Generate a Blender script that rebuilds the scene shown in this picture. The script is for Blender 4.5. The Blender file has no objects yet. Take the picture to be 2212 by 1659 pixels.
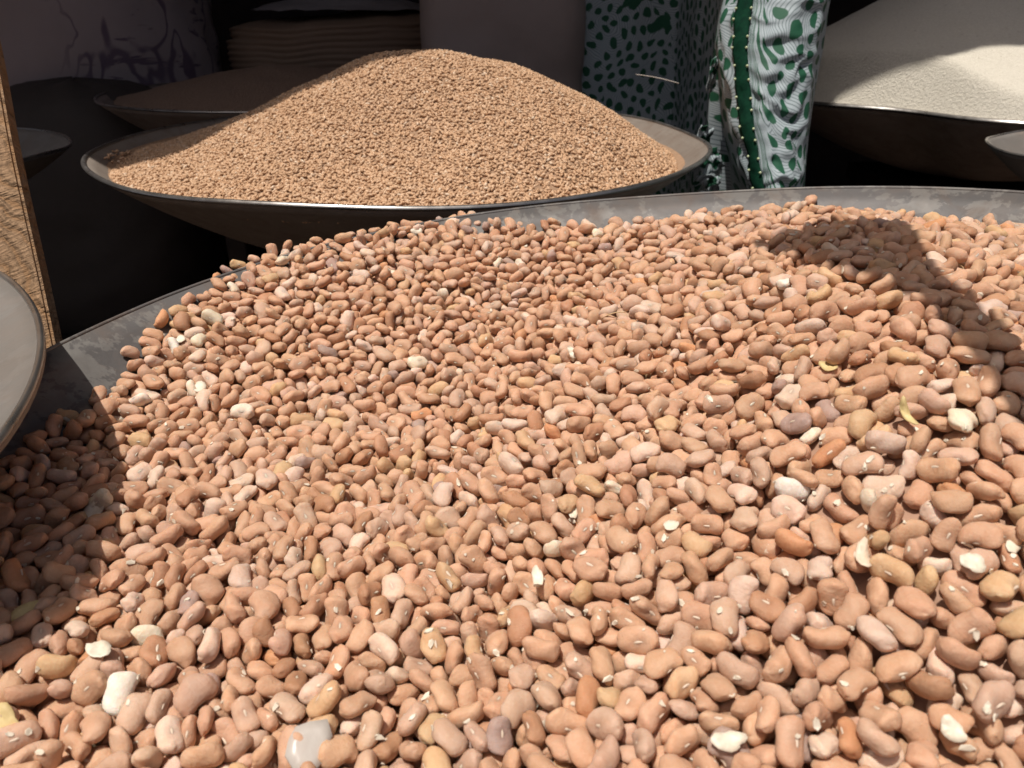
# Market stall: a tray of brown beans in front, a tray of wheat behind, flour, printed cloth and sacks in the shade
import bpy, math, random
import numpy as np
from mathutils import Vector, Matrix, Quaternion, Euler
sc = bpy.context.scene
random.seed(7)
# ================= camera, world, sun, exposure =================
PITCH = math.radians(26.3); FPX = 1659.0; CP, SP = math.cos(PITCH), math.sin(PITCH)
cam = bpy.data.cameras.new('camera'); cam_ob = bpy.data.objects.new('camera', cam); sc.collection.objects.link(cam_ob)
sc.camera = cam_ob; cam_ob.rotation_euler = (math.pi/2-PITCH, 0, 0)
cam.sensor_width = 36; cam.lens = 36*FPX/2212; cam.clip_start = .01; cam.clip_end = 60
cam.dof.use_dof = True; cam.dof.focus_distance = .36; cam.dof.aperture_fstop = cam.lens/1000/.0011
SUN = Vector((-.22, -.18, .955)).normalized()
sun = bpy.data.lights.new('sun', 'SUN'); sun.energy = 4.9; sun.angle = math.radians(.5); sun.color = (1, .94, .86)
sun_ob = bpy.data.objects.new('sun', sun); sc.collection.objects.link(sun_ob)
sun_ob.rotation_euler = SUN.to_track_quat('Z', 'Y').to_euler(); sun_ob.location = (-1, -1, 3)
world = bpy.data.worlds.new('World'); sc.world = world; world.use_nodes = True
_nt = world.node_tree; _sky = _nt.nodes.new('ShaderNodeTexSky'); _sky.sky_type = 'NISHITA'; _sky.sun_disc = False
_sky.sun_elevation = math.asin(SUN.z); _sky.sun_rotation = math.atan2(SUN.x, SUN.y)
_sky.dust_density = 6.0; _sky.air_density = .7; _sky.ozone_density = .6
_bg = _nt.nodes['Background']; _bg.inputs[1].default_value = .068; _nt.links.new(_sky.outputs[0], _bg.inputs[0])
sc.view_settings.view_transform = 'Standard'; sc.view_settings.look = 'None'
sc.view_settings.gamma = 1; sc.view_settings.use_curve_mapping = False; sc.view_settings.exposure = -.25
sc.cycles.max_bounces = 8

# ================= shapes shared by the parts below =================
def at_depth(px, py, d):
    """photo pixel (2212 wide) and depth in metres to a world point"""
    u = (px-1106)/FPX; v = (py-829.5)/FPX
    return np.array([u*d, (CP-v*SP)*d, (-SP-v*CP)*d])
def on_plane(px, py, z0, a=0.0, b=0.0):
    r = at_depth(px, py, 1.0); return r*(z0/(r[2]-a*r[0]-b*r[1]))
# ---------------- bean basin: rim plane tilted a little, slightly out of round
TA, TB, TZ = .1, -.02, -.12
_rim = np.array([on_plane(x, y, TZ, TA, TB) for x, y in
    [(117,753),(277,673),(493,590),(737,520),(1021,463),(1214,440),(1475,422),(1975,404),(2212,415)]])
def _circ(p):
    A = np.c_[2*p[:,0], 2*p[:,1], np.ones(len(p))]; s = np.linalg.lstsq(A, (p[:,:2]**2).sum(1), rcond=None)[0]
    return s[0], s[1], math.sqrt(s[2]+s[0]**2+s[1]**2)
BX, BY, BR = _circ(_rim)
_ph = np.arctan2(_rim[:,1]-BY, _rim[:,0]-BX); _er = np.hypot(_rim[:,0]-BX, _rim[:,1]-BY)-BR
_o = np.argsort(_ph); _ph = _ph[_o]; _er = _er[_o]
_phx = np.r_[_ph[-1]-2*math.pi+1.2, _ph[0]-1.0, _ph, _ph[-1]+1.0, _ph[0]+2*math.pi-1.2]
_erx = np.r_[0, 0, _er, 0, 0]; _q = np.argsort(_phx); _phx=_phx[_q]; _erx=_erx[_q]
def rim_r(phi):
    phi = (np.asarray(phi)+math.pi)%(2*math.pi)-math.pi
    e = sum(np.interp(phi+k, _phx, _erx) for k in (-.16,-.08,0,.08,.16))/5
    return BR+e
BDEPTH = .135
def basin_z(x, y):
    x = np.asarray(x, float); y = np.asarray(y, float)
    r = np.hypot(x-BX, y-BY)/rim_r(np.arctan2(y-BY, x-BX))
    return TZ+TA*x+TB*y - BDEPTH*(1-np.minimum(r,1.3)**2.0)
# ---------------- bean heap surface, thin-plate through measured points
_c = [(1106,1640,.207),(1106,1273,.263),(1106,870,.377),(1106,700,.44),(1106,580,.50),
(100,1600,.205),(100,1300,.25),(150,1050,.31),(250,900,.36),(500,800,.41),(350,740,.42),(600,600,.49),(750,640,.46),
(1400,475,.57),(1600,480,.54),(1500,700,.38),(1450,1015,.29),(1500,1300,.24),(1350,560,.50),
(1757,1015,.235),(1850,900,.225),(1850,760,.24),(1850,660,.27),(1850,590,.30),(1850,500,.33),(1850,462,.345),
(2050,520,.335),(2180,480,.38),(2150,620,.35),(2080,700,.28),(2150,900,.22),(2150,1200,.195),(2100,1600,.175),(1600,1600,.192),
(600,1600,.206),(600,1200,.28),(-200,1650,.19),(-250,1200,.25)]
def _rimd(x):
    p = on_plane(x, float(np.interp(x, [117,277,493,737,1021,1214,1475,1975,2212], [753,673,590,520,463,440,422,404,415])), TZ, TA, TB)
    return p[1]*CP-p[2]*SP
_c = [q for q in _c if q[:2] not in ((1400,475),(1600,480),(600,600))]
_c += [(x, y, _rimd(x)*k) for x, y, k in ((493,600,.94),(600,566,.96),(751,522,.97),(950,474,.975),(1137,462,.97),(1364,462,.95),(1550,470,.91),(440,632,.93))]
_p = np.array([at_depth(*q) for q in _c]+[[-.1,.0,-.2],[.1,-.02,-.195],[.3,0,-.17],[.3,.2,-.12],[.33,.4,-.12],[.25,.5,-.13]])
def _U(r): return np.where(r > 1e-9, r*r*np.log(np.maximum(r, 1e-9)), 0)
def _tps():
    n = len(_p); K = _U(np.hypot(_p[:,None,0]-_p[None,:,0], _p[:,None,1]-_p[None,:,1]))+np.eye(n)*1.5e-3
    P = np.c_[np.ones(n), _p[:,:2]]; A = np.block([[K, P],[P.T, np.zeros((3,3))]])
    return np.linalg.solve(A, np.r_[_p[:,2], 0,0,0])
_w = _tps()
def _tz(x, y):
    x = np.asarray(x, float); y = np.asarray(y, float); sh = x.shape; x = x.ravel(); y = y.ravel()
    z = np.empty(len(x))
    for i in range(0, len(x), 20000):
        a, b = x[i:i+20000], y[i:i+20000]
        z[i:i+20000] = _U(np.hypot(a[:,None]-_p[None,:,0], b[:,None]-_p[None,:,1]))@_w[:-3]+_w[-3]+_w[-2]*a+_w[-1]*b
    return z.reshape(sh)
_gx = np.arange(-.45, .5501, .01); _gy = np.arange(-.25, .7501, .01)
_G = _tz(*np.meshgrid(_gx, _gy))
_k = np.exp(-.5*(np.arange(-7, 8)/2.6)**2); _k /= _k.sum()
for _ax in (0, 1):
    _G = np.apply_along_axis(lambda m: np.convolve(np.pad(m, 7, mode='edge'), _k, 'valid'), _ax, _G)
def heap_sim(x, y):
    fx = np.clip((np.asarray(x, float)+.45)/.01, 0, len(_gx)-1.001); fy = np.clip((np.asarray(y, float)+.25)/.01, 0, len(_gy)-1.001)
    i = fx.astype(int); j = fy.astype(int); a = fx-i; b = fy-j
    return (_G[j,i]*(1-a)+_G[j,i+1]*a)*(1-b)+(_G[j+1,i]*(1-a)+_G[j+1,i+1]*a)*b
def heap_z(x, y):
    x = np.asarray(x, float); y = np.asarray(y, float)
    a = np.clip((y-.33)/.14, 0, 1); b = np.clip((x+.05)/.13, 0, 1); a = a*a*(3-2*a); b = b*b*(3-2*b); e = np.clip((x-.12)/.08, 0, 1)
    return heap_sim(x, y)-.0058*a*(.15+.85*b)*(1-.6*e)
# ---------------- bean shapes, unit length 1
NV = 12
EYE_UP = (1, 3, 5, 8, 10)      # shapes that lie with the eye on top
def bean_shape(k, nu=15, nv=16):
    r = random.Random(100+k)
    W = r.uniform(.68,.82); T = r.uniform(.44,.53); cv = r.uniform(.04,.13); skew = r.uniform(-.12,.12)
    if k in EYE_UP: W = .53+.3*(T-.44); T = .70+.4*(T-.44); cv *= .8
    p = r.choice([1.9,2.1,2.3,2.7]); q = r.uniform(1.75,2.15); hx = r.uniform(-.07,.07)
    flat = [r.uniform(.88,1.3), r.uniform(.88,1.3)]
    ph = [r.uniform(0,6.28) for _ in range(6)]
    V = []
    for i in range(nu+1):
        t = -math.cos(math.pi*i/nu); s = t
        ra = max(0.0, 1-abs(s)**p)**(1/q)
        ss = s+skew*(1-s*s)
        lim = flat[0] if ss > 0 else flat[1]
        xs = .5*(lim*math.tanh(abs(ss)/lim*1.12)/math.tanh(1.12/1.0) if abs(ss) > 0 else 0)*(1 if ss > 0 else -1)
        for j in range(nv):
            th = 2*math.pi*j/nv
            c, sn = math.cos(th), math.sin(th)
            y = .5*W*ra*c*(1+.05*math.sin(2.3*s+ph[0])) + cv*(s*s-.35)
            z = .5*T*ra*math.copysign(abs(sn)**1.22, sn)*(1+.06*math.sin(2*s+ph[1]))
            notch = math.exp(-((s-hx*2)/.26)**2)*max(0, c)**5*.07
            y -= notch
            b = .015*math.sin(3*s*2+2*th+ph[2])+.013*math.sin(5*s+3*th+ph[3])+.006*math.sin(9*s+5*th+ph[4])
            V.append((xs+b*.4*s, y+b*c, z+b*sn))
            if i in (0, nu): break
    F = []
    def idx(i, j):
        if i == 0: return 0
        if i == nu: return 1+(nu-1)*nv
        return 1+(i-1)*nv+j%nv
    for i in range(nu):
        for j in range(nv):
            a, b, c, d = idx(i,j), idx(i+1,j), idx(i+1,j+1), idx(i,j+1)
            f = [a, b, c, d]; f = [v for n, v in enumerate(f) if v not in f[:n]]
            if len(f) > 2: F.append(f[::-1])
    V = np.array(V)
    # hilum seat: the surface point nearest the middle of the concave edge
    yh = max([v[1] for v in V if abs(v[0]-hx) < .09 and abs(v[2]) < .06] or [0])
    return V, F, (hx, yh)
def bean_size(i):
    r = random.Random(5000+i); return .0101*r.uniform(.84,1.16)

# resting poses of the beans: x, y, height over the heap surface (0.1 mm), rotation, shape and size
NEAR_BEANS = [6141,4298,149,48,76,11,30,5676,4286,216,20,84,69,87,5860,4253,203,86,28,39,27,5833,4527,184,48,4,67,30,4092,4579,206,45,66,10,95,6029,4374,135,83,21,51,15,5972,4418,156,97,52,61,37,4406,4421,197,57,33,80,38,6016,4520,132,52,50,91,63,3881,4576,191,49,70,21,79,5987,4311,91,57,29,90,93,6050,4296,129,55,40,28,89,4522,4422,190,4,37,59,54,6116,4423,131,50,10,75,68,5547,4312,197,60,36,94,54,6276,4691,119,38,44,94,92,6068,4567,129,47,46,15,38,3636,4549,195,32,58,76,46,5599,4498,223,18,63,38,14,3942,4524,178,48,61,14,78,
5382,4455,206,15,33,61,87,5838,4844,152,28,59,32,71,6170,4481,116,72,33,59,46,5603,4647,243,11,21,49,63,4827,4455,217,40,61,35,54,5947,4505,165,41,55,21,62,6422,4962,121,49,73,20,14,6276,4565,109,51,41,6,54,4180,4391,192,48,84,15,22,5753,4586,199,40,24,43,55,5418,4574,240,56,51,2,36,5868,4401,171,55,47,3,4,5017,4527,225,42,65,8,93,6249,4624,116,54,62,4,20,5703,4493,199,61,23,16,47,4456,4487,187,50,86,19,31,6040,4660,135,36,22,85,14,4467,4562,224,68,47,5,30,5236,4329,246,30,80,20,15,3677,4410,188,40,71,9,15,
5249,4430,233,30,32,90,31,6061,4808,160,28,23,36,84,5086,4701,260,40,12,79,86,3670,4643,209,84,59,50,69,6081,5016,108,39,47,97,79,4872,4531,205,24,41,53,70,5365,4661,254,75,40,47,31,4360,4550,201,96,35,46,22,6165,4553,115,31,69,37,41,5434,4355,213,78,57,61,43,5547,4592,240,27,49,31,54,6239,4794,133,57,50,51,6,5644,4367,210,30,38,74,43,6251,4907,118,10,67,31,87,5919,4596,136,35,94,51,75,4064,4457,182,41,57,25,85,6133,4776,79,57,86,19,37,4602,4491,193,47,33,76,44,5212,4530,223,17,23,63,55,5020,4815,247,23,84,46,39,
6011,4940,56,39,59,23,87,5900,4324,156,36,54,88,84,5186,4377,227,50,59,24,7,5756,4486,201,30,13,64,22,5921,4834,131,18,14,49,77,6152,5043,129,87,47,44,86,5675,4736,186,12,28,32,61,5970,4234,130,91,75,45,75,3968,5020,216,7,65,61,54,5693,4433,154,42,12,73,78,5463,4508,224,45,75,11,28,5831,4466,146,37,35,53,50,5759,4345,183,52,14,23,68,4909,4677,207,21,77,53,15,6530,5218,132,88,65,73,30,6060,4257,102,73,22,36,81,3356,4999,209,36,70,40,15,6200,4391,77,26,57,26,64,5261,4623,236,19,19,67,63,6407,4883,81,45,61,33,95,
3860,4462,188,45,52,93,60,4180,4950,216,54,52,92,39,5816,4289,171,65,59,78,73,3987,4744,197,47,32,93,35,5553,4474,213,85,82,40,37,5151,4462,217,11,58,57,15,4071,4759,219,76,29,23,45,6311,4773,79,93,38,62,55,3797,4582,203,72,37,62,70,5754,4716,158,23,69,86,71,4653,4470,154,23,89,37,44,4331,4417,189,26,34,79,25,6121,4943,76,62,36,38,95,4558,4556,216,48,39,7,36,3789,4376,181,64,82,30,19,5994,4742,109,7,38,57,30,5912,5172,129,3,54,36,95,5251,4944,304,5,67,42,31,5355,5038,299,59,43,28,54,5913,4486,111,36,20,52,79,
6008,4642,89,20,32,71,95,6208,5308,112,52,87,19,31,4967,4445,222,69,44,85,67,5806,4769,150,7,71,47,58,5338,4360,225,25,33,82,26,5761,4434,155,58,17,23,14,6329,5293,120,53,61,3,38,4464,4731,192,42,34,77,69,5100,4556,227,31,50,17,38,3556,4877,197,52,59,81,46,6272,4459,133,42,41,60,76,5764,4285,168,43,44,4,57,4519,4819,216,50,40,74,6,5320,4480,231,56,48,7,67,5719,4661,195,66,96,57,68,3503,4700,182,48,51,70,94,3760,4649,206,52,39,70,75,6130,4292,82,19,66,21,14,4719,4532,194,34,90,33,51,4605,4767,221,42,24,88,13,
6208,4729,101,67,69,13,42,6212,4437,95,36,83,17,3,6206,4594,78,10,70,48,13,5894,4657,131,77,66,22,69,4007,4534,202,36,75,23,81,5591,4761,210,39,77,11,15,3547,5183,212,51,15,84,31,4756,4785,216,51,61,24,29,6202,4891,65,52,41,69,21,4247,4529,186,54,58,28,11,5349,4741,245,62,69,93,55,4250,4433,177,24,32,46,9,5747,5008,148,89,78,53,95,6026,5132,81,66,32,7,79,5368,4923,275,26,91,50,61,6025,4840,79,57,55,3,14,5565,4876,207,38,11,64,62,5531,4384,207,54,79,89,90,3907,4743,189,39,57,23,31,5897,5054,104,56,84,84,70,
4191,4661,171,59,63,94,27,5402,4758,254,31,38,7,95,5460,4777,266,21,84,40,51,5894,4756,117,90,77,53,75,5614,4422,184,16,44,66,11,6448,5180,127,89,79,57,47,5978,4422,77,91,27,38,37,6384,5063,118,44,56,6,94,5060,4458,219,63,64,86,3,4535,4672,203,67,90,63,63,3775,4784,201,50,72,92,28,4033,4383,175,82,32,81,3,6332,5151,127,26,68,37,67,3831,4416,170,63,90,74,80,5680,5097,201,47,54,19,54,3860,5391,200,66,37,6,31,6218,4800,71,40,8,62,45,6139,5182,90,10,30,37,60,4805,4607,196,35,59,23,93,5486,4640,210,64,37,74,94,
6541,5360,147,52,55,97,95,4099,4916,228,62,76,83,86,4327,4870,217,52,1,52,11,3552,5011,207,44,30,8,29,6676,5433,173,73,93,50,39,5821,4669,141,20,36,58,27,5575,5346,225,54,28,93,52,6327,4797,132,28,49,19,90,4607,4646,212,45,66,87,71,4691,4794,211,63,76,43,22,6125,4702,116,11,40,63,83,4866,5140,253,68,33,91,63,6189,5557,130,86,60,68,71,5545,4694,221,60,91,74,70,5209,4735,268,41,51,14,93,3716,5309,207,30,37,53,87,5870,4990,102,10,72,39,71,3588,4653,182,11,21,46,61,4905,4449,218,62,73,86,58,3812,4681,195,60,73,85,87,
5807,4382,167,5,44,66,18,3722,4481,160,47,22,81,73,6327,4952,99,43,56,94,35,5032,4630,228,42,50,8,34,5876,4248,138,51,35,56,52,5201,4631,229,66,53,96,52,5384,4837,266,89,46,58,26,5230,4904,255,18,37,71,71,5640,4378,152,73,61,60,31,5817,5139,158,29,82,39,27,6380,5034,66,34,43,88,7,5581,4960,217,58,51,31,50,4207,4494,140,52,24,88,15,6151,4546,69,43,40,2,43,4289,4639,174,36,48,3,33,6124,4635,89,55,18,50,1,4673,4648,154,29,55,76,54,5810,4933,137,54,87,20,11,5277,4523,214,52,68,64,61,4419,4930,211,75,40,84,62,
3714,4390,148,26,42,67,23,3718,4550,133,50,52,3,63,3825,4893,196,59,57,12,92,6077,4498,71,44,88,28,91,5662,4568,209,71,7,50,20,4727,4444,178,39,64,89,66,6268,4395,95,70,65,39,61,5954,4685,78,35,11,59,85,6339,4645,77,65,49,86,16,5516,5079,226,60,91,30,63,6126,4251,62,98,47,60,73,3205,5340,197,10,39,52,47,3475,4814,183,40,37,57,5,5302,4867,265,54,79,89,26,4101,4480,163,78,37,18,89,6351,5418,127,88,20,50,85,3936,4436,166,19,76,56,88,3980,5146,199,44,40,56,30,5635,5034,187,46,21,89,83,6555,5138,111,60,52,69,22,
3971,4880,215,68,36,9,75,3647,4924,189,38,49,53,77,4779,5068,248,86,40,32,7,5507,4559,227,10,71,44,40,6423,5588,136,35,19,77,60,5132,4409,200,37,52,19,90,3959,4665,177,15,76,28,6,4798,4379,196,53,54,87,78,6282,5168,90,54,6,71,4,4280,4792,214,58,70,79,76,4597,5036,230,57,46,22,31,5498,5453,267,2,46,43,77,6575,5438,162,78,28,37,14,6201,4971,87,72,40,78,1,3309,5172,215,59,37,5,7,5407,5467,266,70,40,58,36,5511,4458,197,49,63,84,3,4951,4776,217,28,44,86,54,5708,4968,137,59,37,23,59,5094,4340,210,25,60,45,14,
3715,5183,206,35,41,54,43,5971,5291,121,33,37,93,28,4068,4728,140,55,45,60,47,5829,5674,158,33,48,43,13,5494,5151,237,54,90,38,38,5638,4880,190,25,40,62,50,6139,4368,83,83,16,39,48,6486,5459,131,49,59,8,93,6074,5431,94,5,62,37,91,3850,4815,172,11,56,64,35,6149,5548,71,65,94,56,94,5460,4450,198,41,66,67,90,5783,4252,136,43,52,60,93,5345,5227,271,2,42,55,36,6137,4184,113,61,51,83,0,6168,4681,66,22,49,35,64,5752,5103,158,42,50,88,77,5098,4832,242,24,59,74,46,4059,5099,205,48,60,23,61,4835,4973,221,36,90,35,42,
6493,4962,134,14,81,43,21,5284,5342,318,97,40,41,78,3777,4484,143,83,65,79,50,4111,4800,193,11,70,39,60,4220,4830,211,62,72,35,2,3477,5031,222,61,67,55,20,3182,5616,220,25,52,49,85,6250,4680,61,16,16,42,77,6095,5351,48,69,36,22,21,5258,4748,277,22,31,77,11,6508,5977,151,56,92,30,70,5114,5197,282,52,55,91,55,4422,4626,194,30,44,76,54,4820,4754,190,42,87,43,35,4570,4935,207,41,72,30,78,4752,4921,227,27,43,33,93,5673,4813,177,10,30,47,19,6148,5302,80,61,32,29,14,3871,4403,122,57,58,4,35,4402,4837,194,51,42,19,21,
3706,5038,191,48,57,84,44,3873,4983,198,31,32,81,7,3612,4460,197,14,49,55,68,6602,5179,155,10,72,43,50,6225,4267,58,56,91,25,87,6464,5085,121,37,72,13,76,3758,5391,220,29,67,52,63,6076,5204,57,7,56,37,74,6007,5476,95,55,47,69,87,4344,4949,209,82,75,63,55,5754,5442,127,32,64,21,46,3644,5035,205,34,47,95,37,5911,5293,102,46,53,3,93,3885,4670,178,46,87,75,93,4188,4776,181,63,26,50,67,3396,5478,216,12,41,35,87,6584,5777,167,33,55,35,44,5791,4926,86,65,81,75,70,3612,4765,161,17,56,21,94,4344,4796,193,26,62,25,81]
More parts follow.
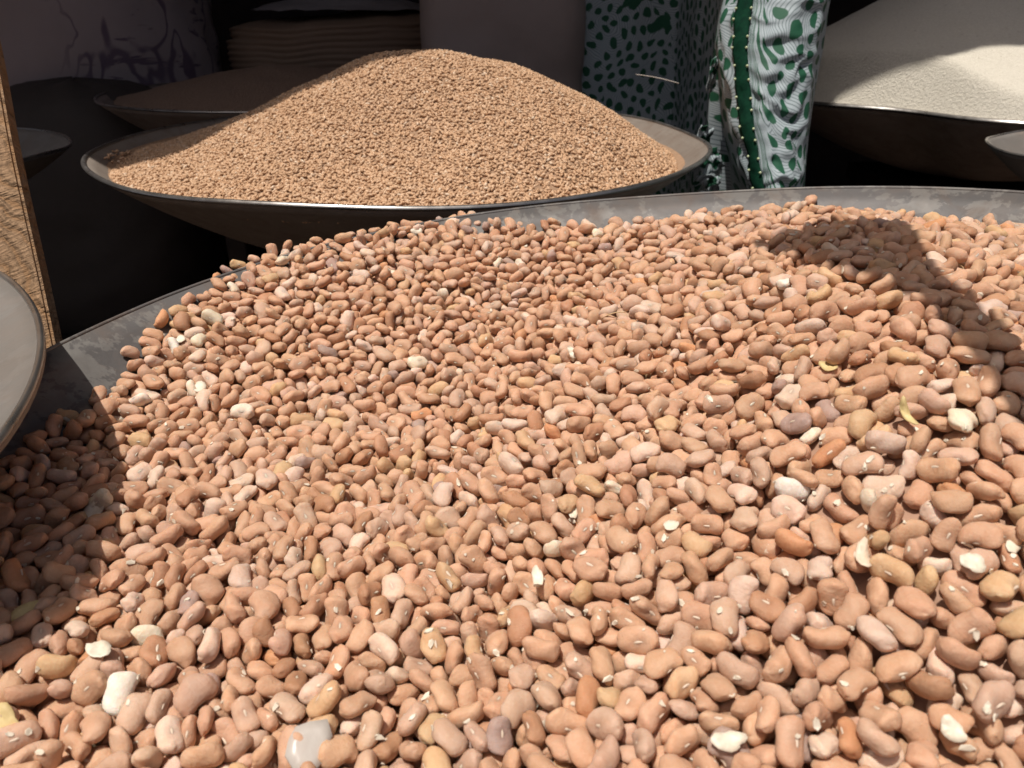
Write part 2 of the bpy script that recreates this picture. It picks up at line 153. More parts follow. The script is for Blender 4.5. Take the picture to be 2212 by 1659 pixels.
HEAP_ROWS = [[40,5796,59,194,31,36,62,86,111,51,179,59,73,9,93,80,95,132,55,50,2,75,146,64,75,4,37,49,47,29,31,160,25,88,53,36,50,56,106,26,92,50,58,81,81,68,33,30,45,63,48,54,44,71,47,69,56,35,85,90,88,75,62,47,75,61,94,6,40,38,70,159,67,76,51,96,45,19],
[41,3532,75,187,89,31,47,77,103,62,145,57,65,95,80,71,91,113,41,81,15,70,53,53,164,54,34,96,94,86,58,173,72,40,25,2,35,72,146,89,29,37,82,560,77,182,85,66,74,91,805,62,189,69,55,68,53,59,36,205,73,30,18,83,117,79,215,36,47,66,62,17,75,160,63,65,70,80,78,70,220,71,84,59,70,15,21,177,56,24,90,64,6,52,120,43,3,49,91,32,80,137,41,40,22,0,31,58,198,35,11,74,55,33,77,116,74,14,29,9,44,19,205,37,71,12,54,22,53,133,95,53,43,11,56,28,153,30,62,12,73,44,66,189,52,78,13,71,20,14,134,85,58,37,26,6,92,98,65,50,8,29,38,62,132,82,17,35,57,5,69,67,72,18,20,17,43,27,135,29,83,23,66,74,69,132,38,34,58,21,12,65,73,48,77,89,47,64,51,123,64,47,85,89,2,5,71,67,91,39,37,46,84,68,68,59,17,49,27,4,124,43,43,2,55,56,88,55,57,56,8,60,8,26,125,7,70,40,82,9,95,113,77,43,38,29,44,36,60,73,45,59,51,75,52,89,20,76,69,10,61,69,96,65,58,95,6,60,92,129,43,87,30,46,24,47,75,17,25,51,68,69,8,67,67,51,49,81,4,88,51,58,41,89,48,11,49,96,32,93,64,33,65,47,60,51,46,24,73,44,81,74,36,6,45,54],
[42,3320,18,163,13,28,72,21,83,84,167,65,7,67,83,8,13,148,31,48,32,44,26,74,98,56,64,53,75,38,47,166,70,81,22,26,4,14,110,58,14,21,68,32,92,76,51,74,87,84,19,62,150,39,43,36,51,49,20,135,24,88,34,49,28,85,97,26,24,18,95,25,17,113,96,61,55,56,16,66,170,67,47,95,59,29,89,120,85,31,30,64,16,93,65,42,89,77,2,12,20,170,23,82,26,33,59,59,131,35,54,23,79,67,59,173,39,57,8,52,17,72,117,75,52,50,83,67,31,157,51,65,38,11,22,77,133,72,61,92,92,42,38,168,73,59,92,59,36,69,102,90,26,47,5,35,58,155,31,66,14,65,56,61,145,71,71,67,73,41,28,180,89,79,45,30,61,94,199,31,82,22,40,3,18,181,48,30,45,34,41,10,143,72,78,17,30,8,72,176,72,39,57,49,29,86,123,65,56,90,51,84,52,189,32,56,35,87,44,55,133,50,62,14,47,68,26,155,28,34,88,54,36,87,123,60,48,18,76,24,95,194,55,47,60,87,39,48,164,59,83,59,63,61,69,190,41,56,91,94,33,11,136,87,44,18,76,42,90,132,86,19,40,7,6,26,186,18,15,55,11,60,30,178,66,25,40,85,70,55,132,45,59,51,89,10,14,176,51,49,7,18,30,92,170,41,93,69,11,26,89,119,57,55,89,16,27,60,161,62,11,35,20,61,27,175,33,46,34,24,39,85,137,37,56,16,38,20,37,211,54,56,87,38,53,88,130,61,17,81,47,29,39,170,64,58,81,50,5,27,230,60,14,19,45,48,21,175,61,60,79,62,53,57,197,64,69,56,37,50,21,194,82,58,30,41,16,93,209,50,51,19,17,30,41,116,56,51,98,76,5,87,151,31,51,45,10,18,24,189,70,20,83,55,35,56,241,28,8,62,39,73,86,191,25,30,81,44,10,3,95,49,53,80,94,5,27,160,83,43,37,25,50,92,132,67,12,31,68,16,48,209,13,33,25,57,2,31,77,65,49,95,5,47,44,133,40,39,56,38,7,74,73,84,23,35,27,14,9,202,29,13,73,84,55,27,159,82,26,33,44,10,71,94,71,39,22,38,60,15,115,44,45,65,16,14,26,65,43,53,91,16,136,20,63,31,64,27,57,15,88,74,71,52,52,3,8,13,111,61,12,31,11,102,28,68,35,9,71,67,212,39,127,54,52,59,77,38,3,54,55,93,28,66,44,72,66,64,58,8,91,15,37,113,69,38,62,18,38,51,52,41,90,31,74,88,28,77,41,79,88,28,12,72,98,23,45,61,1,66,69,82,75,10,54,46,60,40,73,53,73,12,13,98,74,54,33,63,32,48],
[43,3252,75,136,89,22,48,41,90,56,170,71,7,49,53,18,6,125,58,47,15,59,33,49,97,42,41,84,90,25,92,159,50,42,89,94,71,34,132,54,35,9,71,31,26,178,36,9,35,88,18,54,72,89,35,31,12,38,83,174,36,96,44,2,1,56,128,33,43,72,75,50,47,75,45,22,87,23,13,62,144,59,69,80,80,86,39,113,52,79,12,89,9,19,174,52,51,53,44,53,83,54,40,63,95,37,35,40,145,61,37,6,7,51,25,138,41,81,76,9,73,64,156,61,69,8,47,6,6,195,24,47,61,25,24,48,84,65,73,52,52,16,13,140,38,45,3,18,45,0,193,36,51,83,38,28,32,109,72,77,81,29,32,52,161,64,38,16,9,33,76,75,49,72,94,71,24,32,141,33,46,95,37,59,74,41,52,36,5,74,2,84,129,56,34,31,47,80,38,178,25,67,41,60,4,58,78,51,42,93,86,67,12,130,91,76,53,62,9,76,67,37,58,26,93,26,24,181,77,72,72,64,45,34,104,77,24,27,65,14,15,194,75,26,22,78,25,78,146,45,60,25,40,59,74,145,86,28,75,14,61,80,177,20,77,29,37,4,19,113,48,42,94,85,56,61,171,58,30,36,58,13,49,105,44,62,23,90,52,27,177,31,64,22,0,28,31,69,29,35,30,32,32,70,74,62,42,97,66,1,17,155,65,29,37,15,57,34,106,56,54,9,44,30,43,178,70,37,55,81,1,94,172,73,59,8,46,61,60,136,34,61,20,49,18,32,199,91,40,30,95,38,81,196,21,45,88,72,5,10,105,76,81,66,24,22,79,120,50,62,98,62,12,34,181,40,46,23,0,1,99,55,49,55,70,94,25,93,177,51,21,83,83,45,86,103,63,62,82,64,37,81,145,42,59,10,77,37,7,190,37,53,5,19,7,91,77,58,29,10,15,5,38,123,27,44,73,82,71,87,56,40,27,58,19,4,30,122,28,8,62,92,2,94,161,64,45,96,38,9,28,174,3,48,55,24,39,67,183,44,54,47,0,11,83,81,77,15,43,28,55,62,117,92,75,48,36,22,32,171,41,52,29,55,35,6,95,72,33,16,14,41,58,130,60,59,95,60,46,3,57,40,48,97,18,34,66,65,77,37,32,52,7,60,134,60,16,84,19,60,11,143,34,62,88,77,14,48,62,37,28,88,58,63,81,79,77,30,53,69,10,28,150,57,57,16,36,61,3,75,91,37,38,47,24,55,83,16,27,75,72,44,95,71,64,97,55,20,5,24,111,84,56,75,40,18,23,48,96,33,50,51,66,53,67,93,55,69,85,137,48,72,70,60,11,3,140,24,72,99,56,48,19,28,7,122,41,48,19,18,58,19,110,84,25,28,10,35,51,54,56,88,21,24,60,72,72,44,52,67,89,31,89,110,76,52,60,83,4,12,63,41,35,96,4,0,11,120,52,46,61,35,59,90,56,57,42,82,38,65,38,99,59,66,6,94,95,27,58,58,2,42,46,27,92,45,65,52,45,16],
[44,3187,98,134,65,14,41,27,53,67,123,41,61,96,17,50,1,116,60,71,86,83,57,80,128,42,44,10,27,4,26,87,55,32,14,22,52,89,187,80,31,40,29,19,36,67,30,35,77,30,6,73,133,54,56,10,35,65,5,192,60,53,94,59,7,71,57,46,49,83,38,7,27,128,37,36,94,7,4,83,174,47,48,52,33,59,92,131,71,63,13,46,3,32,67,28,51,17,43,21,40,140,38,46,54,9,56,91,137,35,21,85,54,2,96,69,57,45,14,80,5,20,96,59,51,53,54,122,8,109,52,53,4,28,63,74,122,69,71,52,66,50,92,138,15,76,31,65,36,20,87,72,76,84,73,46,67,131,61,36,47,86,35,16,120,35,82,18,48,50,87,119,82,74,68,88,4,41,74,53,39,11,94,32,16,125,49,56,57,57,47,56,84,53,37,27,0,24,51,147,56,35,32,66,51,55,70,45,17,80,13,55,17,130,47,25,35,75,22,79,141,73,82,40,22,20,48,74,44,63,96,18,16,5,137,62,69,80,85,34,94,151,32,48,22,27,38,19,122,58,44,27,95,6,50,60,49,59,44,26,61,62,131,56,36,53,6,24,16,80,71,25,21,38,74,68,132,52,55,12,51,51,3,117,48,51,69,18,18,92,102,46,47,2,56,14,36,69,53,60,2,54,47,7,143,37,57,89,26,22,78,118,68,73,85,65,11,6,86,48,23,50,58,53,49,79,58,46,85,5,14,8,130,36,65,38,37,36,72,133,51,75,49,77,83,81,104,13,67,47,85,17,0,81,49,16,18,85,30,48,144,45,58,59,95,45,87,70,36,67,15,31,38,28,140,35,41,5,0,50,62,142,49,37,20,12,38,9,46,54,50,6,7,78,89,123,85,60,40,66,8,12,142,51,22,15,30,22,86,149,37,54,6,72,50,80,153,20,32,62,16,37,31,158,63,17,81,45,11,99,111,71,15,24,80,59,37,149,63,56,70,3,12,86,102,59,57,7,88,19,12,170,36,76,11,32,81,76,87,87,30,41,85,12,1,143,44,23,10,12,66,37,128,14,64,47,69,10,38,58,68,41,11,92,27,97,118,45,33,7,2,34,44,41,17,85,43,0,34,77,59,81,13,50,53,31,80,87,44,2,59,72,39,21,72,79,20,63,11,53,91,62,44,98,49,60,37,43,88,39,88,21,65,56,1,94,16,46,17,26,97,89,77,30,12,33,84,93,42,75,72,10,34,46,78,83,51,95,66,62,56,102,70,72,56,61,93,11,69,50,104,63,57,13,30,48,44,65,24,90,57,64,15,51,134,67,64,83,55,99,85,48,48,31,90,74,11,35,108,74,54,57,35,75,14,71,24,16,55,83,65,52,44,39,44,67,40,82,0,83,52,59,95,31,21,62,62,55,66,92,81],
[45,3155,63,133,89,61,55,68,89,71,80,56,67,65,93,15,44,145,50,52,17,60,39,0,87,40,69,23,55,28,58,147,60,81,77,67,7,95,96,60,45,14,1,23,96,179,33,47,25,32,58,59,149,58,71,7,79,1,90,89,47,45,98,14,27,20,87,63,48,39,67,51,50,199,25,87,49,41,2,22,127,53,36,95,80,63,61,174,68,43,67,53,22,87,126,56,47,44,95,6,70,53,62,22,88,30,62,86,106,63,48,14,2,58,84,185,43,68,88,59,9,16,84,37,53,82,94,96,55,141,54,69,86,13,49,77,123,57,33,74,18,28,3,80,52,40,92,73,59,43,119,52,66,94,30,69,12,80,52,54,11,30,14,66,160,49,54,23,38,52,60,120,37,49,35,40,49,12,116,39,81,22,0,10,12,183,32,31,85,0,4,82,132,29,70,60,53,38,93,177,21,65,24,1,9,30,80,36,38,6,43,28,89,66,78,42,48,93,21,69,136,62,60,20,62,28,18,65,38,53,6,48,37,27,175,37,20,85,16,4,98,72,61,88,79,3,3,67,128,55,70,20,70,33,13,71,40,39,21,59,24,85,140,55,30,39,72,27,80,86,68,12,34,15,38,24,138,45,69,6,34,10,3,65,38,53,46,71,32,66,85,56,65,30,18,23,95,166,41,79,38,85,14,20,115,36,55,15,40,34,84,94,49,54,96,31,10,31,169,51,33,10,92,36,7,63,38,14,23,84,30,80,72,64,25,33,37,2,44,147,38,34,71,5,71,70,145,66,54,11,13,0,9,65,63,45,29,94,50,60,68,65,46,26,46,12,97,168,10,76,38,80,2,28,137,41,59,28,23,16,3,188,55,53,9,56,17,92,83,47,75,44,53,50,52,142,76,54,48,31,31,86,46,36,58,23,60,49,86,177,53,27,76,9,16,5,166,35,43,34,75,22,60,204,43,54,77,84,8,47,100,35,66,9,33,31,39,141,66,45,16,41,43,9,157,66,19,25,52,64,88,131,46,23,22,3,8,45,86,37,53,3,84,1,9,170,33,60,46,61,50,89,128,48,51,77,15,6,86,205,11,46,72,40,13,38,176,3,43,60,22,95,44,137,62,29,92,26,48,78,201,81,72,46,67,46,10,158,53,40,60,75,9,52,197,89,75,38,74,8,82,126,50,40,87,36,46,28,63,60,46,23,18,16,48,171,35,76,25,86,16,60,110,15,27,52,41,42,47,55,72,38,8,27,7,10,127,48,47,23,50,18,86,162,64,8,30,20,29,37,133,57,59,62,57,10,93,80,29,44,62,82,16,22,70,40,56,96,32,1,53,163,75,58,40,27,50,60,59,29,13,26,40,14,28,152,89,39,23,35,33,88,71,54,38,27,92,46,23,97,68,14,77,5,61,68,97,76,47,87,14,2,15,129,74,41,66,49,71,38,79,59,18,45,90,37,65,70,28,19,80,18,160,89,59,71,93,57,36,226,31,70,97,44,47,49,81,64,82,56,54,6,62,66,37,50,13,20,45,21,59,7,104,48,46,50,95,15,92,52,34,85,21,68,43,57,118,48,47,30,78,42,4,63,54,95,32,30,42,62,70,32,52,55,74,62,7,70,88,80,53,6,13,84,90,16,20,64,15,54,79,67,53,35,39,75,28,18,51,88,37,44,66],
[46,3113,65,123,35,4,47,55,77,42,85,55,64,82,37,57,44,173,50,46,76,36,48,34,133,64,35,7,14,92,84,190,67,40,64,41,10,47,142,42,46,81,23,57,69,69,17,82,32,59,5,50,129,20,25,70,25,40,5,171,26,15,32,53,28,68,137,45,50,78,32,21,64,94,79,45,50,71,97,76,145,43,59,10,47,72,46,141,58,57,38,53,31,14,74,26,64,28,44,57,42,122,31,32,91,58,17,91,69,37,42,51,90,83,26,123,68,80,16,65,38,62,83,38,64,10,9,52,54,130,35,53,66,74,47,54,184,54,35,30,11,34,63,77,80,59,88,30,6,19,120,73,65,35,81,18,59,156,39,53,23,17,34,58,112,37,22,74,88,59,53,108,52,42,19,4,62,35,130,86,34,26,8,67,48,117,67,47,50,16,34,54,182,47,61,86,44,4,62,67,35,40,77,54,69,12,131,24,22,78,28,57,57,134,62,76,89,35,48,73,74,40,44,31,70,39,90,145,46,31,95,90,8,23,150,64,45,37,45,25,61,78,86,37,80,74,68,31,75,32,51,19,87,58,73,183,45,8,70,90,17,44,113,43,72,7,57,61,30,142,66,29,23,64,45,82,122,70,70,89,25,3,86,178,6,53,61,3,16,0,195,52,74,27,2,7,22,135,64,31,88,78,56,75,119,67,57,14,33,33,99,206,79,20,54,21,4,35,142,28,89,49,87,51,0,181,57,55,89,21,13,34,70,31,38,71,31,13,20,129,54,49,9,91,31,89,147,48,62,3,24,19,34,164,79,62,49,25,10,71,97,43,54,93,51,2,30,211,5,67,51,40,42,69,182,53,50,36,69,33,96,52,52,37,44,5,55,73,92,59,12,74,15,55,12,78,38,54,59,55,1,3,153,53,14,80,86,55,64,170,80,50,55,95,16,14,211,98,45,48,20,38,83,75,6,39,64,24,39,82,176,46,52,7,78,4,48,129,49,46,10,5,18,26,64,30,18,73,71,37,38,132,25,71,27,9,41,79,133,34,19,78,85,48,23,155,89,77,37,0,9,97,136,53,99,50,16,22,57,76,78,30,25,49,9,40,171,50,48,13,79,39,81,84,63,27,27,62,27,51,154,89,75,36,88,33,15,106,48,53,74,71,87,65,86,93,62,63,83,29,8,116,7,34,68,47,101,0,66,13,54,34,29,446,45,152,33,28,87,70,9,40,87,29,59,14,87,45,4,90,56,22,57,56,46,62,56,55,86,17,28,0,37,121,39,3,58,5,6,98,125,44,32,93,34,83,28,56,68,87,63,35,14,51,114,81,34,45,71,68,60,61,43,88,22,46,100,84,70,36,36,68,51,65,56,67,69,54,41,16,79,9,60,33,11,69,68,57,63,66,35,53,44,77],
[47,3015,29,150,94,44,38,94,96,47,100,19,65,29,16,34,98,70,62,63,93,48,19,80,122,49,26,91,29,12,31,81,53,96,34,88,44,51,177,48,51,73,78,29,31,71,76,73,64,3,18,26,137,43,45,94,62,46,86,109,47,57,8,36,28,11,119,74,59,66,67,1,53,169,62,40,19,77,57,99,121,43,54,9,47,26,61,71,60,39,16,21,6,40,187,37,72,92,85,8,46,129,58,39,8,75,56,66,72,67,17,20,27,4,43,128,54,47,72,84,52,78,182,92,25,48,9,26,38,111,29,49,23,36,65,58,68,70,57,32,41,35,36,191,22,23,80,0,5,46,103,48,53,75,1,9,97,55,54,60,47,11,32,31,171,44,57,90,13,13,21,73,34,45,29,55,83,53,73,68,72,35,61,4,53,166,54,41,2,17,11,19,126,34,96,54,20,47,98,105,55,52,54,88,18,31,62,54,72,87,64,3,17,120,68,63,81,28,71,56,136,46,41,81,38,2,42,74,39,35,51,74,66,89,94,53,75,90,44,11,24,65,50,48,99,81,103,23,146,78,52,23,48,1,44,82,10,53,48,95,54,97,73,26,55,91,59,21,20,154,32,50,30,61,32,96,149,43,43,20,37,33,28,118,26,59,20,70,11,4,191,36,52,84,48,25,87,142,36,42,89,40,51,0,126,44,47,33,76,3,18,179,50,73,90,57,19,71,165,86,27,63,89,1,58,92,40,32,61,21,56,91,151,86,46,22,48,16,20,122,98,45,53,82,50,77,155,52,59,14,58,41,41,184,17,60,55,72,3,24,103,59,28,74,34,43,91,161,23,48,37,71,23,28,98,64,65,87,4,2,18,37,44,28,85,40,9,1,176,81,21,59,76,17,84,58,59,34,52,9,44,38,175,50,59,50,80,3,14,114,48,49,97,10,34,61,123,76,55,89,82,23,95,71,74,49,82,21,12,3,145,86,56,20,22,74,66,141,46,26,67,5,31,61,208,29,13,62,43,62,51,140,48,57,44,15,57,89,61,65,80,72,44,10,34,174,40,14,70,58,5,11,100,61,63,59,44,47,20,206,65,36,24,70,53,73,205,47,67,63,79,21,44,146,47,55,60,32,17,84,227,44,71,65,0,36,6,194,61,53,40,46,29,66,201,58,23,18,10,2,72,142,64,59,63,22,62,33,169,43,38,13,63,1,54,80,31,95,52,77,1,23,231,45,47,39,2,27,86,206,56,2,53,17,39,46,159,63,20,25,68,59,41,152,18,43,72,43,56,8,216,15,47,62,58,30,74,210,3,50,37,4,1,71,142,96,63,46,34,31,70,71,56,96,50,2,56,72,96,10,38,73,83,35,40,145,37,51,49,51,87,65,117,59,46,19,59,11,25,67,74,31,27,25,58,9,72,35,96,59,33,1,96,62,60,34,41,89,49,48,74,85,18,36,0,37,75,85,83,32,25,11,40,1,58,62,67,11,2,66,85,57,45,79,17,19,69,71,113,24,48,82,81,32,3,62,78,90,50,58,24,27,77,39,45,3,32,250,6,84,13,61,34,81,72,31,109,78,82,26,28,36,88,127,61,71,7,15,78,30,82,62,37,59,94,58,78,74,58,71,90,67,28,16,57,20,57,51,0,40,2,111,32,14,71,43,45,46,76,53,59,13,10,72,64,108,34,93,43,31,61,85,63,68,45,76,22,31,15,57,96,55,50,36,70,48,72,71,67,37,26],
[48,2953,73,165,57,50,24,30,69,97,146,45,35,96,62,12,2,132,87,43,31,85,34,53,97,46,61,45,19,39,65,139,41,58,87,91,78,36,158,54,72,63,4,21,13,69,70,65,88,63,37,49,118,46,58,23,9,25,78,181,84,59,57,46,20,65,105,23,13,34,2,9,18,163,52,44,4,81,48,68,156,15,27,33,18,49,17,185,50,42,94,90,27,70,168,42,46,46,25,51,37,122,13,72,38,53,28,70,63,70,66,31,60,37,29,124,67,31,37,56,7,34,66,26,89,68,88,40,72,139,33,48,90,36,8,83,68,47,62,97,68,10,19,85,46,8,31,4,41,9,193,49,56,96,16,8,12,137,61,56,88,69,29,78,94,79,85,66,78,15,73,193,34,47,69,48,22,16,146,72,43,25,73,51,18,127,40,48,95,83,2,51,192,66,33,50,57,19,25,72,48,41,73,23,43,78,135,48,47,84,61,30,95,71,49,75,15,93,35,91,180,72,80,63,68,4,73,108,34,87,32,67,33,14,170,39,27,38,41,16,19,66,36,50,20,33,12,44,133,70,59,24,3,22,76,88,56,65,31,14,14,16,192,35,42,91,48,39,13,156,46,56,91,15,5,96,152,33,69,89,86,29,64,94,63,52,10,21,36,13,134,69,89,70,21,15,10,64,75,56,63,55,27,87,157,55,14,83,95,21,43,198,57,69,17,89,4,19,126,83,66,78,25,3,83,73,33,55,30,24,63,72,166,19,35,56,3,34,11,74,51,68,18,68,50,81,78,73,52,39,44,9,57,140,57,45,98,15,99,63,133,38,63,12,23,25,45,221,86,17,54,28,35,63,149,43,26,73,29,4,84,88,77,60,72,61,64,50,141,75,54,75,33,35,56,211,75,42,52,33,25,92,151,50,67,87,45,52,3,133,55,53,20,77,13,63,198,29,35,66,45,43,42,130,22,22,77,50,64,60,217,50,66,96,49,10,60,132,74,26,80,61,2,6,156,68,72,23,93,31,2,66,58,36,13,25,32,34,126,76,48,12,66,3,33,207,78,63,25,56,7,86,175,48,25,8,49,47,54,211,77,67,21,66,10,53,137,39,59,8,72,43,98,210,76,78,62,19,11,65,155,78,69,55,73,4,14,113,41,60,3,85,26,34,172,36,38,74,83,27,84,217,51,37,92,30,28,4,178,61,55,59,88,40,98,190,74,76,83,81,0,48,57,59,75,9,30,1,43,136,80,41,45,4,64,37,234,83,22,50,63,20,31,164,43,43,54,48,2,4,109,39,55,56,8,6,77,120,57,49,47,94,31,79,204,82,40,35,65,41,39,229,41,50,57,74,30,26,170,57,56,61,36,40,6,231,59,60,97,80,10,28,55,67,30,27,50,38,18,137,59,47,98,18,20,35,72,51,30,6,56,17,95,275,70,19,24,81,0,7,150,55,22,89,24,4,42,189,53,48,99,22,46,78,92,22,54,75,53,8,72,249,39,52,78,89,8,49,207,97,55,54,35,34,32,138,18,65,24,46,23,99,143,77,47,35,33,19,42,72,74,32,12,74,25,7,150,53,21,13,42,33,98,61,4,56,51,56,21,44,146,39,84,20,40,10,9,63,31,55,25,71,57,50,89,80,67,15,74,38,6,134,54,35,89,48,56,49,79,51,96,44,87,71,73,77,86,34,31,94,82,63,57,59,64,7,5,97,87,107,54,8,48,26,35,38,91,24,82,72,89,194,50,69,95,49,39,31,64,90,56,34,9,63,32,37,19,64,68,9,41,49,65,72,115,37,43,83,4,27,5,69,41,41,83,58,47,50,106,58,40,84,3,39,69,56,64,45,83,51,21,7,118,23,87,35,61,52,8,72,59,88,76,74,2,94,99,25,34,53,11,7,63,59,30,53,92,16,58,28,71,37,18,85,80,23,45,121,93,54,49,9,71,43,66,92,64,60,68],
[49,2980,79,155,26,52,48,87,66,39,99,44,60,37,93,62,21,162,92,28,62,32,30,41,122,59,90,27,66,17,67,75,28,15,26,4,61,37,136,51,37,49,74,63,98,147,47,52,98,71,19,35,129,61,83,40,81,64,21,164,68,69,27,50,1,39,104,57,63,4,89,44,4,71,59,43,43,52,15,37,166,35,20,81,56,29,76,147,49,31,52,6,6,64,79,55,33,50,39,38,0,192,37,53,91,33,10,0,136,45,30,94,24,27,38,63,13,45,61,44,8,53,146,62,68,41,13,43,66,198,50,71,63,65,44,58,82,46,34,67,53,5,85,152,48,41,56,23,17,2,137,18,53,37,42,48,48,70,41,37,90,62,10,47,138,51,50,27,25,40,58,189,54,70,82,83,50,48,160,63,33,7,36,74,70,131,50,51,64,43,61,48,206,45,45,87,10,18,91,136,73,32,89,48,28,34,164,37,61,96,78,32,39,92,64,59,33,93,48,53,125,94,45,30,56,51,17,82,67,51,5,6,2,56,159,49,17,17,71,73,60,84,51,49,42,15,26,45,150,44,41,93,75,57,57,192,34,26,85,43,17,70,133,55,45,75,86,64,19,130,37,76,85,94,36,84,134,61,50,54,86,56,45,131,45,91,24,1,59,42,187,34,29,90,65,48,41,144,62,32,21,12,45,84,137,61,77,69,17,46,29,213,36,69,17,84,3,89,159,55,52,18,13,52,33,173,86,79,67,26,57,85,182,18,41,16,3,0,23,135,56,72,77,37,56,18,154,74,34,88,45,10,93,181,71,44,78,33,25,79,97,15,45,63,61,15,35,60,48,55,64,77,11,12,217,11,37,70,8,17,67,147,23,42,72,47,10,10,95,34,53,67,85,15,64,214,22,20,77,56,33,24,164,39,65,44,57,43,54,89,40,52,2,95,34,42,119,34,34,77,65,19,79,167,41,37,8,61,35,55,199,46,73,52,73,5,14,144,55,58,98,79,40,95,214,68,71,69,37,16,83,107,78,54,44,64,23,23,191,52,70,56,89,21,72,220,42,44,19,46,63,59,118,35,81,22,82,7,47,172,40,8,27,9,30,82,174,98,42,42,56,1,87,227,48,66,96,74,16,10,196,58,37,34,16,56,22,224,86,45,43,15,103,18,199,44,48,3,39,6,35,96,7,45,72,29,55,56,210,99,50,54,77,15,44,86,42,54,17,38,25,97,133,92,70,65,47,46,30,147,85,26,49,45,17,96,161,50,71,94,44,23,91,79,79,86,59,34,36,1,74,8,31,63,52,13,97,73,37,28,85,41,39,11,91,50,70,91,61,192,19,84,66,4,56,73,119,62,92,19,30,75,77,258,43,45,18,84,43,10,154,64,51,53,3,64,16,18,91,81,50,50,92,91,37,4,57,37,78,24,46,46,80,52,62,67,92,27,10,35,108,62,46,34,7,69,60,54,80,13,42,33,21,69,116,90,49,56,45,51,87,61,34,64,13,41,1,0,62,36,26,89,59,60,76,89,91,67,54,10,23,12,71,6,36,67,21,39,65,109,54,37,74,57,15,89,67,63,50,18,20,32,14,57,91,47,70,52,68,15,61,50,83,74,26,0,74,107,27,43,65,10,71,57,47,12,43,65,24,10,91,93,50,83,80,69,54,85,74,32,37,75,48],
[50,2923,63,148,54,65,72,34,72,27,119,59,51,28,40,13,71,180,81,46,40,36,61,2,140,18,74,54,53,32,27,95,60,67,15,74,18,95,65,52,28,11,71,7,97,190,22,77,22,45,3,3,207,59,50,66,94,42,2,159,95,35,51,63,2,29,93,32,52,32,85,14,86,188,58,24,25,50,49,73,119,43,66,16,56,9,51,196,37,33,33,7,53,94,66,46,73,7,81,9,74,131,57,29,8,69,4,94,189,54,49,6,58,27,37,81,3,48,36,1,16,26,151,25,88,55,79,35,99,133,51,30,44,75,32,32,160,32,83,78,83,80,12,62,56,49,4,16,25,28,151,61,57,29,95,17,93,142,62,40,96,88,25,95,186,22,75,43,82,2,15,81,35,51,88,28,29,55,124,64,77,68,2,65,84,120,12,58,43,1,7,30,127,67,45,44,9,92,9,147,65,62,7,23,18,94,198,76,49,85,2,2,88,120,61,43,79,16,32,35,81,89,58,49,54,12,42,147,74,83,72,25,9,82,205,78,61,80,10,39,97,125,56,63,4,25,43,61,173,57,41,65,38,36,62,55,12,51,48,50,41,51,147,36,36,49,46,37,26,82,39,45,13,71,10,9,177,65,42,75,16,36,40,133,72,75,73,54,28,6,206,49,19,14,27,15,76,180,17,84,57,64,66,79,167,54,23,84,34,1,27,190,43,35,94,75,34,75,71,59,42,56,76,18,31,125,63,77,77,65,10,48,190,77,65,86,80,32,90,182,67,42,84,42,27,90,116,41,65,8,66,28,63,188,79,72,69,95,15,40,122,45,98,43,73,49,11,192,34,42,90,6,23,96,87,56,66,80,4,42,85,180,55,67,29,87,14,2,156,66,33,91,92,4,31,83,60,13,74,23,29,94,83,70,58,47,15,6,27,216,28,67,13,14,17,47,128,69,46,24,1,24,16,174,41,55,73,21,25,26,74,84,33,20,29,15,86,134,41,64,95,5,26,83,64,3,57,52,21,12,95,211,68,53,16,78,11,12,70,80,43,85,34,28,7,228,35,56,30,34,21,0,149,72,46,91,20,4,57,211,60,28,88,80,45,62,152,62,64,82,16,15,84,76,65,23,44,36,9,34,193,92,58,27,88,1,9,116,79,38,60,26,72,78,163,19,31,64,38,2,93,87,52,58,4,45,26,73,223,59,13,81,9,15,39,178,45,25,22,48,20,54,87,67,37,94,54,36,87,141,85,50,27,45,3,58,222,20,61,85,22,9,0,164,65,17,42,54,38,12,209,20,71,18,66,0,42,74,75,83,25,74,15,56,133,50,62,52,49,47,29,209,54,27,90,29,14,55,144,62,54,97,61,27,79,222,29,53,8,95,55,69,222,40,7,62,2,27,94,154,67,25,13,72,16,5,129,91,72,37,74,6,33,58,63,40,40,90,2,27,238,39,60,30,49,6,84,273,39,14,23,29,13,37,147,23,32,84,85,3,98,196,52,55,11,92,4,92,76,91,40,43,87,38,20,266,9,49,44,46,11,40,200,12,40,40,32,29,48,135,47,51,44,89,27,77,244,44,65,44,34,33,56,168,76,15,36,14,14,4,230,53,52,69,38,58,3,241,71,52,84,6,9,89,205,43,69,14,9,57,75,144,90,22,53,47,11,19,228,51,94,66,66,63,68,153,35,26,29,50,62,88,78,76,91,50,28,16,89,148,7,44,29,65,48,64,93,61,22,47,35,43,2,70,43,34,71,50,7,93,94,52,53,97,45,72,0,74,76,86,65,63,99,52,129,34,6,62,72,42,12,60,45,87,25,19,41,51,70,4,62,40,65,63,95,65,36,94,61,65,77,36,46,61,41,43,72,75,65,58,51,95,38,81,27,31,112,39,86,25,2,32,18,67,81,45,64,81,206,88,63,59,19,15,10,36,41,101,59,52,26,5,66,24,128,73,73,83,24,3,40,72,59,45,27,22,32,78,103,39,16,79,11,58,42,72,60,50,71,26,38,69,138,54,98,53,37,33,28,107,55,29,8,50,16,86,53,53,47,68,32,49,94,112,33,21,85,26,90,41,109,41,84,16,45,13,13,63,40,83,18,45,93,75,73,63,13,79,42,142,87,50,46,46,9,51],
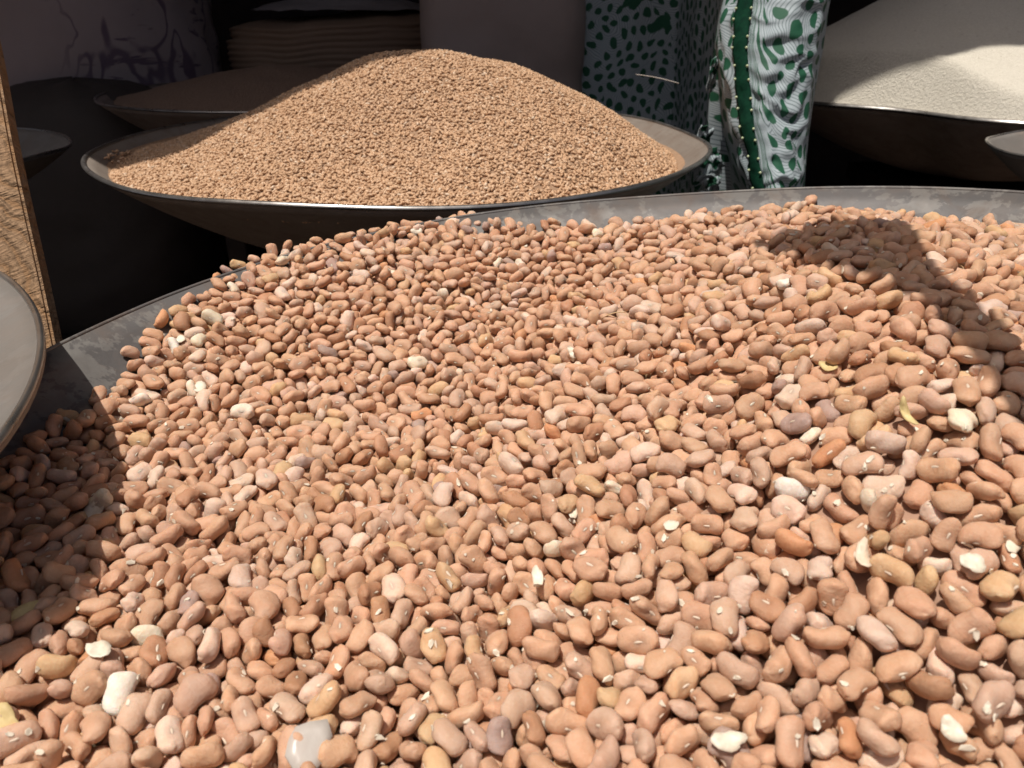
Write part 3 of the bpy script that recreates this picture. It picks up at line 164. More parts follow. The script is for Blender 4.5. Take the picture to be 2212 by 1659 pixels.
[51,2900,96,183,57,93,30,74,34,47,173,29,44,64,38,58,46,118,38,52,8,55,46,49,174,79,78,68,45,45,4,144,33,52,81,43,75,67,144,23,65,55,80,5,2,121,46,39,3,51,53,64,195,33,28,85,94,8,76,127,28,82,30,59,46,87,99,65,53,81,76,20,56,135,38,30,74,68,62,76,179,46,59,10,9,8,64,77,24,61,52,86,28,27,188,42,51,8,66,6,86,139,46,54,4,77,47,22,210,73,27,20,72,7,59,82,36,90,50,93,2,98,189,39,81,20,16,19,5,165,73,47,73,87,48,77,111,76,84,65,95,53,2,86,46,25,10,11,50,32,164,55,76,19,33,48,51,137,59,42,89,8,5,17,189,64,68,50,90,62,1,149,84,16,41,13,35,68,127,86,20,36,22,21,64,179,68,60,82,50,48,62,127,65,31,27,24,3,71,71,49,40,37,35,5,76,180,23,42,78,57,41,23,196,67,43,5,21,22,63,147,73,61,21,34,43,8,121,22,49,78,33,33,79,139,34,35,50,44,76,41,144,64,24,55,50,46,70,184,21,66,29,73,9,29,120,12,74,36,54,48,65,182,48,39,18,80,12,99,118,52,43,5,60,37,16,138,84,38,47,62,23,49,204,39,39,61,92,0,54,70,50,31,27,74,19,59,148,95,35,47,70,54,75,204,22,71,28,6,8,61,82,34,39,65,83,3,77,145,63,41,27,74,43,72,212,15,81,64,10,31,9,146,25,20,78,77,16,92,164,43,41,47,87,22,53,231,61,21,13,51,65,33,149,55,35,96,94,28,99,156,48,92,75,93,9,42,208,39,43,72,62,35,12,178,58,55,76,65,34,98,233,76,82,23,39,27,65,163,34,42,81,12,56,92,218,73,29,44,31,30,7,206,50,44,96,42,7,43,154,53,73,93,30,72,22,207,16,38,41,51,4,12,135,46,62,76,24,60,61,67,43,14,18,42,1,70,116,46,47,18,33,28,59,166,68,57,43,43,15,93,205,53,60,45,50,36,29,221,39,61,74,67,46,50,128,29,68,35,55,18,16,193,32,67,17,77,22,80,234,29,60,73,70,17,6,227,89,66,33,82,37,70,248,56,72,66,77,27,21,143,64,87,79,68,38,38,192,31,54,93,84,8,13,276,51,22,16,11,45,87,199,55,48,98,7,34,71,245,18,26,56,8,15,43,292,29,92,64,82,47,21,229,55,52,18,6,17,91,141,80,58,59,14,12,2,144,34,51,10,6,8,56,250,7,31,60,17,30,60,65,76,31,22,89,12,14,261,59,72,36,30,10,51,133,36,50,97,16,37,58,195,56,56,31,89,13,79,237,38,66,10,7,7,11,139,42,38,4,19,26,86,133,60,45,85,52,60,76,144,62,57,10,63,28,0,82,73,56,7,20,4,43,163,26,25,62,68,38,69,99,25,88,69,26,14,38,175,60,55,64,76,13,74,211,73,78,78,43,61,51,79,67,34,49,38,20,67,145,80,49,71,83,71,83,142,69,84,70,82,23,41,73,11,62,28,52,45,94,86,53,89,66,53,26,28,74,35,23,48,56,72,31,78,40,77,12,68,215,11,81,50,90,24,86,25,73,41,50,34,71,73,97,23,60,52,44,26,90,66,14,76,47,58,76,92,37,91,81,63,28,32,92,59,29,55,53,78,12,5,70,59,76,31,51,5,8,68,39,53,30,84,22,9,76,49,117,6,47,37,82,0,14,68,65,51,4,23,81,10,79,19,57,28,25,12,47,114,38,50,43,20,49,90,170,49,47,91,90,33,53,134,32,37,91,2,27,80,96,33,38,94,35,2,6,63,45,52,10,38,78,2,65,76,9,44,32,36,47,109,81,44,41,45,57,49,53,49,57,47,18,59,12,75,76,51,20,65,24,81,106,45,74,8,83,40,60,59,96,64,49,66],
[52,2874,70,171,55,32,21,41,51,66,211,46,65,51,63,26,25,133,67,47,96,52,47,53,187,48,70,80,69,45,39,157,35,37,62,59,61,1,206,57,44,86,78,12,96,145,46,73,23,77,8,26,164,95,40,57,80,5,91,212,65,52,60,35,43,37,144,80,55,79,71,78,68,152,59,78,28,77,41,41,186,34,79,16,92,57,47,149,84,59,68,84,16,52,212,29,36,64,3,20,54,93,51,36,79,87,44,52,205,44,72,12,12,18,72,157,50,68,5,89,1,37,65,55,57,79,88,41,2,152,26,28,83,83,38,54,172,32,27,21,17,52,21,136,22,32,16,14,5,85,178,31,55,94,27,66,45,143,57,49,69,16,3,23,186,51,52,2,35,51,11,130,22,38,25,30,51,41,178,59,41,96,41,30,42,124,47,39,96,33,54,50,174,69,65,64,49,50,95,128,25,77,57,1,36,28,165,51,64,97,61,24,89,178,47,51,96,10,52,40,134,56,40,74,49,4,19,206,60,21,88,68,42,94,198,93,35,67,23,13,0,135,85,51,18,57,22,47,185,53,92,67,64,46,40,143,47,80,16,71,3,51,75,53,28,90,63,27,63,217,63,43,13,75,49,25,204,64,67,81,82,12,56,153,37,57,27,73,0,86,81,50,19,25,75,31,89,201,42,26,77,42,40,48,145,14,39,20,83,40,72,219,42,42,91,91,17,49,150,79,45,11,91,53,74,134,49,47,19,14,17,49,211,48,33,23,6,68,0,211,30,20,77,18,42,51,125,39,32,46,13,1,40,221,45,15,31,26,38,88,71,3,47,38,15,14,85,209,53,61,97,20,32,54,139,71,57,93,20,41,92,235,64,58,69,72,8,55,165,81,45,24,27,51,69,233,52,22,17,85,15,23,150,48,68,24,33,35,7,209,82,64,84,36,14,60,151,74,69,83,50,29,88,208,58,76,55,93,20,3,220,74,62,78,42,37,93,247,30,25,51,7,33,87,157,21,44,80,68,5,25,262,34,31,77,9,34,57,203,59,40,97,78,8,27,142,62,60,64,56,16,40,270,31,59,21,21,12,8,219,44,56,50,57,1,94,95,37,54,64,50,46,8,137,73,73,35,65,6,36,284,36,49,92,29,5,69,194,77,53,26,86,11,87,111,58,4,54,63,27,4,142,28,47,83,73,15,60,201,42,68,45,92,28,84,227,36,41,8,32,10,72,81,72,14,74,68,14,11,133,76,86,59,82,8,29,191,30,31,67,40,23,14,70,50,63,83,64,14,66,220,47,59,52,20,6,31,268,41,6,57,60,30,90,236,45,19,86,65,12,36,135,58,15,19,12,40,76,264,15,22,30,14,2,80,69,42,94,37,80,15,63,157,86,65,57,31,32,8,234,37,19,16,43,9,82,180,45,62,16,33,38,68,208,57,19,14,19,33,26,193,52,54,62,72,23,75,255,35,64,13,5,14,92,148,23,80,67,66,20,56,188,70,5,47,74,87,58,86,2,53,59,21,6,99,208,39,49,95,57,5,46,178,48,62,53,93,25,14,82,83,53,77,17,10,9,189,29,59,56,44,20,82,63,10,61,32,24,50,39,145,30,60,32,19,12,52,76,49,43,66,39,34,56,151,18,17,40,65,43,23,66,39,67,20,47,9,91,107,54,96,47,0,38,30,69,74,70,79,48,57,43,123,41,93,29,59,72,8,61,18,85,62,59,51,22,62,72,81,75,65,36,48,74,30,91,34,72,118,40,59,35,40,95,2,106,22,77,81,34,68,81,31,80,52,13,48,38,83,47,20,91,66,77,14,35,49,79,49,43,66,8,93,59,59,97,35,49,57,21,28,89,46,51,44,2,0,53,30,70,46,54,44,0,39,77,82,68,45,47,14,65,5,66,50,7,72,14,41,37,112,41,55,26,37,8,53,60,68,46,54,16,50,7,72,65,52,74,22,2,21,160,88,75,65,56,56,2,123,72,64,51,26,0,60,124,65,50,52,44,64,69,69,41,52,57,37,26,47,158,23,16,61,14,43,2,66,37,24,82,33,6,44,124,48,43,95,50,41,74,74,49,18,86,47,36,82,129,39,9,72,75,16,13,52,89,64,54,45,10,14,102,55,60,43,57,51,63,122,52,34,84,16,20,65,72,39,3,57,50,17,4,56,55,2,46,73,103,33,70,41,54,95,92,84,66,65,52,96,34,1],
[53,2832,46,192,36,18,77,81,94,25,152,62,67,81,62,38,35,208,71,63,39,28,5,97,134,34,27,10,81,29,93,194,37,32,6,95,2,19,112,47,63,35,52,46,25,154,27,48,71,69,45,75,193,66,14,37,1,57,65,116,40,54,56,5,24,93,168,54,62,59,9,25,9,136,27,39,55,83,39,94,136,36,37,79,12,47,13,115,19,38,31,78,7,56,191,34,28,42,53,61,37,190,18,85,39,92,24,92,96,37,20,14,94,5,23,154,51,47,44,0,57,27,129,29,72,27,8,15,59,208,28,44,74,62,45,20,162,70,57,90,66,32,26,116,59,41,88,20,1,91,190,20,12,43,33,63,98,149,48,91,24,47,24,31,171,81,34,67,77,74,10,116,49,79,32,33,6,70,187,52,63,47,52,38,78,118,66,46,5,62,11,8,151,50,42,71,45,7,29,81,54,36,63,27,72,8,176,84,72,52,89,1,69,130,81,41,38,65,69,86,70,72,55,56,40,16,57,156,45,29,61,67,16,85,114,50,48,98,73,75,27,135,71,55,27,67,14,88,200,49,53,3,75,39,92,126,33,74,18,95,21,4,130,39,72,13,78,16,80,178,34,61,7,81,17,14,197,49,61,15,24,54,18,102,34,27,45,71,3,18,178,59,83,15,83,33,85,195,74,50,7,35,47,31,144,35,76,35,95,40,76,138,41,26,82,23,37,27,180,59,50,97,50,2,5,123,48,8,27,2,23,76,123,39,50,26,27,3,88,196,10,64,47,5,70,34,198,8,29,41,56,15,68,134,35,13,50,38,18,8,163,70,24,19,19,23,0,77,23,53,9,6,14,2,204,38,36,75,12,11,81,146,32,25,16,43,32,14,140,46,39,43,29,6,97,173,12,71,32,10,39,66,123,73,29,34,53,20,52,207,11,54,72,71,59,17,135,52,62,54,34,38,22,183,64,70,92,45,11,82,161,31,73,38,67,8,67,243,53,71,54,29,65,40,205,50,78,15,33,6,52,139,81,48,22,74,69,53,215,61,39,9,42,7,70,156,62,43,5,85,50,79,248,46,9,36,53,25,30,164,52,6,67,93,17,26,222,59,5,56,58,24,87,83,65,75,84,59,10,73,246,78,36,28,31,6,93,191,58,54,94,17,30,9,283,8,64,59,65,51,40,270,75,21,49,79,14,23,183,39,62,44,16,45,19,296,26,82,47,91,8,51,233,67,59,22,85,42,84,173,72,43,76,50,8,79,248,53,63,71,61,19,21,286,43,57,6,4,6,39,192,12,39,64,41,24,20,141,51,57,75,34,31,97,163,8,73,52,76,18,49,195,44,67,8,53,8,81,257,65,55,63,95,45,10,238,11,47,36,27,35,33,163,49,25,79,62,3,47,251,63,65,95,89,12,77,123,93,47,55,12,24,83,249,47,63,74,58,11,83,171,75,83,71,6,55,86,103,38,21,56,22,7,47,157,30,84,47,14,21,18,66,72,47,52,12,26,98,225,10,43,54,9,4,3,142,59,32,10,87,17,68,176,56,49,1,21,20,56,57,43,77,85,25,25,2,143,6,47,38,48,41,40,91,63,63,6,37,29,7,127,31,64,33,24,4,47,177,41,44,56,36,22,97,63,71,92,37,43,23,27,79,86,33,22,41,66,44,69,14,19,40,49,53,17,122,42,86,19,70,2,3,67,86,78,61,61,14,84,62,37,61,95,8,110,81,75,47,53,15,77,50,80,79,72,19,27,55,156,72,73,67,94,41,84,133,53,104,51,65,7,58,6,53,48,56,61,3,95,102,97,109,62,66,79,68,1,45,64,39,51,8,6,47,27,118,40,66,9,46,41,36,61,38,43,97,11,74,14,107,39,37,4,48,18,52,53,51,52,4,18,46,85,111,33,38,69,87,11,20,50,65,7,67,29,40,10,112,41,41,8,61,21,36,160,45,50,97,6,2,97,49,59,7,71,38,56,59,116,35,52,4,65,40,22,97,52,89,20,38,82,80,117,45,62,44,0,12,47,76,63,50,44,41,34,49,154,50,51,6,50,71,55,131,60,21,12,12,83,88,102,56,24,91,18,5,19,139,44,32,81,63,28,10,78,17,71,34,62,61,34,112,72,86,69,30,44,13,67,53,94,31,34,35,74,104,16,46,38,71,42,42,56,19,80,39,27],
[54,2882,77,223,75,74,71,47,8,0,179,33,78,14,76,49,80,175,20,73,40,11,65,70,141,64,58,88,19,13,95,223,97,41,60,53,27,43,180,62,62,96,57,33,72,137,21,31,53,27,8,4,138,49,1,49,88,59,38,179,71,62,56,66,11,87,211,63,92,29,9,37,32,116,70,44,90,32,63,18,200,51,7,71,23,10,73,137,43,25,91,41,54,53,219,38,59,95,30,1,12,156,59,50,3,19,30,58,128,53,52,67,48,54,8,167,44,51,84,30,10,40,82,43,39,97,6,42,82,140,45,58,3,57,1,78,193,39,48,32,90,22,61,87,44,68,93,13,2,8,137,59,62,11,39,62,66,156,34,64,33,64,61,4,216,30,57,34,45,2,37,115,46,71,24,72,11,74,190,19,37,82,3,47,79,169,65,35,78,87,47,39,175,38,75,61,12,80,50,133,60,47,56,90,14,43,184,61,46,57,21,42,35,86,49,47,98,41,22,28,147,40,30,81,3,71,58,173,72,41,13,14,49,7,153,32,54,66,81,8,74,199,82,29,20,32,19,66,128,79,47,61,20,56,56,198,51,55,32,45,44,62,117,73,32,21,24,37,57,164,31,68,18,38,37,77,217,62,36,90,14,29,3,123,26,44,74,8,19,70,132,45,46,98,46,27,11,199,52,37,26,92,71,58,219,50,86,84,50,81,47,212,68,40,9,60,58,15,207,33,69,13,69,8,62,137,59,45,11,71,31,85,190,57,27,85,42,46,80,219,67,52,82,50,29,40,135,92,44,27,84,26,34,209,48,12,66,77,50,0,233,71,46,78,20,44,78,235,45,28,7,83,50,31,223,8,62,66,94,76,22,223,74,57,74,6,4,30,146,50,52,5,15,68,64,227,56,36,30,12,5,41,153,56,70,24,17,40,16,160,44,40,78,29,28,69,215,84,32,46,83,41,39,270,42,61,53,39,38,4,189,45,34,93,46,26,85,149,44,60,36,62,5,36,285,52,16,84,13,22,24,218,81,71,73,44,35,29,301,59,63,63,5,4,23,153,54,49,3,51,35,58,206,46,61,62,19,48,73,275,60,38,96,35,12,10,260,95,54,32,68,15,81,197,73,57,57,27,31,45,304,46,44,40,55,23,61,239,63,36,8,41,28,26,177,62,40,48,85,32,30,228,76,19,37,81,50,84,87,42,30,94,2,36,36,91,58,4,44,17,3,48,182,64,77,84,28,24,20,217,20,47,51,64,10,64,95,36,15,19,24,52,55,141,51,57,98,34,1,28,92,76,17,31,28,1,70,185,44,21,88,43,66,13,76,21,40,69,37,16,13,157,6,70,45,54,37,33,176,48,56,40,59,36,80,101,49,8,75,60,48,10,71,68,4,51,60,59,73,58,20,27,64,67,20,6,121,64,95,46,20,20,56,78,75,58,87,64,65,50,64,73,77,75,77,55,89,64,66,35,10,83,164,53,54,43,86,25,80,81,81,64,57,46,2,89,35,17,88,60,51,2,95,71,83,80,15,34,41,88,36,29,56,38,47,22,3,34,95,54,82,26,37,13,22,88,102,56,2,49,0,42,8,62,67,37,31,9,37,75,72,18,16,43,23,45,18,104,55,51,1,73,8,8,58,39,98,54,18,23,72,86,66,65,94,25,61,31,74,58,41,7,24,69,94,141,65,70,8,20,30,4,106,40,41,7,88,15,20,145,33,27,87,44,17,55,55,61,90,74,44,47,50,120,37,44,39,23,35,11,79,50,26,18,47,56,24,162,19,84,36,29,5,42,101,71,41,34,26,63,90,96,75,70,77,62,16,24,164,42,39,92,38,67,67,144,48,41,11,35,65,64,135,67,11,26,46,67,74,117,60,44,52,48,17,16,127,54,39,49,46,93,98,77,59,93,60,25,15,26,83,52,57,40,49,94,58,58,42,54,2,33],
[55,2885,87,217,21,89,43,83,87,65,182,57,61,36,39,71,84,213,24,54,17,92,0,44,133,49,46,85,40,24,5,195,41,48,96,5,36,81,214,74,40,20,78,11,50,112,65,72,56,78,50,34,172,17,73,37,55,68,63,201,87,71,54,17,13,0,192,33,84,22,78,67,27,147,62,85,81,68,15,84,65,36,51,84,7,13,41,202,40,70,11,29,15,93,125,85,83,51,90,33,14,92,44,80,82,4,31,47,195,38,66,94,36,0,51,131,38,41,27,72,35,37,83,27,48,43,11,39,49,152,73,69,43,82,29,20,214,30,38,13,47,20,99,184,32,41,47,23,10,13,127,45,39,55,90,9,78,121,58,35,69,22,22,25,204,59,22,25,51,40,85,175,46,34,80,24,20,22,121,9,39,58,6,25,84,211,61,47,84,34,37,89,144,55,24,81,29,4,39,239,48,53,11,58,21,9,130,51,66,7,14,2,19,191,26,23,77,69,47,85,162,62,84,77,37,39,13,195,67,77,21,78,7,12,111,52,59,94,23,20,77,194,37,22,80,51,34,24,143,31,30,86,25,15,20,209,47,54,76,86,35,82,151,83,68,79,51,36,12,139,74,58,40,33,23,84,130,45,71,74,58,6,45,191,50,3,43,92,63,86,132,67,47,93,68,23,72,193,52,19,84,72,3,2,171,46,32,88,3,52,42,154,67,35,7,50,17,84,215,47,76,85,84,27,42,124,37,37,87,56,9,40,74,45,46,88,80,48,72,212,5,57,38,93,9,80,152,27,31,74,84,16,2,183,45,13,81,22,29,2,116,36,55,30,65,4,71,182,25,34,75,0,45,19,195,67,41,87,30,11,25,118,37,50,97,77,74,21,196,81,42,46,37,38,76,190,45,47,55,10,43,42,142,18,47,29,89,30,77,212,26,32,72,22,38,17,169,42,62,37,3,15,13,107,78,60,50,29,22,60,225,30,58,94,28,9,72,152,75,43,70,28,40,9,211,67,29,91,63,65,73,248,63,55,12,36,51,91,88,34,67,62,52,13,14,217,51,31,27,68,20,81,159,54,60,39,55,22,38,233,82,24,44,79,58,23,152,43,61,59,38,18,39,265,42,70,36,63,2,42,193,13,65,50,40,34,99,198,81,56,38,71,25,80,123,42,30,6,79,24,48,214,80,59,36,69,25,90,240,40,36,6,73,10,48,281,56,14,83,82,15,27,226,54,61,60,94,40,77,153,51,21,86,86,9,43,295,38,48,5,92,4,98,232,76,44,29,47,5,0,234,68,75,33,1,46,6,145,23,41,76,64,18,0,259,44,41,3,15,4,34,193,80,14,39,7,1,79,144,45,45,2,93,42,85,212,48,67,43,38,17,45,258,63,25,89,15,33,56,313,86,32,23,22,70,29,217,71,48,62,38,41,5,245,64,55,96,25,4,36,142,45,70,94,24,2,92,242,77,28,79,94,54,37,156,28,32,81,46,8,48,211,14,18,48,3,31,39,248,59,45,25,63,25,7,138,28,6,51,17,70,22,83,28,13,44,32,7,30,186,48,16,83,43,36,3,203,54,3,43,54,10,13,90,80,83,63,47,46,47,120,7,36,32,92,25,23,166,52,48,26,74,67,23,79,57,82,86,65,20,55,96,55,24,91,67,72,78,83,49,95,53,82,26,20,54,39,41,42,74,10,27,117,8,36,42,71,55,57,52,35,49,95,73,65,45,94,42,24,14,57,70,75,116,29,24,56,42,147,94,52,9,68,36,6,22,3,110,54,34,8,75,60,25,45,56,48,58,4,63,88,79,59,48,60,15,10,36,104,42,50,55,82,83,44,55,18,41,65,17,14,94,100,44,59,94,15,71,43,152,58,57,45,77,15,93,90,54,71,90,23,8,32,66,55,27,92,26,56,9,111,32,62,17,7,15,26,171,45,60,58,82,29,74,122,33,68,37,26,4,86,182,5,44,53,73,0,28,54,41,53,16,34,54,1,92,23,66,35,9,9,50,176,38,53,97,89,32,27,142,42,45,89,38,98,68,160,37,93,36,81,4,7,132,43,57,58,47,80,25,149,21,78,28,2,33,78,123,11,69,55,49,43,22,157,42,53,4,12,58,49,116,43,40,91,57,88,41,109,57,30,94,71,42,82,141,45,55,40,16,62,26,135,85,56,71,15,68,85,95,20,68,62,17,58,53,51,23,77,35,42,3,69,111,64,8,37,5],
[56,2928,74,204,18,87,45,41,62,74,206,65,19,31,66,15,23,157,45,64,32,57,37,78,151,23,72,41,85,22,87,211,45,26,86,27,37,19,149,37,95,40,71,64,90,216,66,46,35,53,8,70,153,52,89,79,88,36,19,162,45,77,10,77,42,94,217,59,36,33,63,38,93,177,35,29,82,52,14,6,201,37,31,64,93,41,83,158,66,55,7,60,7,17,174,42,41,97,4,42,54,95,51,53,54,17,25,70,153,63,6,38,69,21,9,140,33,51,48,5,15,18,200,45,61,3,13,39,76,149,71,65,82,25,18,98,212,19,82,40,77,61,49,137,54,31,95,34,24,56,202,59,31,94,86,63,52,139,49,41,12,43,18,81,198,26,71,39,92,45,66,126,69,54,80,53,40,11,228,58,85,83,45,3,79,210,65,56,6,7,36,53,138,64,66,19,62,33,57,209,50,48,3,8,52,86,117,42,48,93,64,16,33,207,59,46,7,60,49,63,157,31,82,46,79,53,23,193,56,47,70,68,29,62,139,57,85,17,86,40,53,216,68,60,91,36,54,81,159,84,51,80,95,26,10,139,11,42,51,78,37,50,198,51,15,81,43,86,54,213,66,42,13,51,16,80,156,49,65,16,14,47,52,139,63,83,43,16,18,20,68,27,33,86,23,2,70,205,19,66,41,59,23,1,161,24,43,14,6,11,65,127,26,66,87,25,35,35,196,52,25,77,66,50,56,223,61,65,87,75,69,80,121,21,50,57,68,44,48,215,60,50,23,87,66,39,201,39,13,70,94,61,41,216,48,63,26,6,15,34,146,56,62,96,57,35,45,240,47,24,85,47,4,76,189,81,33,20,69,62,94,222,29,36,9,9,7,9,260,60,59,94,55,24,18,186,54,56,33,62,24,89,228,41,55,15,19,37,61,157,44,13,75,86,3,33,265,58,29,93,30,66,52,298,67,79,85,39,1,58,175,59,56,97,95,23,71,212,66,58,94,1,101,27,274,88,70,27,55,36,40,303,41,31,85,66,14,43,162,48,59,56,19,22,62,191,44,58,37,58,17,86,285,30,46,6,92,4,57,228,38,62,41,58,10,45,82,71,50,48,10,16,22,277,24,49,70,78,35,95,270,46,65,36,82,6,92,190,58,76,10,76,31,8,214,49,54,75,55,1,16,275,80,18,34,83,64,58,198,48,64,46,90,6,72,244,35,67,15,1,77,25,229,59,84,17,9,2,97,159,53,69,7,4,11,16,165,82,33,28,70,59,44,158,56,58,28,75,26,1,179,82,42,26,84,42,78,144,56,72,10,27,9,14,207,47,47,7,39,3,1,153,78,10,50,16,10,69,72,20,11,49,60,50,38,90,72,91,46,70,34,8,147,98,49,61,4,3,86,129,22,30,60,25,41,14,67,13,76,38,78,48,25,143,81,39,49,86,3,95,67,36,96,48,82,4,31,78,91,40,50,24,58,82,62,91,76,48,89,56,41,145,29,43,26,45,5,22,73,47,43,49,88,17,91,75,53,44,48,5,30,0,82,70,5,54,5,44,92,114,70,63,73,8,23,5,77,74,91,44,33,50,82,121,40,76,87,22,0,39,82,71,38,47,13,79,20,109,57,37,64,5,6,95,72,14,20,53,31,114,82,87,40,19,13,27,6,15,100,43,77,11,54,49,90,117,60,98,53,58,48,64,71,74,32,54,27,76,63,128,80,40,46,34,77,82,99,33,73,14,41,27,71,151,32,73,13,70,13,75,66,50,61,72,41,28,37,105,49,32,10,64,30,58,160,78,73,67,75,6,3,67,71,70,52,33,53,30,125,74,35,45,55,39,87,127,46,35,96,85,42,17,166,74,43,89,83,41,69,177,62,59,97,90,31,6,125,76,39,85,58,16,73,131,2,44,45,88,50,64,185,38,44,74,90,14,29,137,51,50,6,70,50,18,81,65,50,58,79,19,81,151,39,61,45,2,9,12,180,51,49,46,5,37,15,142,48,45,99,74,69,79,133,36,73,15,12,20,10,115,38,88,23,81,79,58,161,10,49,52,14,12,21,107,18,86,55,90,53,66,103,55,80,16,24,71,38,84,92,57,34,37,82,52,112,92,47,47,9,23,4,68,32,13,77,27],
[57,2976,54,191,22,61,60,13,106,40,163,25,53,36,22,28,72,212,34,52,45,37,9,92,151,63,46,29,63,79,62,217,45,56,86,40,4,38,150,29,48,66,31,72,25,121,49,50,62,32,3,90,188,40,39,10,61,55,58,183,33,27,54,64,7,90,146,49,84,17,73,20,26,119,79,34,44,45,40,62,187,67,35,8,76,3,86,122,46,95,40,80,37,20,212,67,49,70,68,12,47,150,58,57,54,48,91,78,184,54,71,6,89,18,19,194,68,59,8,76,59,33,159,27,31,70,70,20,55,224,50,59,98,80,61,62,203,68,37,21,95,67,54,207,53,32,67,5,27,36,142,34,78,31,86,60,31,206,54,53,3,12,5,61,134,49,80,34,91,20,3,170,54,43,6,18,41,37,130,46,28,83,7,29,58,198,48,38,94,19,25,1,250,51,50,27,31,35,59,130,66,66,52,15,4,16,205,71,43,79,29,46,88,200,58,77,20,36,32,38,185,71,65,62,36,71,87,207,22,63,87,44,48,17,189,84,51,40,47,10,80,145,77,53,10,71,0,23,115,10,41,54,32,60,51,215,35,42,7,55,12,82,129,29,74,13,75,22,15,116,53,86,81,43,37,83,145,26,80,53,85,17,75,227,85,58,64,52,12,22,182,71,44,65,60,20,30,126,63,42,66,49,34,92,146,94,44,42,91,20,56,209,29,53,26,60,13,10,165,36,64,6,66,34,84,194,22,69,79,69,34,10,207,84,64,77,77,20,99,207,55,17,31,72,46,7,152,35,62,6,74,9,73,238,20,54,88,84,13,24,202,45,59,46,81,35,84,172,67,18,44,23,40,14,200,22,20,57,93,29,93,215,96,41,43,90,32,45,172,17,41,70,0,55,55,193,48,65,41,6,14,37,125,39,53,20,4,36,64,217,41,64,68,13,69,14,250,73,51,30,27,46,51,253,51,70,67,38,26,37,161,63,39,96,31,18,96,258,44,62,36,21,40,19,207,44,17,16,41,15,24,250,39,45,4,52,4,6,77,51,48,49,15,35,9,279,41,66,57,62,33,64,272,95,35,51,52,57,29,216,21,40,52,64,51,54,257,71,50,44,62,23,97,300,83,65,54,86,44,72,169,24,74,35,15,15,40,261,37,78,13,71,29,27,196,50,83,14,82,4,4,146,19,38,71,72,46,18,247,46,43,89,14,19,17,104,80,32,22,55,29,58,147,30,59,50,25,16,36,204,33,49,17,20,19,72,238,49,34,96,91,39,49,117,47,51,6,32,9,6,205,36,96,43,5,10,37,146,29,87,33,11,18,0,252,45,78,16,70,0,85,225,38,14,76,29,39,96,150,68,43,27,52,4,66,71,29,91,47,82,26,21,185,58,45,10,60,33,8,108,70,47,31,19,46,52,73,85,80,33,89,30,51,91,53,16,83,16,14,24,134,57,48,73,81,67,20,133,4,50,40,33,45,53,68,17,58,31,15,59,68,86,47,48,5,10,40,26,93,47,2,57,23,42,83,79,21,25,79,27,60,59,95,32,57,35,38,46,56,133,51,43,2,21,90,21,102,67,14,78,45,63,50,99,60,15,79,53,79,65,118,62,49,3,58,25,46,61,26,39,65,39,73,31,71,49,52,7,45,54,30,127,63,61,8,71,42,61,69,8,63,46,52,99,32,112,20,54,57,77,51,30,169,38,55,23,50,10,81,109,89,37,43,23,41,97,173,41,87,24,65,63,46,165,54,56,2,62,95,37,144,43,18,13,67,49,91,171,51,13,82,82,26,27,108,49,57,48,4,23,2,63,41,48,55,91,38,52,172,51,41,55,78,14,4,125,13,22,52,40,41,19,76,66,75,88,4,20,83,141,53,69,84,50,58,87,113,74,56,85,60,7,17,130,44,87,31,83,49,85,134,21,14,57,0,1,7,113,36,46,97,88,52,14,69,54,50,53,22,54,97,100,26,77,82,15,2,15,125,42,24,88,71,68,49,98,63,81,15,36,150,6,63,88,60,50,87],
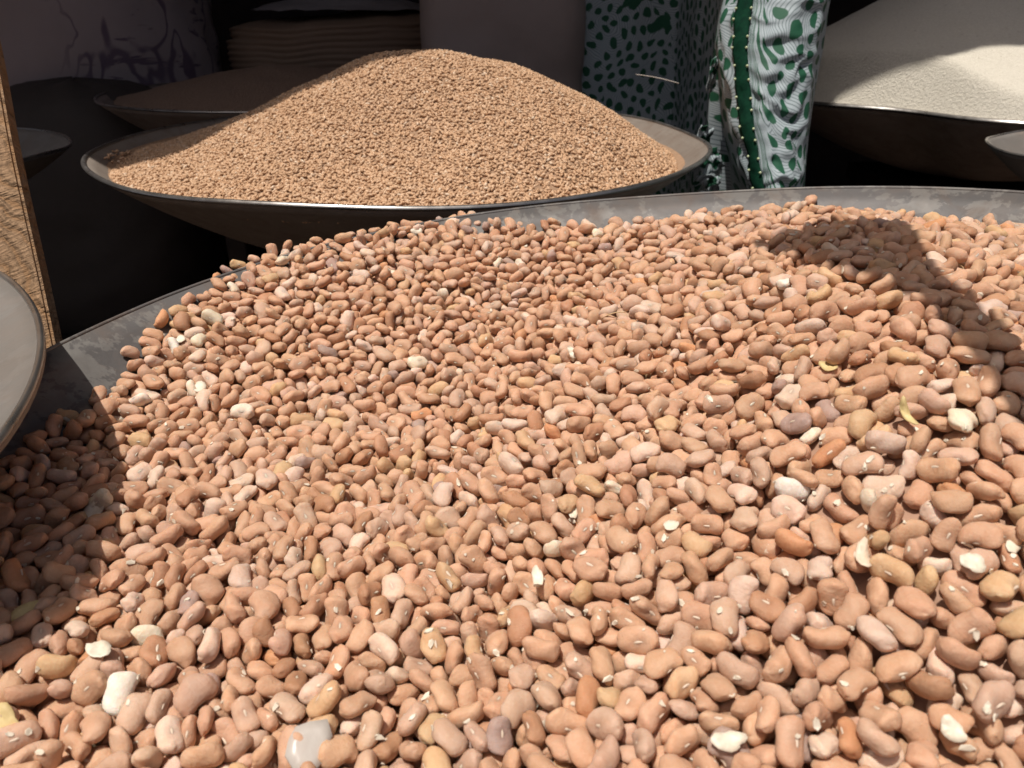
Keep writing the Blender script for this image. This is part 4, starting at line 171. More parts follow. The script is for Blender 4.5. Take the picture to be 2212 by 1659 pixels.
[58,2948,65,224,84,69,61,24,39,9,221,32,27,18,35,29,85,200,94,68,50,32,26,22,169,56,47,84,48,36,95,167,56,58,22,90,51,37,207,27,52,46,40,33,72,190,90,63,74,44,39,24,178,8,39,52,51,30,84,165,62,79,86,49,32,12,131,70,38,23,64,37,75,207,42,50,17,60,8,57,144,67,48,28,10,43,79,107,52,54,44,49,8,60,205,75,48,76,67,14,69,155,60,43,14,16,53,52,220,53,22,27,79,57,7,217,39,80,25,85,6,31,173,3,38,48,93,34,88,127,45,25,9,34,46,6,143,53,67,5,7,1,88,65,43,24,85,72,25,31,219,35,11,66,6,13,89,187,49,38,66,90,4,97,136,82,22,33,47,62,38,174,29,33,11,12,50,98,204,38,30,68,8,11,11,180,32,20,69,9,16,25,130,16,65,36,16,19,98,174,63,29,25,61,41,18,144,62,41,93,25,6,12,210,60,51,91,23,9,89,181,29,77,37,21,44,26,119,48,27,88,32,19,82,186,74,59,11,25,1,14,200,36,32,17,27,44,69,147,29,77,83,79,4,17,77,75,31,44,7,18,4,158,38,34,94,43,41,40,213,52,51,83,35,13,67,162,67,63,74,82,80,62,159,42,53,7,95,49,66,195,24,21,65,51,3,14,124,35,54,20,57,40,55,149,30,42,88,7,78,92,161,68,68,11,54,51,34,210,49,34,4,62,16,59,143,10,25,63,17,67,61,171,46,79,74,31,58,33,226,22,59,11,79,20,71,75,38,44,93,71,56,51,220,78,23,66,86,71,51,148,74,48,63,55,8,37,219,62,48,98,89,75,57,198,73,73,66,4,64,66,178,66,52,8,67,29,39,221,45,81,54,11,50,6,233,41,23,15,27,0,74,186,31,20,78,17,8,77,124,39,42,4,75,37,0,271,63,31,30,12,57,53,168,60,66,49,95,20,4,197,63,24,86,63,46,42,227,42,7,60,32,21,25,140,87,37,30,7,40,53,229,11,58,38,40,6,4,296,60,57,91,46,56,50,270,52,78,86,52,27,11,215,50,61,98,35,34,13,286,42,71,60,60,12,90,323,50,56,5,61,5,89,153,32,66,56,68,49,53,283,43,48,65,75,26,13,236,69,20,16,64,18,78,314,49,55,96,95,9,76,194,51,19,86,47,68,59,205,50,42,4,63,28,12,241,2,58,57,76,9,87,238,33,6,39,3,5,1,161,48,76,17,23,42,25,61,54,48,13,56,8,22,227,61,22,21,81,1,79,256,57,97,49,90,34,56,153,45,98,58,78,4,97,207,46,80,87,84,31,15,179,43,24,60,47,51,60,221,58,93,29,82,17,60,120,14,63,36,66,21,92,156,59,87,81,30,62,9,142,41,43,24,28,31,36,66,38,39,96,7,6,81,125,47,95,64,10,47,2,102,14,68,58,6,27,46,71,41,46,98,9,42,27,104,57,26,92,5,0,73,81,55,16,84,19,58,12,101,99,55,47,23,5,20,152,44,53,50,77,2,89,100,50,97,39,13,70,55,95,59,86,80,32,48,57,119,83,62,52,30,97,54,73,45,78,17,41,13,1,92,17,66,49,83,47,9,139,30,45,33,55,20,74,62,49,47,10,55,28,69,111,51,75,92,27,14,58,161,13,43,53,31,23,1,60,16,44,51,47,38,83,44,58,45,48,61,14,34,96,45,55,68,95,60,23,146,28,41,39,36,58,10,96,41,49,95,5,50,50,139,26,43,57,55,12,22,53,49,99,49,58,61,37,101,67,79,73,45,41,31,44,28,19,77,70,40,11,96,28,32,76,12,4,98,53,40,56,44,82,5,19,159,60,49,32,62,36,9,45,69,70,77,79,71,94,132,49,4,65,94,14,60,76,58,42,14,94,8,32,130,38,48,57,57,100,12,165,61,59,3,76,31,73,136,51,81,15,14,194,20,175,59,40,47,90,126,51,105,47,17,84,1,18,77,167,48,14,17,86,47,90,123,73,65,73,41,18,7,143,51,39,79,14,59,90,106,42,33,46,55,176,10,100,7,57,58,22,12,94,109,80,86,44,61,69,21,58,38,20,84,12,69,47,70,8,66,50,21],
[59,2981,56,234,77,64,84,46,68,59,218,75,31,58,53,89,15,152,58,59,14,35,15,67,210,30,53,20,58,14,76,143,64,77,86,85,61,52,208,42,44,93,39,23,96,166,25,84,71,88,31,42,156,56,49,7,44,61,40,158,63,26,17,52,1,55,223,77,46,46,69,72,30,212,30,68,90,77,2,88,206,69,80,25,51,60,70,67,29,84,46,80,6,95,198,52,19,32,62,30,3,216,47,47,44,84,12,52,186,12,34,26,84,14,46,100,44,71,6,76,42,50,184,22,32,66,94,48,43,86,33,58,24,83,30,60,201,21,28,40,4,43,34,177,91,64,53,2,47,86,138,98,54,48,40,4,95,214,55,92,69,93,86,76,188,50,78,11,7,8,84,128,46,43,98,53,11,30,165,44,27,48,8,73,74,197,62,39,62,12,24,26,174,14,50,59,17,52,92,189,64,56,80,19,29,30,203,43,62,8,24,21,50,143,66,46,56,31,28,0,216,49,27,15,44,54,45,134,17,57,15,33,9,84,212,66,60,51,37,39,13,205,71,71,89,32,13,64,145,60,46,78,46,48,40,227,58,92,62,47,75,91,158,67,32,79,1,3,33,134,83,69,39,60,9,38,220,55,34,14,55,37,15,189,31,90,69,64,17,81,168,73,51,13,13,20,90,244,42,74,32,61,30,25,179,37,31,27,70,27,92,206,43,38,87,66,30,38,91,26,54,10,95,8,12,249,57,52,73,70,4,9,162,73,52,93,72,22,82,167,41,73,71,30,32,5,156,24,81,57,82,10,93,226,68,59,79,73,13,6,215,40,75,19,73,53,26,176,70,90,57,81,32,29,228,55,69,94,94,3,87,156,67,82,17,42,5,91,231,8,62,55,88,52,25,144,40,23,11,3,27,84,161,50,74,48,55,5,16,227,87,22,51,4,27,99,224,23,80,23,6,30,66,180,36,46,20,58,27,6,222,20,66,55,12,19,73,228,49,31,35,13,56,33,155,73,61,30,26,26,3,210,28,61,14,39,33,20,257,38,18,81,27,23,73,221,2,60,51,35,7,86,279,43,3,62,47,62,11,229,27,22,19,37,32,86,262,49,73,28,55,52,18,229,40,79,18,45,54,9,260,52,54,9,54,23,85,274,45,25,92,83,93,53,192,44,60,61,93,5,36,256,75,76,80,70,38,27,105,41,57,42,94,31,76,257,33,51,64,15,32,36,194,56,45,55,74,77,60,197,33,26,89,25,31,85,228,72,92,40,77,14,77,124,35,53,24,20,34,88,154,74,30,35,71,63,30,164,45,16,85,88,43,88,83,70,59,10,49,19,26,75,57,89,23,27,4,63,134,84,16,46,21,86,31,78,61,48,6,38,8,92,149,53,94,32,14,52,39,151,32,60,94,20,6,91,73,87,36,45,44,6,18,70,5,53,46,32,49,53,79,14,60,43,42,59,7,95,63,75,11,48,8,57,83,90,42,68,49,54,15,122,91,25,58,56,43,20,129,15,68,49,64,18,32,55,57,31,6,56,15,95,141,16,46,49,13,21,68,76,8,56,37,70,57,61,134,81,81,62,45,23,61,68,52,44,21,74,52,21,114,3,58,43,34,23,59,71,86,36,44,85,62,17,118,80,89,51,79,35,84,75,76,39,57,14,27,3,63,25,22,77,68,15,17,128,11,27,61,43,50,32,80,46,55,81,92,53,7,40,45,52,67,74,28,8,116,41,41,94,87,26,77,77,41,82,34,4,26,39,146,41,52,27,34,90,34,164,87,21,58,74,13,77,104,19,26,67,40,55,58,83,8,41,62,19,14,96,174,41,52,98,87,9,34,162,28,55,74,54,33,10,123,34,60,86,4,50,43,80,75,39,60,30,6,56,149,32,32,92,60,96,98,149,44,7,67,91,15,9,165,78,66,59,68,79,69,140,81,55,54,68,54,13,146,67,77,51,29,49,42,173,26,52,37,73,24,95,172,49,3,63,10,22,28,125,13,24,46,37,89,54,126,28,13,27,90,121,66,150,44,58,4,29,28,33,69,58,66,84,65,26,23,133,43,45,49,5,37,75,107,11,58,58,35,66,0,75,60,95,45,19,218,82,57,67,77,84,30],
[60,2992,51,231,57,8,32,51,86,39,247,49,49,20,31,8,17,178,60,57,87,77,49,71,161,51,33,91,25,8,62,221,33,72,13,67,66,33,218,44,70,94,77,6,53,150,58,42,72,39,82,53,166,53,33,81,46,48,20,188,34,75,48,40,21,98,229,56,31,14,61,18,83,157,75,55,54,55,28,66,224,74,58,73,84,55,82,125,35,48,92,61,8,70,197,30,91,32,94,75,41,197,26,48,20,70,47,36,52,39,54,10,23,9,32,176,71,78,16,74,33,92,174,52,81,18,4,24,14,134,38,50,61,39,13,86,128,40,74,90,73,2,31,195,41,45,23,81,81,58,146,50,23,22,84,46,98,201,75,50,10,5,17,36,201,14,37,54,23,5,77,126,87,41,77,91,71,54,152,44,42,7,6,27,27,205,34,67,7,24,31,86,199,50,70,94,23,8,0,144,55,58,97,60,15,80,140,33,32,88,9,62,89,189,75,56,78,33,6,21,138,60,48,28,64,18,15,210,12,76,62,30,40,71,214,79,23,63,45,54,39,173,19,66,41,80,17,7,100,40,80,35,75,43,27,243,81,75,69,47,31,89,195,71,30,48,58,4,19,160,27,72,45,94,30,12,225,80,14,42,49,65,85,238,52,47,1,67,3,16,234,43,42,4,57,4,75,169,37,55,12,53,68,53,148,62,32,34,58,11,72,204,27,43,61,76,40,0,129,39,32,12,22,20,67,149,78,85,58,71,25,57,212,77,89,58,85,41,99,227,36,34,87,93,28,46,156,34,50,13,78,40,17,197,55,34,17,80,56,48,217,19,82,69,6,36,4,84,36,27,9,37,15,81,87,62,31,10,66,6,59,132,45,66,17,92,6,39,228,15,28,63,8,31,72,175,60,52,69,6,60,69,190,67,66,48,16,33,53,220,57,37,15,25,17,12,139,19,72,45,69,33,5,199,44,37,24,19,12,36,246,47,21,10,37,52,3,173,64,27,18,24,18,83,223,63,97,45,18,43,80,275,50,49,61,30,14,28,219,20,61,64,43,49,59,224,39,64,74,48,47,80,293,47,66,19,77,6,79,232,98,45,43,60,6,1,206,66,51,89,58,72,53,269,50,18,87,85,19,59,172,35,30,88,69,50,23,197,42,58,4,74,16,15,232,9,25,55,90,31,35,263,8,72,63,6,23,96,180,48,56,6,92,17,94,284,59,17,20,12,43,41,179,59,97,46,51,15,67,259,52,69,17,91,27,93,197,46,87,82,14,16,28,200,19,30,56,16,41,68,231,56,41,98,6,0,58,143,50,36,49,56,76,58,144,39,49,31,17,13,5,177,40,10,77,86,8,98,143,85,28,75,64,33,38,203,21,69,27,29,22,44,142,40,43,98,1,10,74,77,27,66,25,78,38,15,157,75,12,42,33,11,75,70,41,52,83,83,39,75,85,74,62,42,25,11,4,67,61,60,4,58,22,55,135,30,24,23,95,52,83,149,46,21,30,44,28,21,104,12,54,78,67,28,62,107,76,19,51,1,32,90,145,50,98,54,89,18,12,66,61,35,70,72,5,99,83,27,60,28,11,54,35,88,24,77,20,87,20,10,131,48,54,82,3,50,73,73,78,78,69,52,24,88,140,61,54,3,29,36,41,93,67,41,60,91,23,60,153,59,48,62,53,64,52,68,20,12,53,5,47,78,129,47,94,34,70,11,41,68,33,52,72,17,40,15,113,37,52,97,32,68,50,64,46,46,2,24,31,98,95,39,47,11,60,39,15,83,35,51,40,21,36,85,67,52,45,4,41,22,39,116,84,15,51,77,55,76,66,62,45,10,51,23,39,136,65,35,24,87,63,27,156,74,76,83,51,80,56,169,51,31,5,60,39,18,115,38,27,89,48,184,84,152,52,97,45,75,105,95,165,84,57,54,83,0,49,129,98,59,48,19,23,23,174,51,54,63,1,43,30,66,52,55,99,78,43,58,168,36,51,49,90,107,24,137,28,49,32,19,60,44,169,40,6,68,7,12,68,114,20,68,38,41,63,90,92,96,52,56,30,17,20,97,65,34,84,53,12,89,158,26,52,47,14,52,56,118,70,54,5,16,52,22,101,15,59,39,10,15,87,116,34,46,38,61],
[61,3057,13,203,34,68,7,57,47,88,196,35,79,13,28,13,43,250,46,60,12,38,27,47,181,85,69,53,75,37,19,163,26,50,15,40,29,69,234,49,17,86,43,32,44,153,34,50,29,84,28,5,229,48,57,98,55,23,90,173,45,77,74,47,41,32,159,57,22,89,89,13,89,231,73,61,85,50,73,56,147,67,41,78,6,59,39,212,68,56,60,69,17,93,123,67,68,53,57,25,23,114,73,54,76,9,1,34,169,34,44,96,73,50,88,160,37,80,75,70,18,20,179,71,44,70,80,47,47,136,40,56,44,21,28,60,205,73,39,74,89,40,75,156,46,50,98,27,17,7,193,31,16,21,11,19,34,127,95,49,54,34,2,57,224,64,65,89,93,67,81,167,27,76,19,90,50,11,188,52,42,93,8,19,74,191,25,8,54,10,36,33,133,49,87,19,51,7,54,60,61,37,19,14,24,93,173,20,35,43,23,50,46,217,65,52,56,30,0,34,155,89,33,41,56,73,65,157,72,45,77,70,34,46,226,67,41,64,32,23,14,128,29,33,82,30,16,76,173,62,61,81,75,36,15,211,34,68,23,54,50,70,207,64,30,78,45,81,48,202,47,34,11,46,8,26,130,67,66,80,93,65,31,206,85,47,33,50,56,25,135,69,61,7,8,3,50,201,18,52,20,59,50,97,146,52,43,75,70,12,46,198,65,55,10,66,36,37,145,23,33,80,23,57,36,154,36,68,70,27,7,91,201,61,35,17,81,22,13,206,67,20,21,72,13,71,88,61,64,84,83,27,80,197,67,33,89,91,24,11,199,73,36,12,85,57,90,181,72,23,17,3,23,28,215,90,73,34,90,55,75,203,48,24,23,12,47,31,153,41,28,10,62,7,41,207,87,75,31,0,28,9,258,40,51,58,14,15,63,235,82,49,86,25,8,3,179,29,46,82,68,59,5,172,86,20,39,76,18,32,258,53,60,43,33,11,72,200,50,66,41,38,68,54,218,45,36,93,47,2,15,173,47,21,18,85,3,96,273,95,58,34,39,38,38,284,51,33,8,68,71,94,267,11,64,56,55,27,15,231,53,61,97,78,12,32,275,44,58,55,58,50,1,290,52,59,48,94,29,60,298,4,53,62,74,5,28,201,49,34,9,85,41,90,215,61,50,98,38,22,7,233,54,63,40,2,15,69,252,78,58,30,84,55,52,249,80,61,25,18,57,72,182,54,52,37,51,16,91,258,13,53,38,10,17,31,207,53,47,99,63,64,25,226,45,45,54,37,46,81,102,93,36,31,37,36,56,119,12,53,62,15,4,40,195,74,85,62,32,42,24,130,56,58,3,74,60,67,132,27,51,53,17,6,97,81,92,68,64,47,21,17,123,52,3,45,30,51,37,197,49,49,45,34,0,73,142,52,37,27,94,27,99,67,93,49,65,50,19,52,217,61,8,33,46,11,28,71,6,68,43,33,37,81,101,24,61,84,61,74,31,83,73,87,29,43,66,59,61,64,77,12,41,60,83,89,49,51,65,0,112,57,70,69,19,17,62,29,17,91,36,5,40,58,54,68,75,94,38,33,65,19,9,81,52,35,81,32,76,94,72,47,51,62,21,47,2,147,59,96,45,52,32,53,55,33,56,61,73,11,94,90,40,43,51,73,38,30,120,58,40,52,30,11,91,140,45,23,10,86,99,58,86,9,31,52,95,4,23,139,43,79,12,39,80,81,114,16,72,77,41,8,39,169,16,85,50,58,31,3,123,48,52,46,93,43,68,164,44,86,21,69,27,0,90,41,39,41,77,37,19,158,22,44,63,68,29,63,106,43,41,86,52,57,90,178,71,16,23,86,41,58,146,37,44,54,61,73,39,111,34,13,23,68,50,75,161,33,92,37,18,37,11,165,57,79,11,91,63,65,183,22,66,44,31,28,19,120,20,74,33,85,62,88,186,41,45,97,37,8,16,161,58,49,98,4,37,92,145,35,46,26,43,96,41,135,57,50,97,5,37,79,171,32,49,79,15,66,56,123,7,68,36,15,68,8,103,67,95,41,17,4,65,102,23,60,41,48,54,5,71,55,67,92,21,31,75,90,31,75,43,87,85,40,74,88,79,50,60],
[62,3031,47,239,15,82,49,30,52,61,217,53,49,85,66,57,99,181,53,27,87,80,10,32,225,43,73,84,33,47,20,182,58,37,45,36,18,65,235,43,73,91,77,33,55,148,54,44,9,95,33,58,205,35,72,17,84,67,80,158,48,46,48,3,10,72,209,49,42,48,88,52,19,210,91,71,62,61,36,86,187,36,42,95,2,4,38,144,97,55,49,15,29,16,207,30,24,51,67,55,25,183,30,30,72,77,48,82,145,26,28,82,26,9,83,92,42,70,94,45,36,7,156,27,34,88,72,1,32,213,58,74,74,81,82,41,184,58,34,5,38,2,34,257,74,44,47,31,55,4,154,65,74,23,82,22,76,171,25,51,30,42,15,87,233,92,71,50,37,25,93,145,36,36,91,53,3,23,222,27,62,11,4,59,94,105,46,41,9,61,7,57,192,33,36,18,46,89,56,207,50,13,19,55,13,91,68,64,91,67,84,27,10,133,24,61,11,22,16,11,217,44,48,2,26,24,80,221,70,24,51,56,39,20,127,76,43,38,24,40,10,224,58,52,42,36,1,91,222,26,54,36,70,26,55,157,77,36,68,83,47,20,156,72,66,61,33,32,58,196,9,51,71,73,38,17,184,61,61,61,48,24,87,209,39,40,11,85,47,12,215,87,49,35,63,22,83,204,43,30,25,90,16,88,143,50,70,81,11,34,30,141,35,33,43,58,14,12,221,42,34,93,70,28,75,200,96,46,36,3,79,17,183,53,61,20,74,3,99,205,65,53,62,11,15,97,131,44,31,11,27,50,73,191,42,40,5,17,38,47,219,25,30,13,25,30,61,100,65,38,5,61,19,77,159,39,28,92,42,10,9,122,54,79,23,92,3,40,226,40,54,7,37,43,9,250,32,35,73,47,9,83,122,91,24,56,48,16,10,120,85,38,74,4,26,60,167,6,36,66,59,30,42,224,73,13,37,52,56,32,228,17,41,75,60,55,8,205,32,17,28,24,20,65,216,33,35,31,83,56,28,252,60,77,48,78,67,52,187,31,42,82,82,41,51,260,55,58,98,49,39,34,148,41,61,52,50,44,49,231,28,14,39,59,35,7,302,33,19,71,71,111,43,271,43,26,10,87,72,45,142,78,88,37,91,13,26,246,64,4,56,3,51,73,252,96,42,57,58,19,68,189,62,42,56,49,34,10,204,93,38,53,14,34,88,199,26,31,84,70,20,19,238,40,69,13,9,16,62,121,5,54,57,68,44,12,169,45,61,98,23,9,92,140,31,78,14,81,5,72,196,75,8,56,24,59,24,160,64,19,23,24,6,34,92,11,78,57,75,38,82,164,50,54,99,35,22,22,149,52,5,68,82,68,22,180,47,60,93,22,7,88,127,58,5,31,41,38,91,156,84,52,50,43,10,32,193,87,70,45,61,10,53,85,38,28,26,6,54,91,135,67,41,92,49,30,11,106,94,33,64,29,75,49,54,87,80,59,75,12,17,94,54,2,54,53,30,39,135,35,50,58,39,14,81,72,81,33,42,80,77,18,101,82,65,82,46,109,24,67,28,58,59,8,4,42,123,73,38,33,67,57,16,54,16,21,68,0,8,78,109,35,64,35,31,85,43,111,55,64,64,71,87,56,108,30,90,64,72,68,46,86,46,58,91,21,38,43,145,64,37,12,83,59,45,123,38,27,42,93,67,48,116,57,55,14,5,48,67,166,23,10,44,91,37,94,129,55,47,3,61,26,15,139,62,40,25,72,35,59,113,38,46,39,13,79,87,193,89,55,67,7,11,10,105,62,19,86,16,14,29,165,58,76,83,9,56,96,194,49,40,55,34,16,33,165,67,27,10,28,49,71,137,53,61,3,80,72,28,138,50,45,43,92,22,60,187,51,29,9,53,47,1,119,48,74,93,40,8,64,148,53,96,61,58,105,34,113,73,76,76,54,22,31,176,30,22,78,68,32,30,124,45,23,73,91,46,81,144,57,63,95,21,82,81,170,60,22,82,54,2,9,154,27,64,41,76,54,41,124,87,44,59,70,135,45,69,59,3,59,39,72,81,90,88,30,39,63],
[63,3096,26,230,87,36,52,2,7,84,234,62,46,43,74,44,91,196,59,42,90,7,58,16,166,72,81,76,42,17,98,177,37,45,20,10,4,31,222,44,57,49,15,56,43,161,41,30,93,53,23,97,153,36,35,94,21,46,58,218,32,78,19,83,58,21,214,60,60,3,21,14,95,155,50,72,6,28,33,27,140,81,27,34,68,23,58,212,66,61,16,94,30,99,165,24,84,40,37,13,16,153,42,67,77,11,21,41,218,80,52,88,1,16,81,122,55,60,96,73,32,18,186,40,53,91,20,26,49,242,82,77,67,15,24,18,148,36,41,87,86,35,3,210,83,68,44,24,17,94,171,66,46,14,54,4,62,226,43,95,33,17,27,24,152,51,95,37,90,25,31,225,49,36,8,35,60,59,176,43,37,95,41,23,94,208,24,62,28,33,51,63,165,64,57,12,14,9,25,216,78,56,68,49,49,78,185,78,34,74,43,30,15,181,53,28,6,63,60,79,216,46,73,17,58,46,48,223,75,40,80,67,59,57,165,64,77,88,39,65,23,214,52,29,90,75,68,65,230,26,49,37,87,15,35,145,24,48,9,55,57,61,197,39,23,89,92,78,38,199,54,72,73,2,3,67,128,48,13,75,65,78,32,222,52,49,54,13,20,58,142,58,68,56,75,48,80,174,56,21,78,87,22,83,241,46,57,63,94,45,41,177,93,46,30,91,42,93,207,72,11,56,1,4,29,203,38,46,6,20,39,44,135,36,50,47,3,11,46,245,67,56,80,31,80,32,210,53,64,72,39,34,91,239,36,41,6,29,51,7,249,46,68,5,51,12,45,193,41,81,28,47,40,13,282,41,30,76,68,43,31,167,44,40,93,39,7,84,219,38,54,4,61,32,21,227,25,54,73,70,46,73,253,49,59,67,55,25,12,218,33,79,15,74,3,20,144,52,26,89,48,14,94,158,56,10,76,14,30,44,259,54,33,13,86,66,15,218,44,60,6,6,39,67,255,63,32,93,7,58,57,265,37,52,65,14,36,0,247,36,62,59,30,54,68,238,47,59,28,20,51,19,242,56,39,10,31,82,78,186,39,45,14,34,60,98,197,64,32,12,86,3,14,254,60,85,17,70,57,53,185,50,61,98,30,12,59,242,6,61,50,49,73,37,223,29,29,62,36,5,59,86,17,77,73,13,5,12,146,50,49,22,73,80,61,94,50,47,52,21,11,47,146,64,41,96,91,35,33,164,95,63,38,76,1,99,193,51,36,38,72,80,63,148,33,36,37,7,14,41,70,64,25,23,37,62,43,67,11,31,63,44,26,0,132,45,35,86,51,32,48,75,87,70,66,13,34,12,143,97,54,47,62,13,49,81,93,53,37,8,61,68,74,42,55,41,60,47,88,89,85,57,49,66,22,79,124,96,65,48,23,29,0,114,55,35,81,95,85,41,74,13,34,74,36,92,0,64,78,45,61,41,1,16,118,59,34,48,2,57,84,102,38,75,13,87,41,28,130,47,49,1,36,4,11,71,40,46,75,51,52,94,124,57,69,95,95,50,18,131,47,26,10,47,54,69,158,24,60,54,13,26,81,84,50,26,90,4,14,5,147,42,90,76,50,65,64,175,2,51,45,22,6,51,125,82,57,61,14,88,92,172,68,60,47,57,44,17,188,67,79,78,27,25,21,125,68,61,51,66,25,67,167,35,4,52,14,77,2,120,43,59,45,76,22,67,165,34,42,55,22,58,10,177,49,87,79,45,58,27,129,70,54,40,46,37,35,171,13,62,54,25,74,98,122,61,31,57,19,2,73,190,16,46,42,7,24,29,149,57,5,64,37,81,28,175,59,39,75,44,2,81,126,73,47,73,64,78,46,161,59,57,35,8,79,44,144,69,59,18,79,164,35,124,49,60,15,22,4,7,69,19,51,56,80,64,57,85,29,67,10,91],
[64,3096,55,223,36,59,60,32,87,61,169,26,46,70,64,33,31,233,55,55,39,29,25,79,205,27,9,36,56,27,50,162,57,26,20,74,61,39,218,64,48,60,33,35,47,167,37,47,47,85,45,20,223,35,76,47,42,28,64,223,70,54,93,44,22,62,139,56,84,24,89,39,29,100,53,70,10,23,10,47,217,30,42,79,49,31,74,153,44,75,85,4,28,22,227,14,32,24,49,19,92,196,93,29,58,60,13,0,164,39,30,92,47,41,68,172,63,36,50,15,102,24,226,52,32,93,31,12,33,136,25,53,14,62,25,51,49,21,83,30,40,2,87,159,67,38,39,29,39,68,234,41,81,18,58,4,9,138,35,47,43,65,40,65,157,36,53,89,35,8,55,224,42,69,10,65,41,14,236,29,45,74,79,13,96,199,43,55,97,81,1,70,145,40,59,89,44,55,5,140,63,36,23,82,9,29,183,59,70,81,50,0,35,66,50,23,90,70,7,86,223,30,36,73,88,40,76,182,35,27,89,85,13,32,137,33,61,85,95,34,97,244,37,37,95,5,38,77,211,44,57,94,88,1,15,211,74,48,46,68,46,89,163,37,66,9,70,13,20,166,47,47,68,3,30,51,209,34,60,12,2,20,44,115,35,36,82,12,39,17,181,58,86,18,72,7,83,180,30,43,74,8,45,46,214,58,64,86,19,50,29,151,69,58,51,29,19,23,210,16,77,33,30,70,79,211,17,56,53,38,10,28,151,41,55,8,39,3,6,225,64,62,93,85,61,26,162,84,60,28,41,3,61,227,44,46,84,43,42,90,139,54,63,57,14,43,25,169,35,53,33,50,7,81,223,56,83,17,54,55,37,231,77,83,40,59,28,94,156,58,51,98,31,31,4,175,44,28,87,71,1,52,233,43,26,28,11,67,39,203,43,57,5,71,19,20,155,35,40,56,16,18,85,136,77,49,21,40,55,35,243,38,58,33,36,1,89,153,35,33,8,52,42,63,176,53,16,76,80,12,78,230,18,20,69,91,33,5,144,60,79,12,88,25,71,152,38,13,54,63,7,80,233,39,72,10,2,34,40,218,47,35,9,40,23,48,266,48,32,11,58,47,63,186,82,47,27,8,41,29,199,51,17,82,31,33,13,243,42,70,48,92,4,85,239,36,53,56,66,69,39,211,42,69,19,79,45,45,231,30,39,77,85,26,55,281,85,38,34,46,62,31,192,46,4,65,59,22,97,234,81,46,16,31,10,19,237,47,69,49,95,61,63,209,63,37,94,7,24,33,243,76,21,21,11,55,97,211,45,61,96,62,13,61,148,50,50,11,77,82,33,177,54,64,32,95,15,91,233,46,51,18,78,35,3,181,44,55,44,35,8,26,231,55,52,75,58,43,44,76,78,86,33,63,26,2,154,46,60,69,4,7,66,123,51,80,13,16,43,66,164,15,20,39,68,56,41,174,63,22,57,48,56,36,193,35,19,79,29,17,36,126,87,32,34,87,46,84,177,57,89,26,82,36,28,140,38,46,51,84,3,32,74,29,83,29,48,40,95,109,37,24,31,94,34,65,167,12,22,39,39,57,48,76,38,58,93,7,77,65,117,65,52,58,38,71,9,125,84,82,54,91,73,19,74,30,46,11,75,17,89,79,74,57,42,44,38,46,102,67,19,21,46,46,52,142,44,53,96,92,76,66,89,38,45,72,48,7,48,40,52,42,32,32,111,25,138,60,48,11,1,68,33,142,68,91,61,3,66,50,141,55,29,25,70,69,58,155,63,43,87,79,78,62,193,84,60,75,43,62,40,191,64,70,79,70,51,21,172,66,49,4,75,88,22,167,37,73,33,83,47,49,168,37,43,96,88,36,14,137,22,40,69,15,13,95,161,36,42,18,64,79,61,179,88,68,63,77,47,3,138,44,93,49,58,108,27,183,43,87,25,83,46,47,156,36,40,91,5,121,98,166,84,85,48,22,98,19,106,67,45,43,52,21,90,142,42,83,40,29,90,22,68,3,51,45,11,28,99,60,60,32,9,32,62,14,61,72,72,81,69,76,52,66,41,26,68,29],
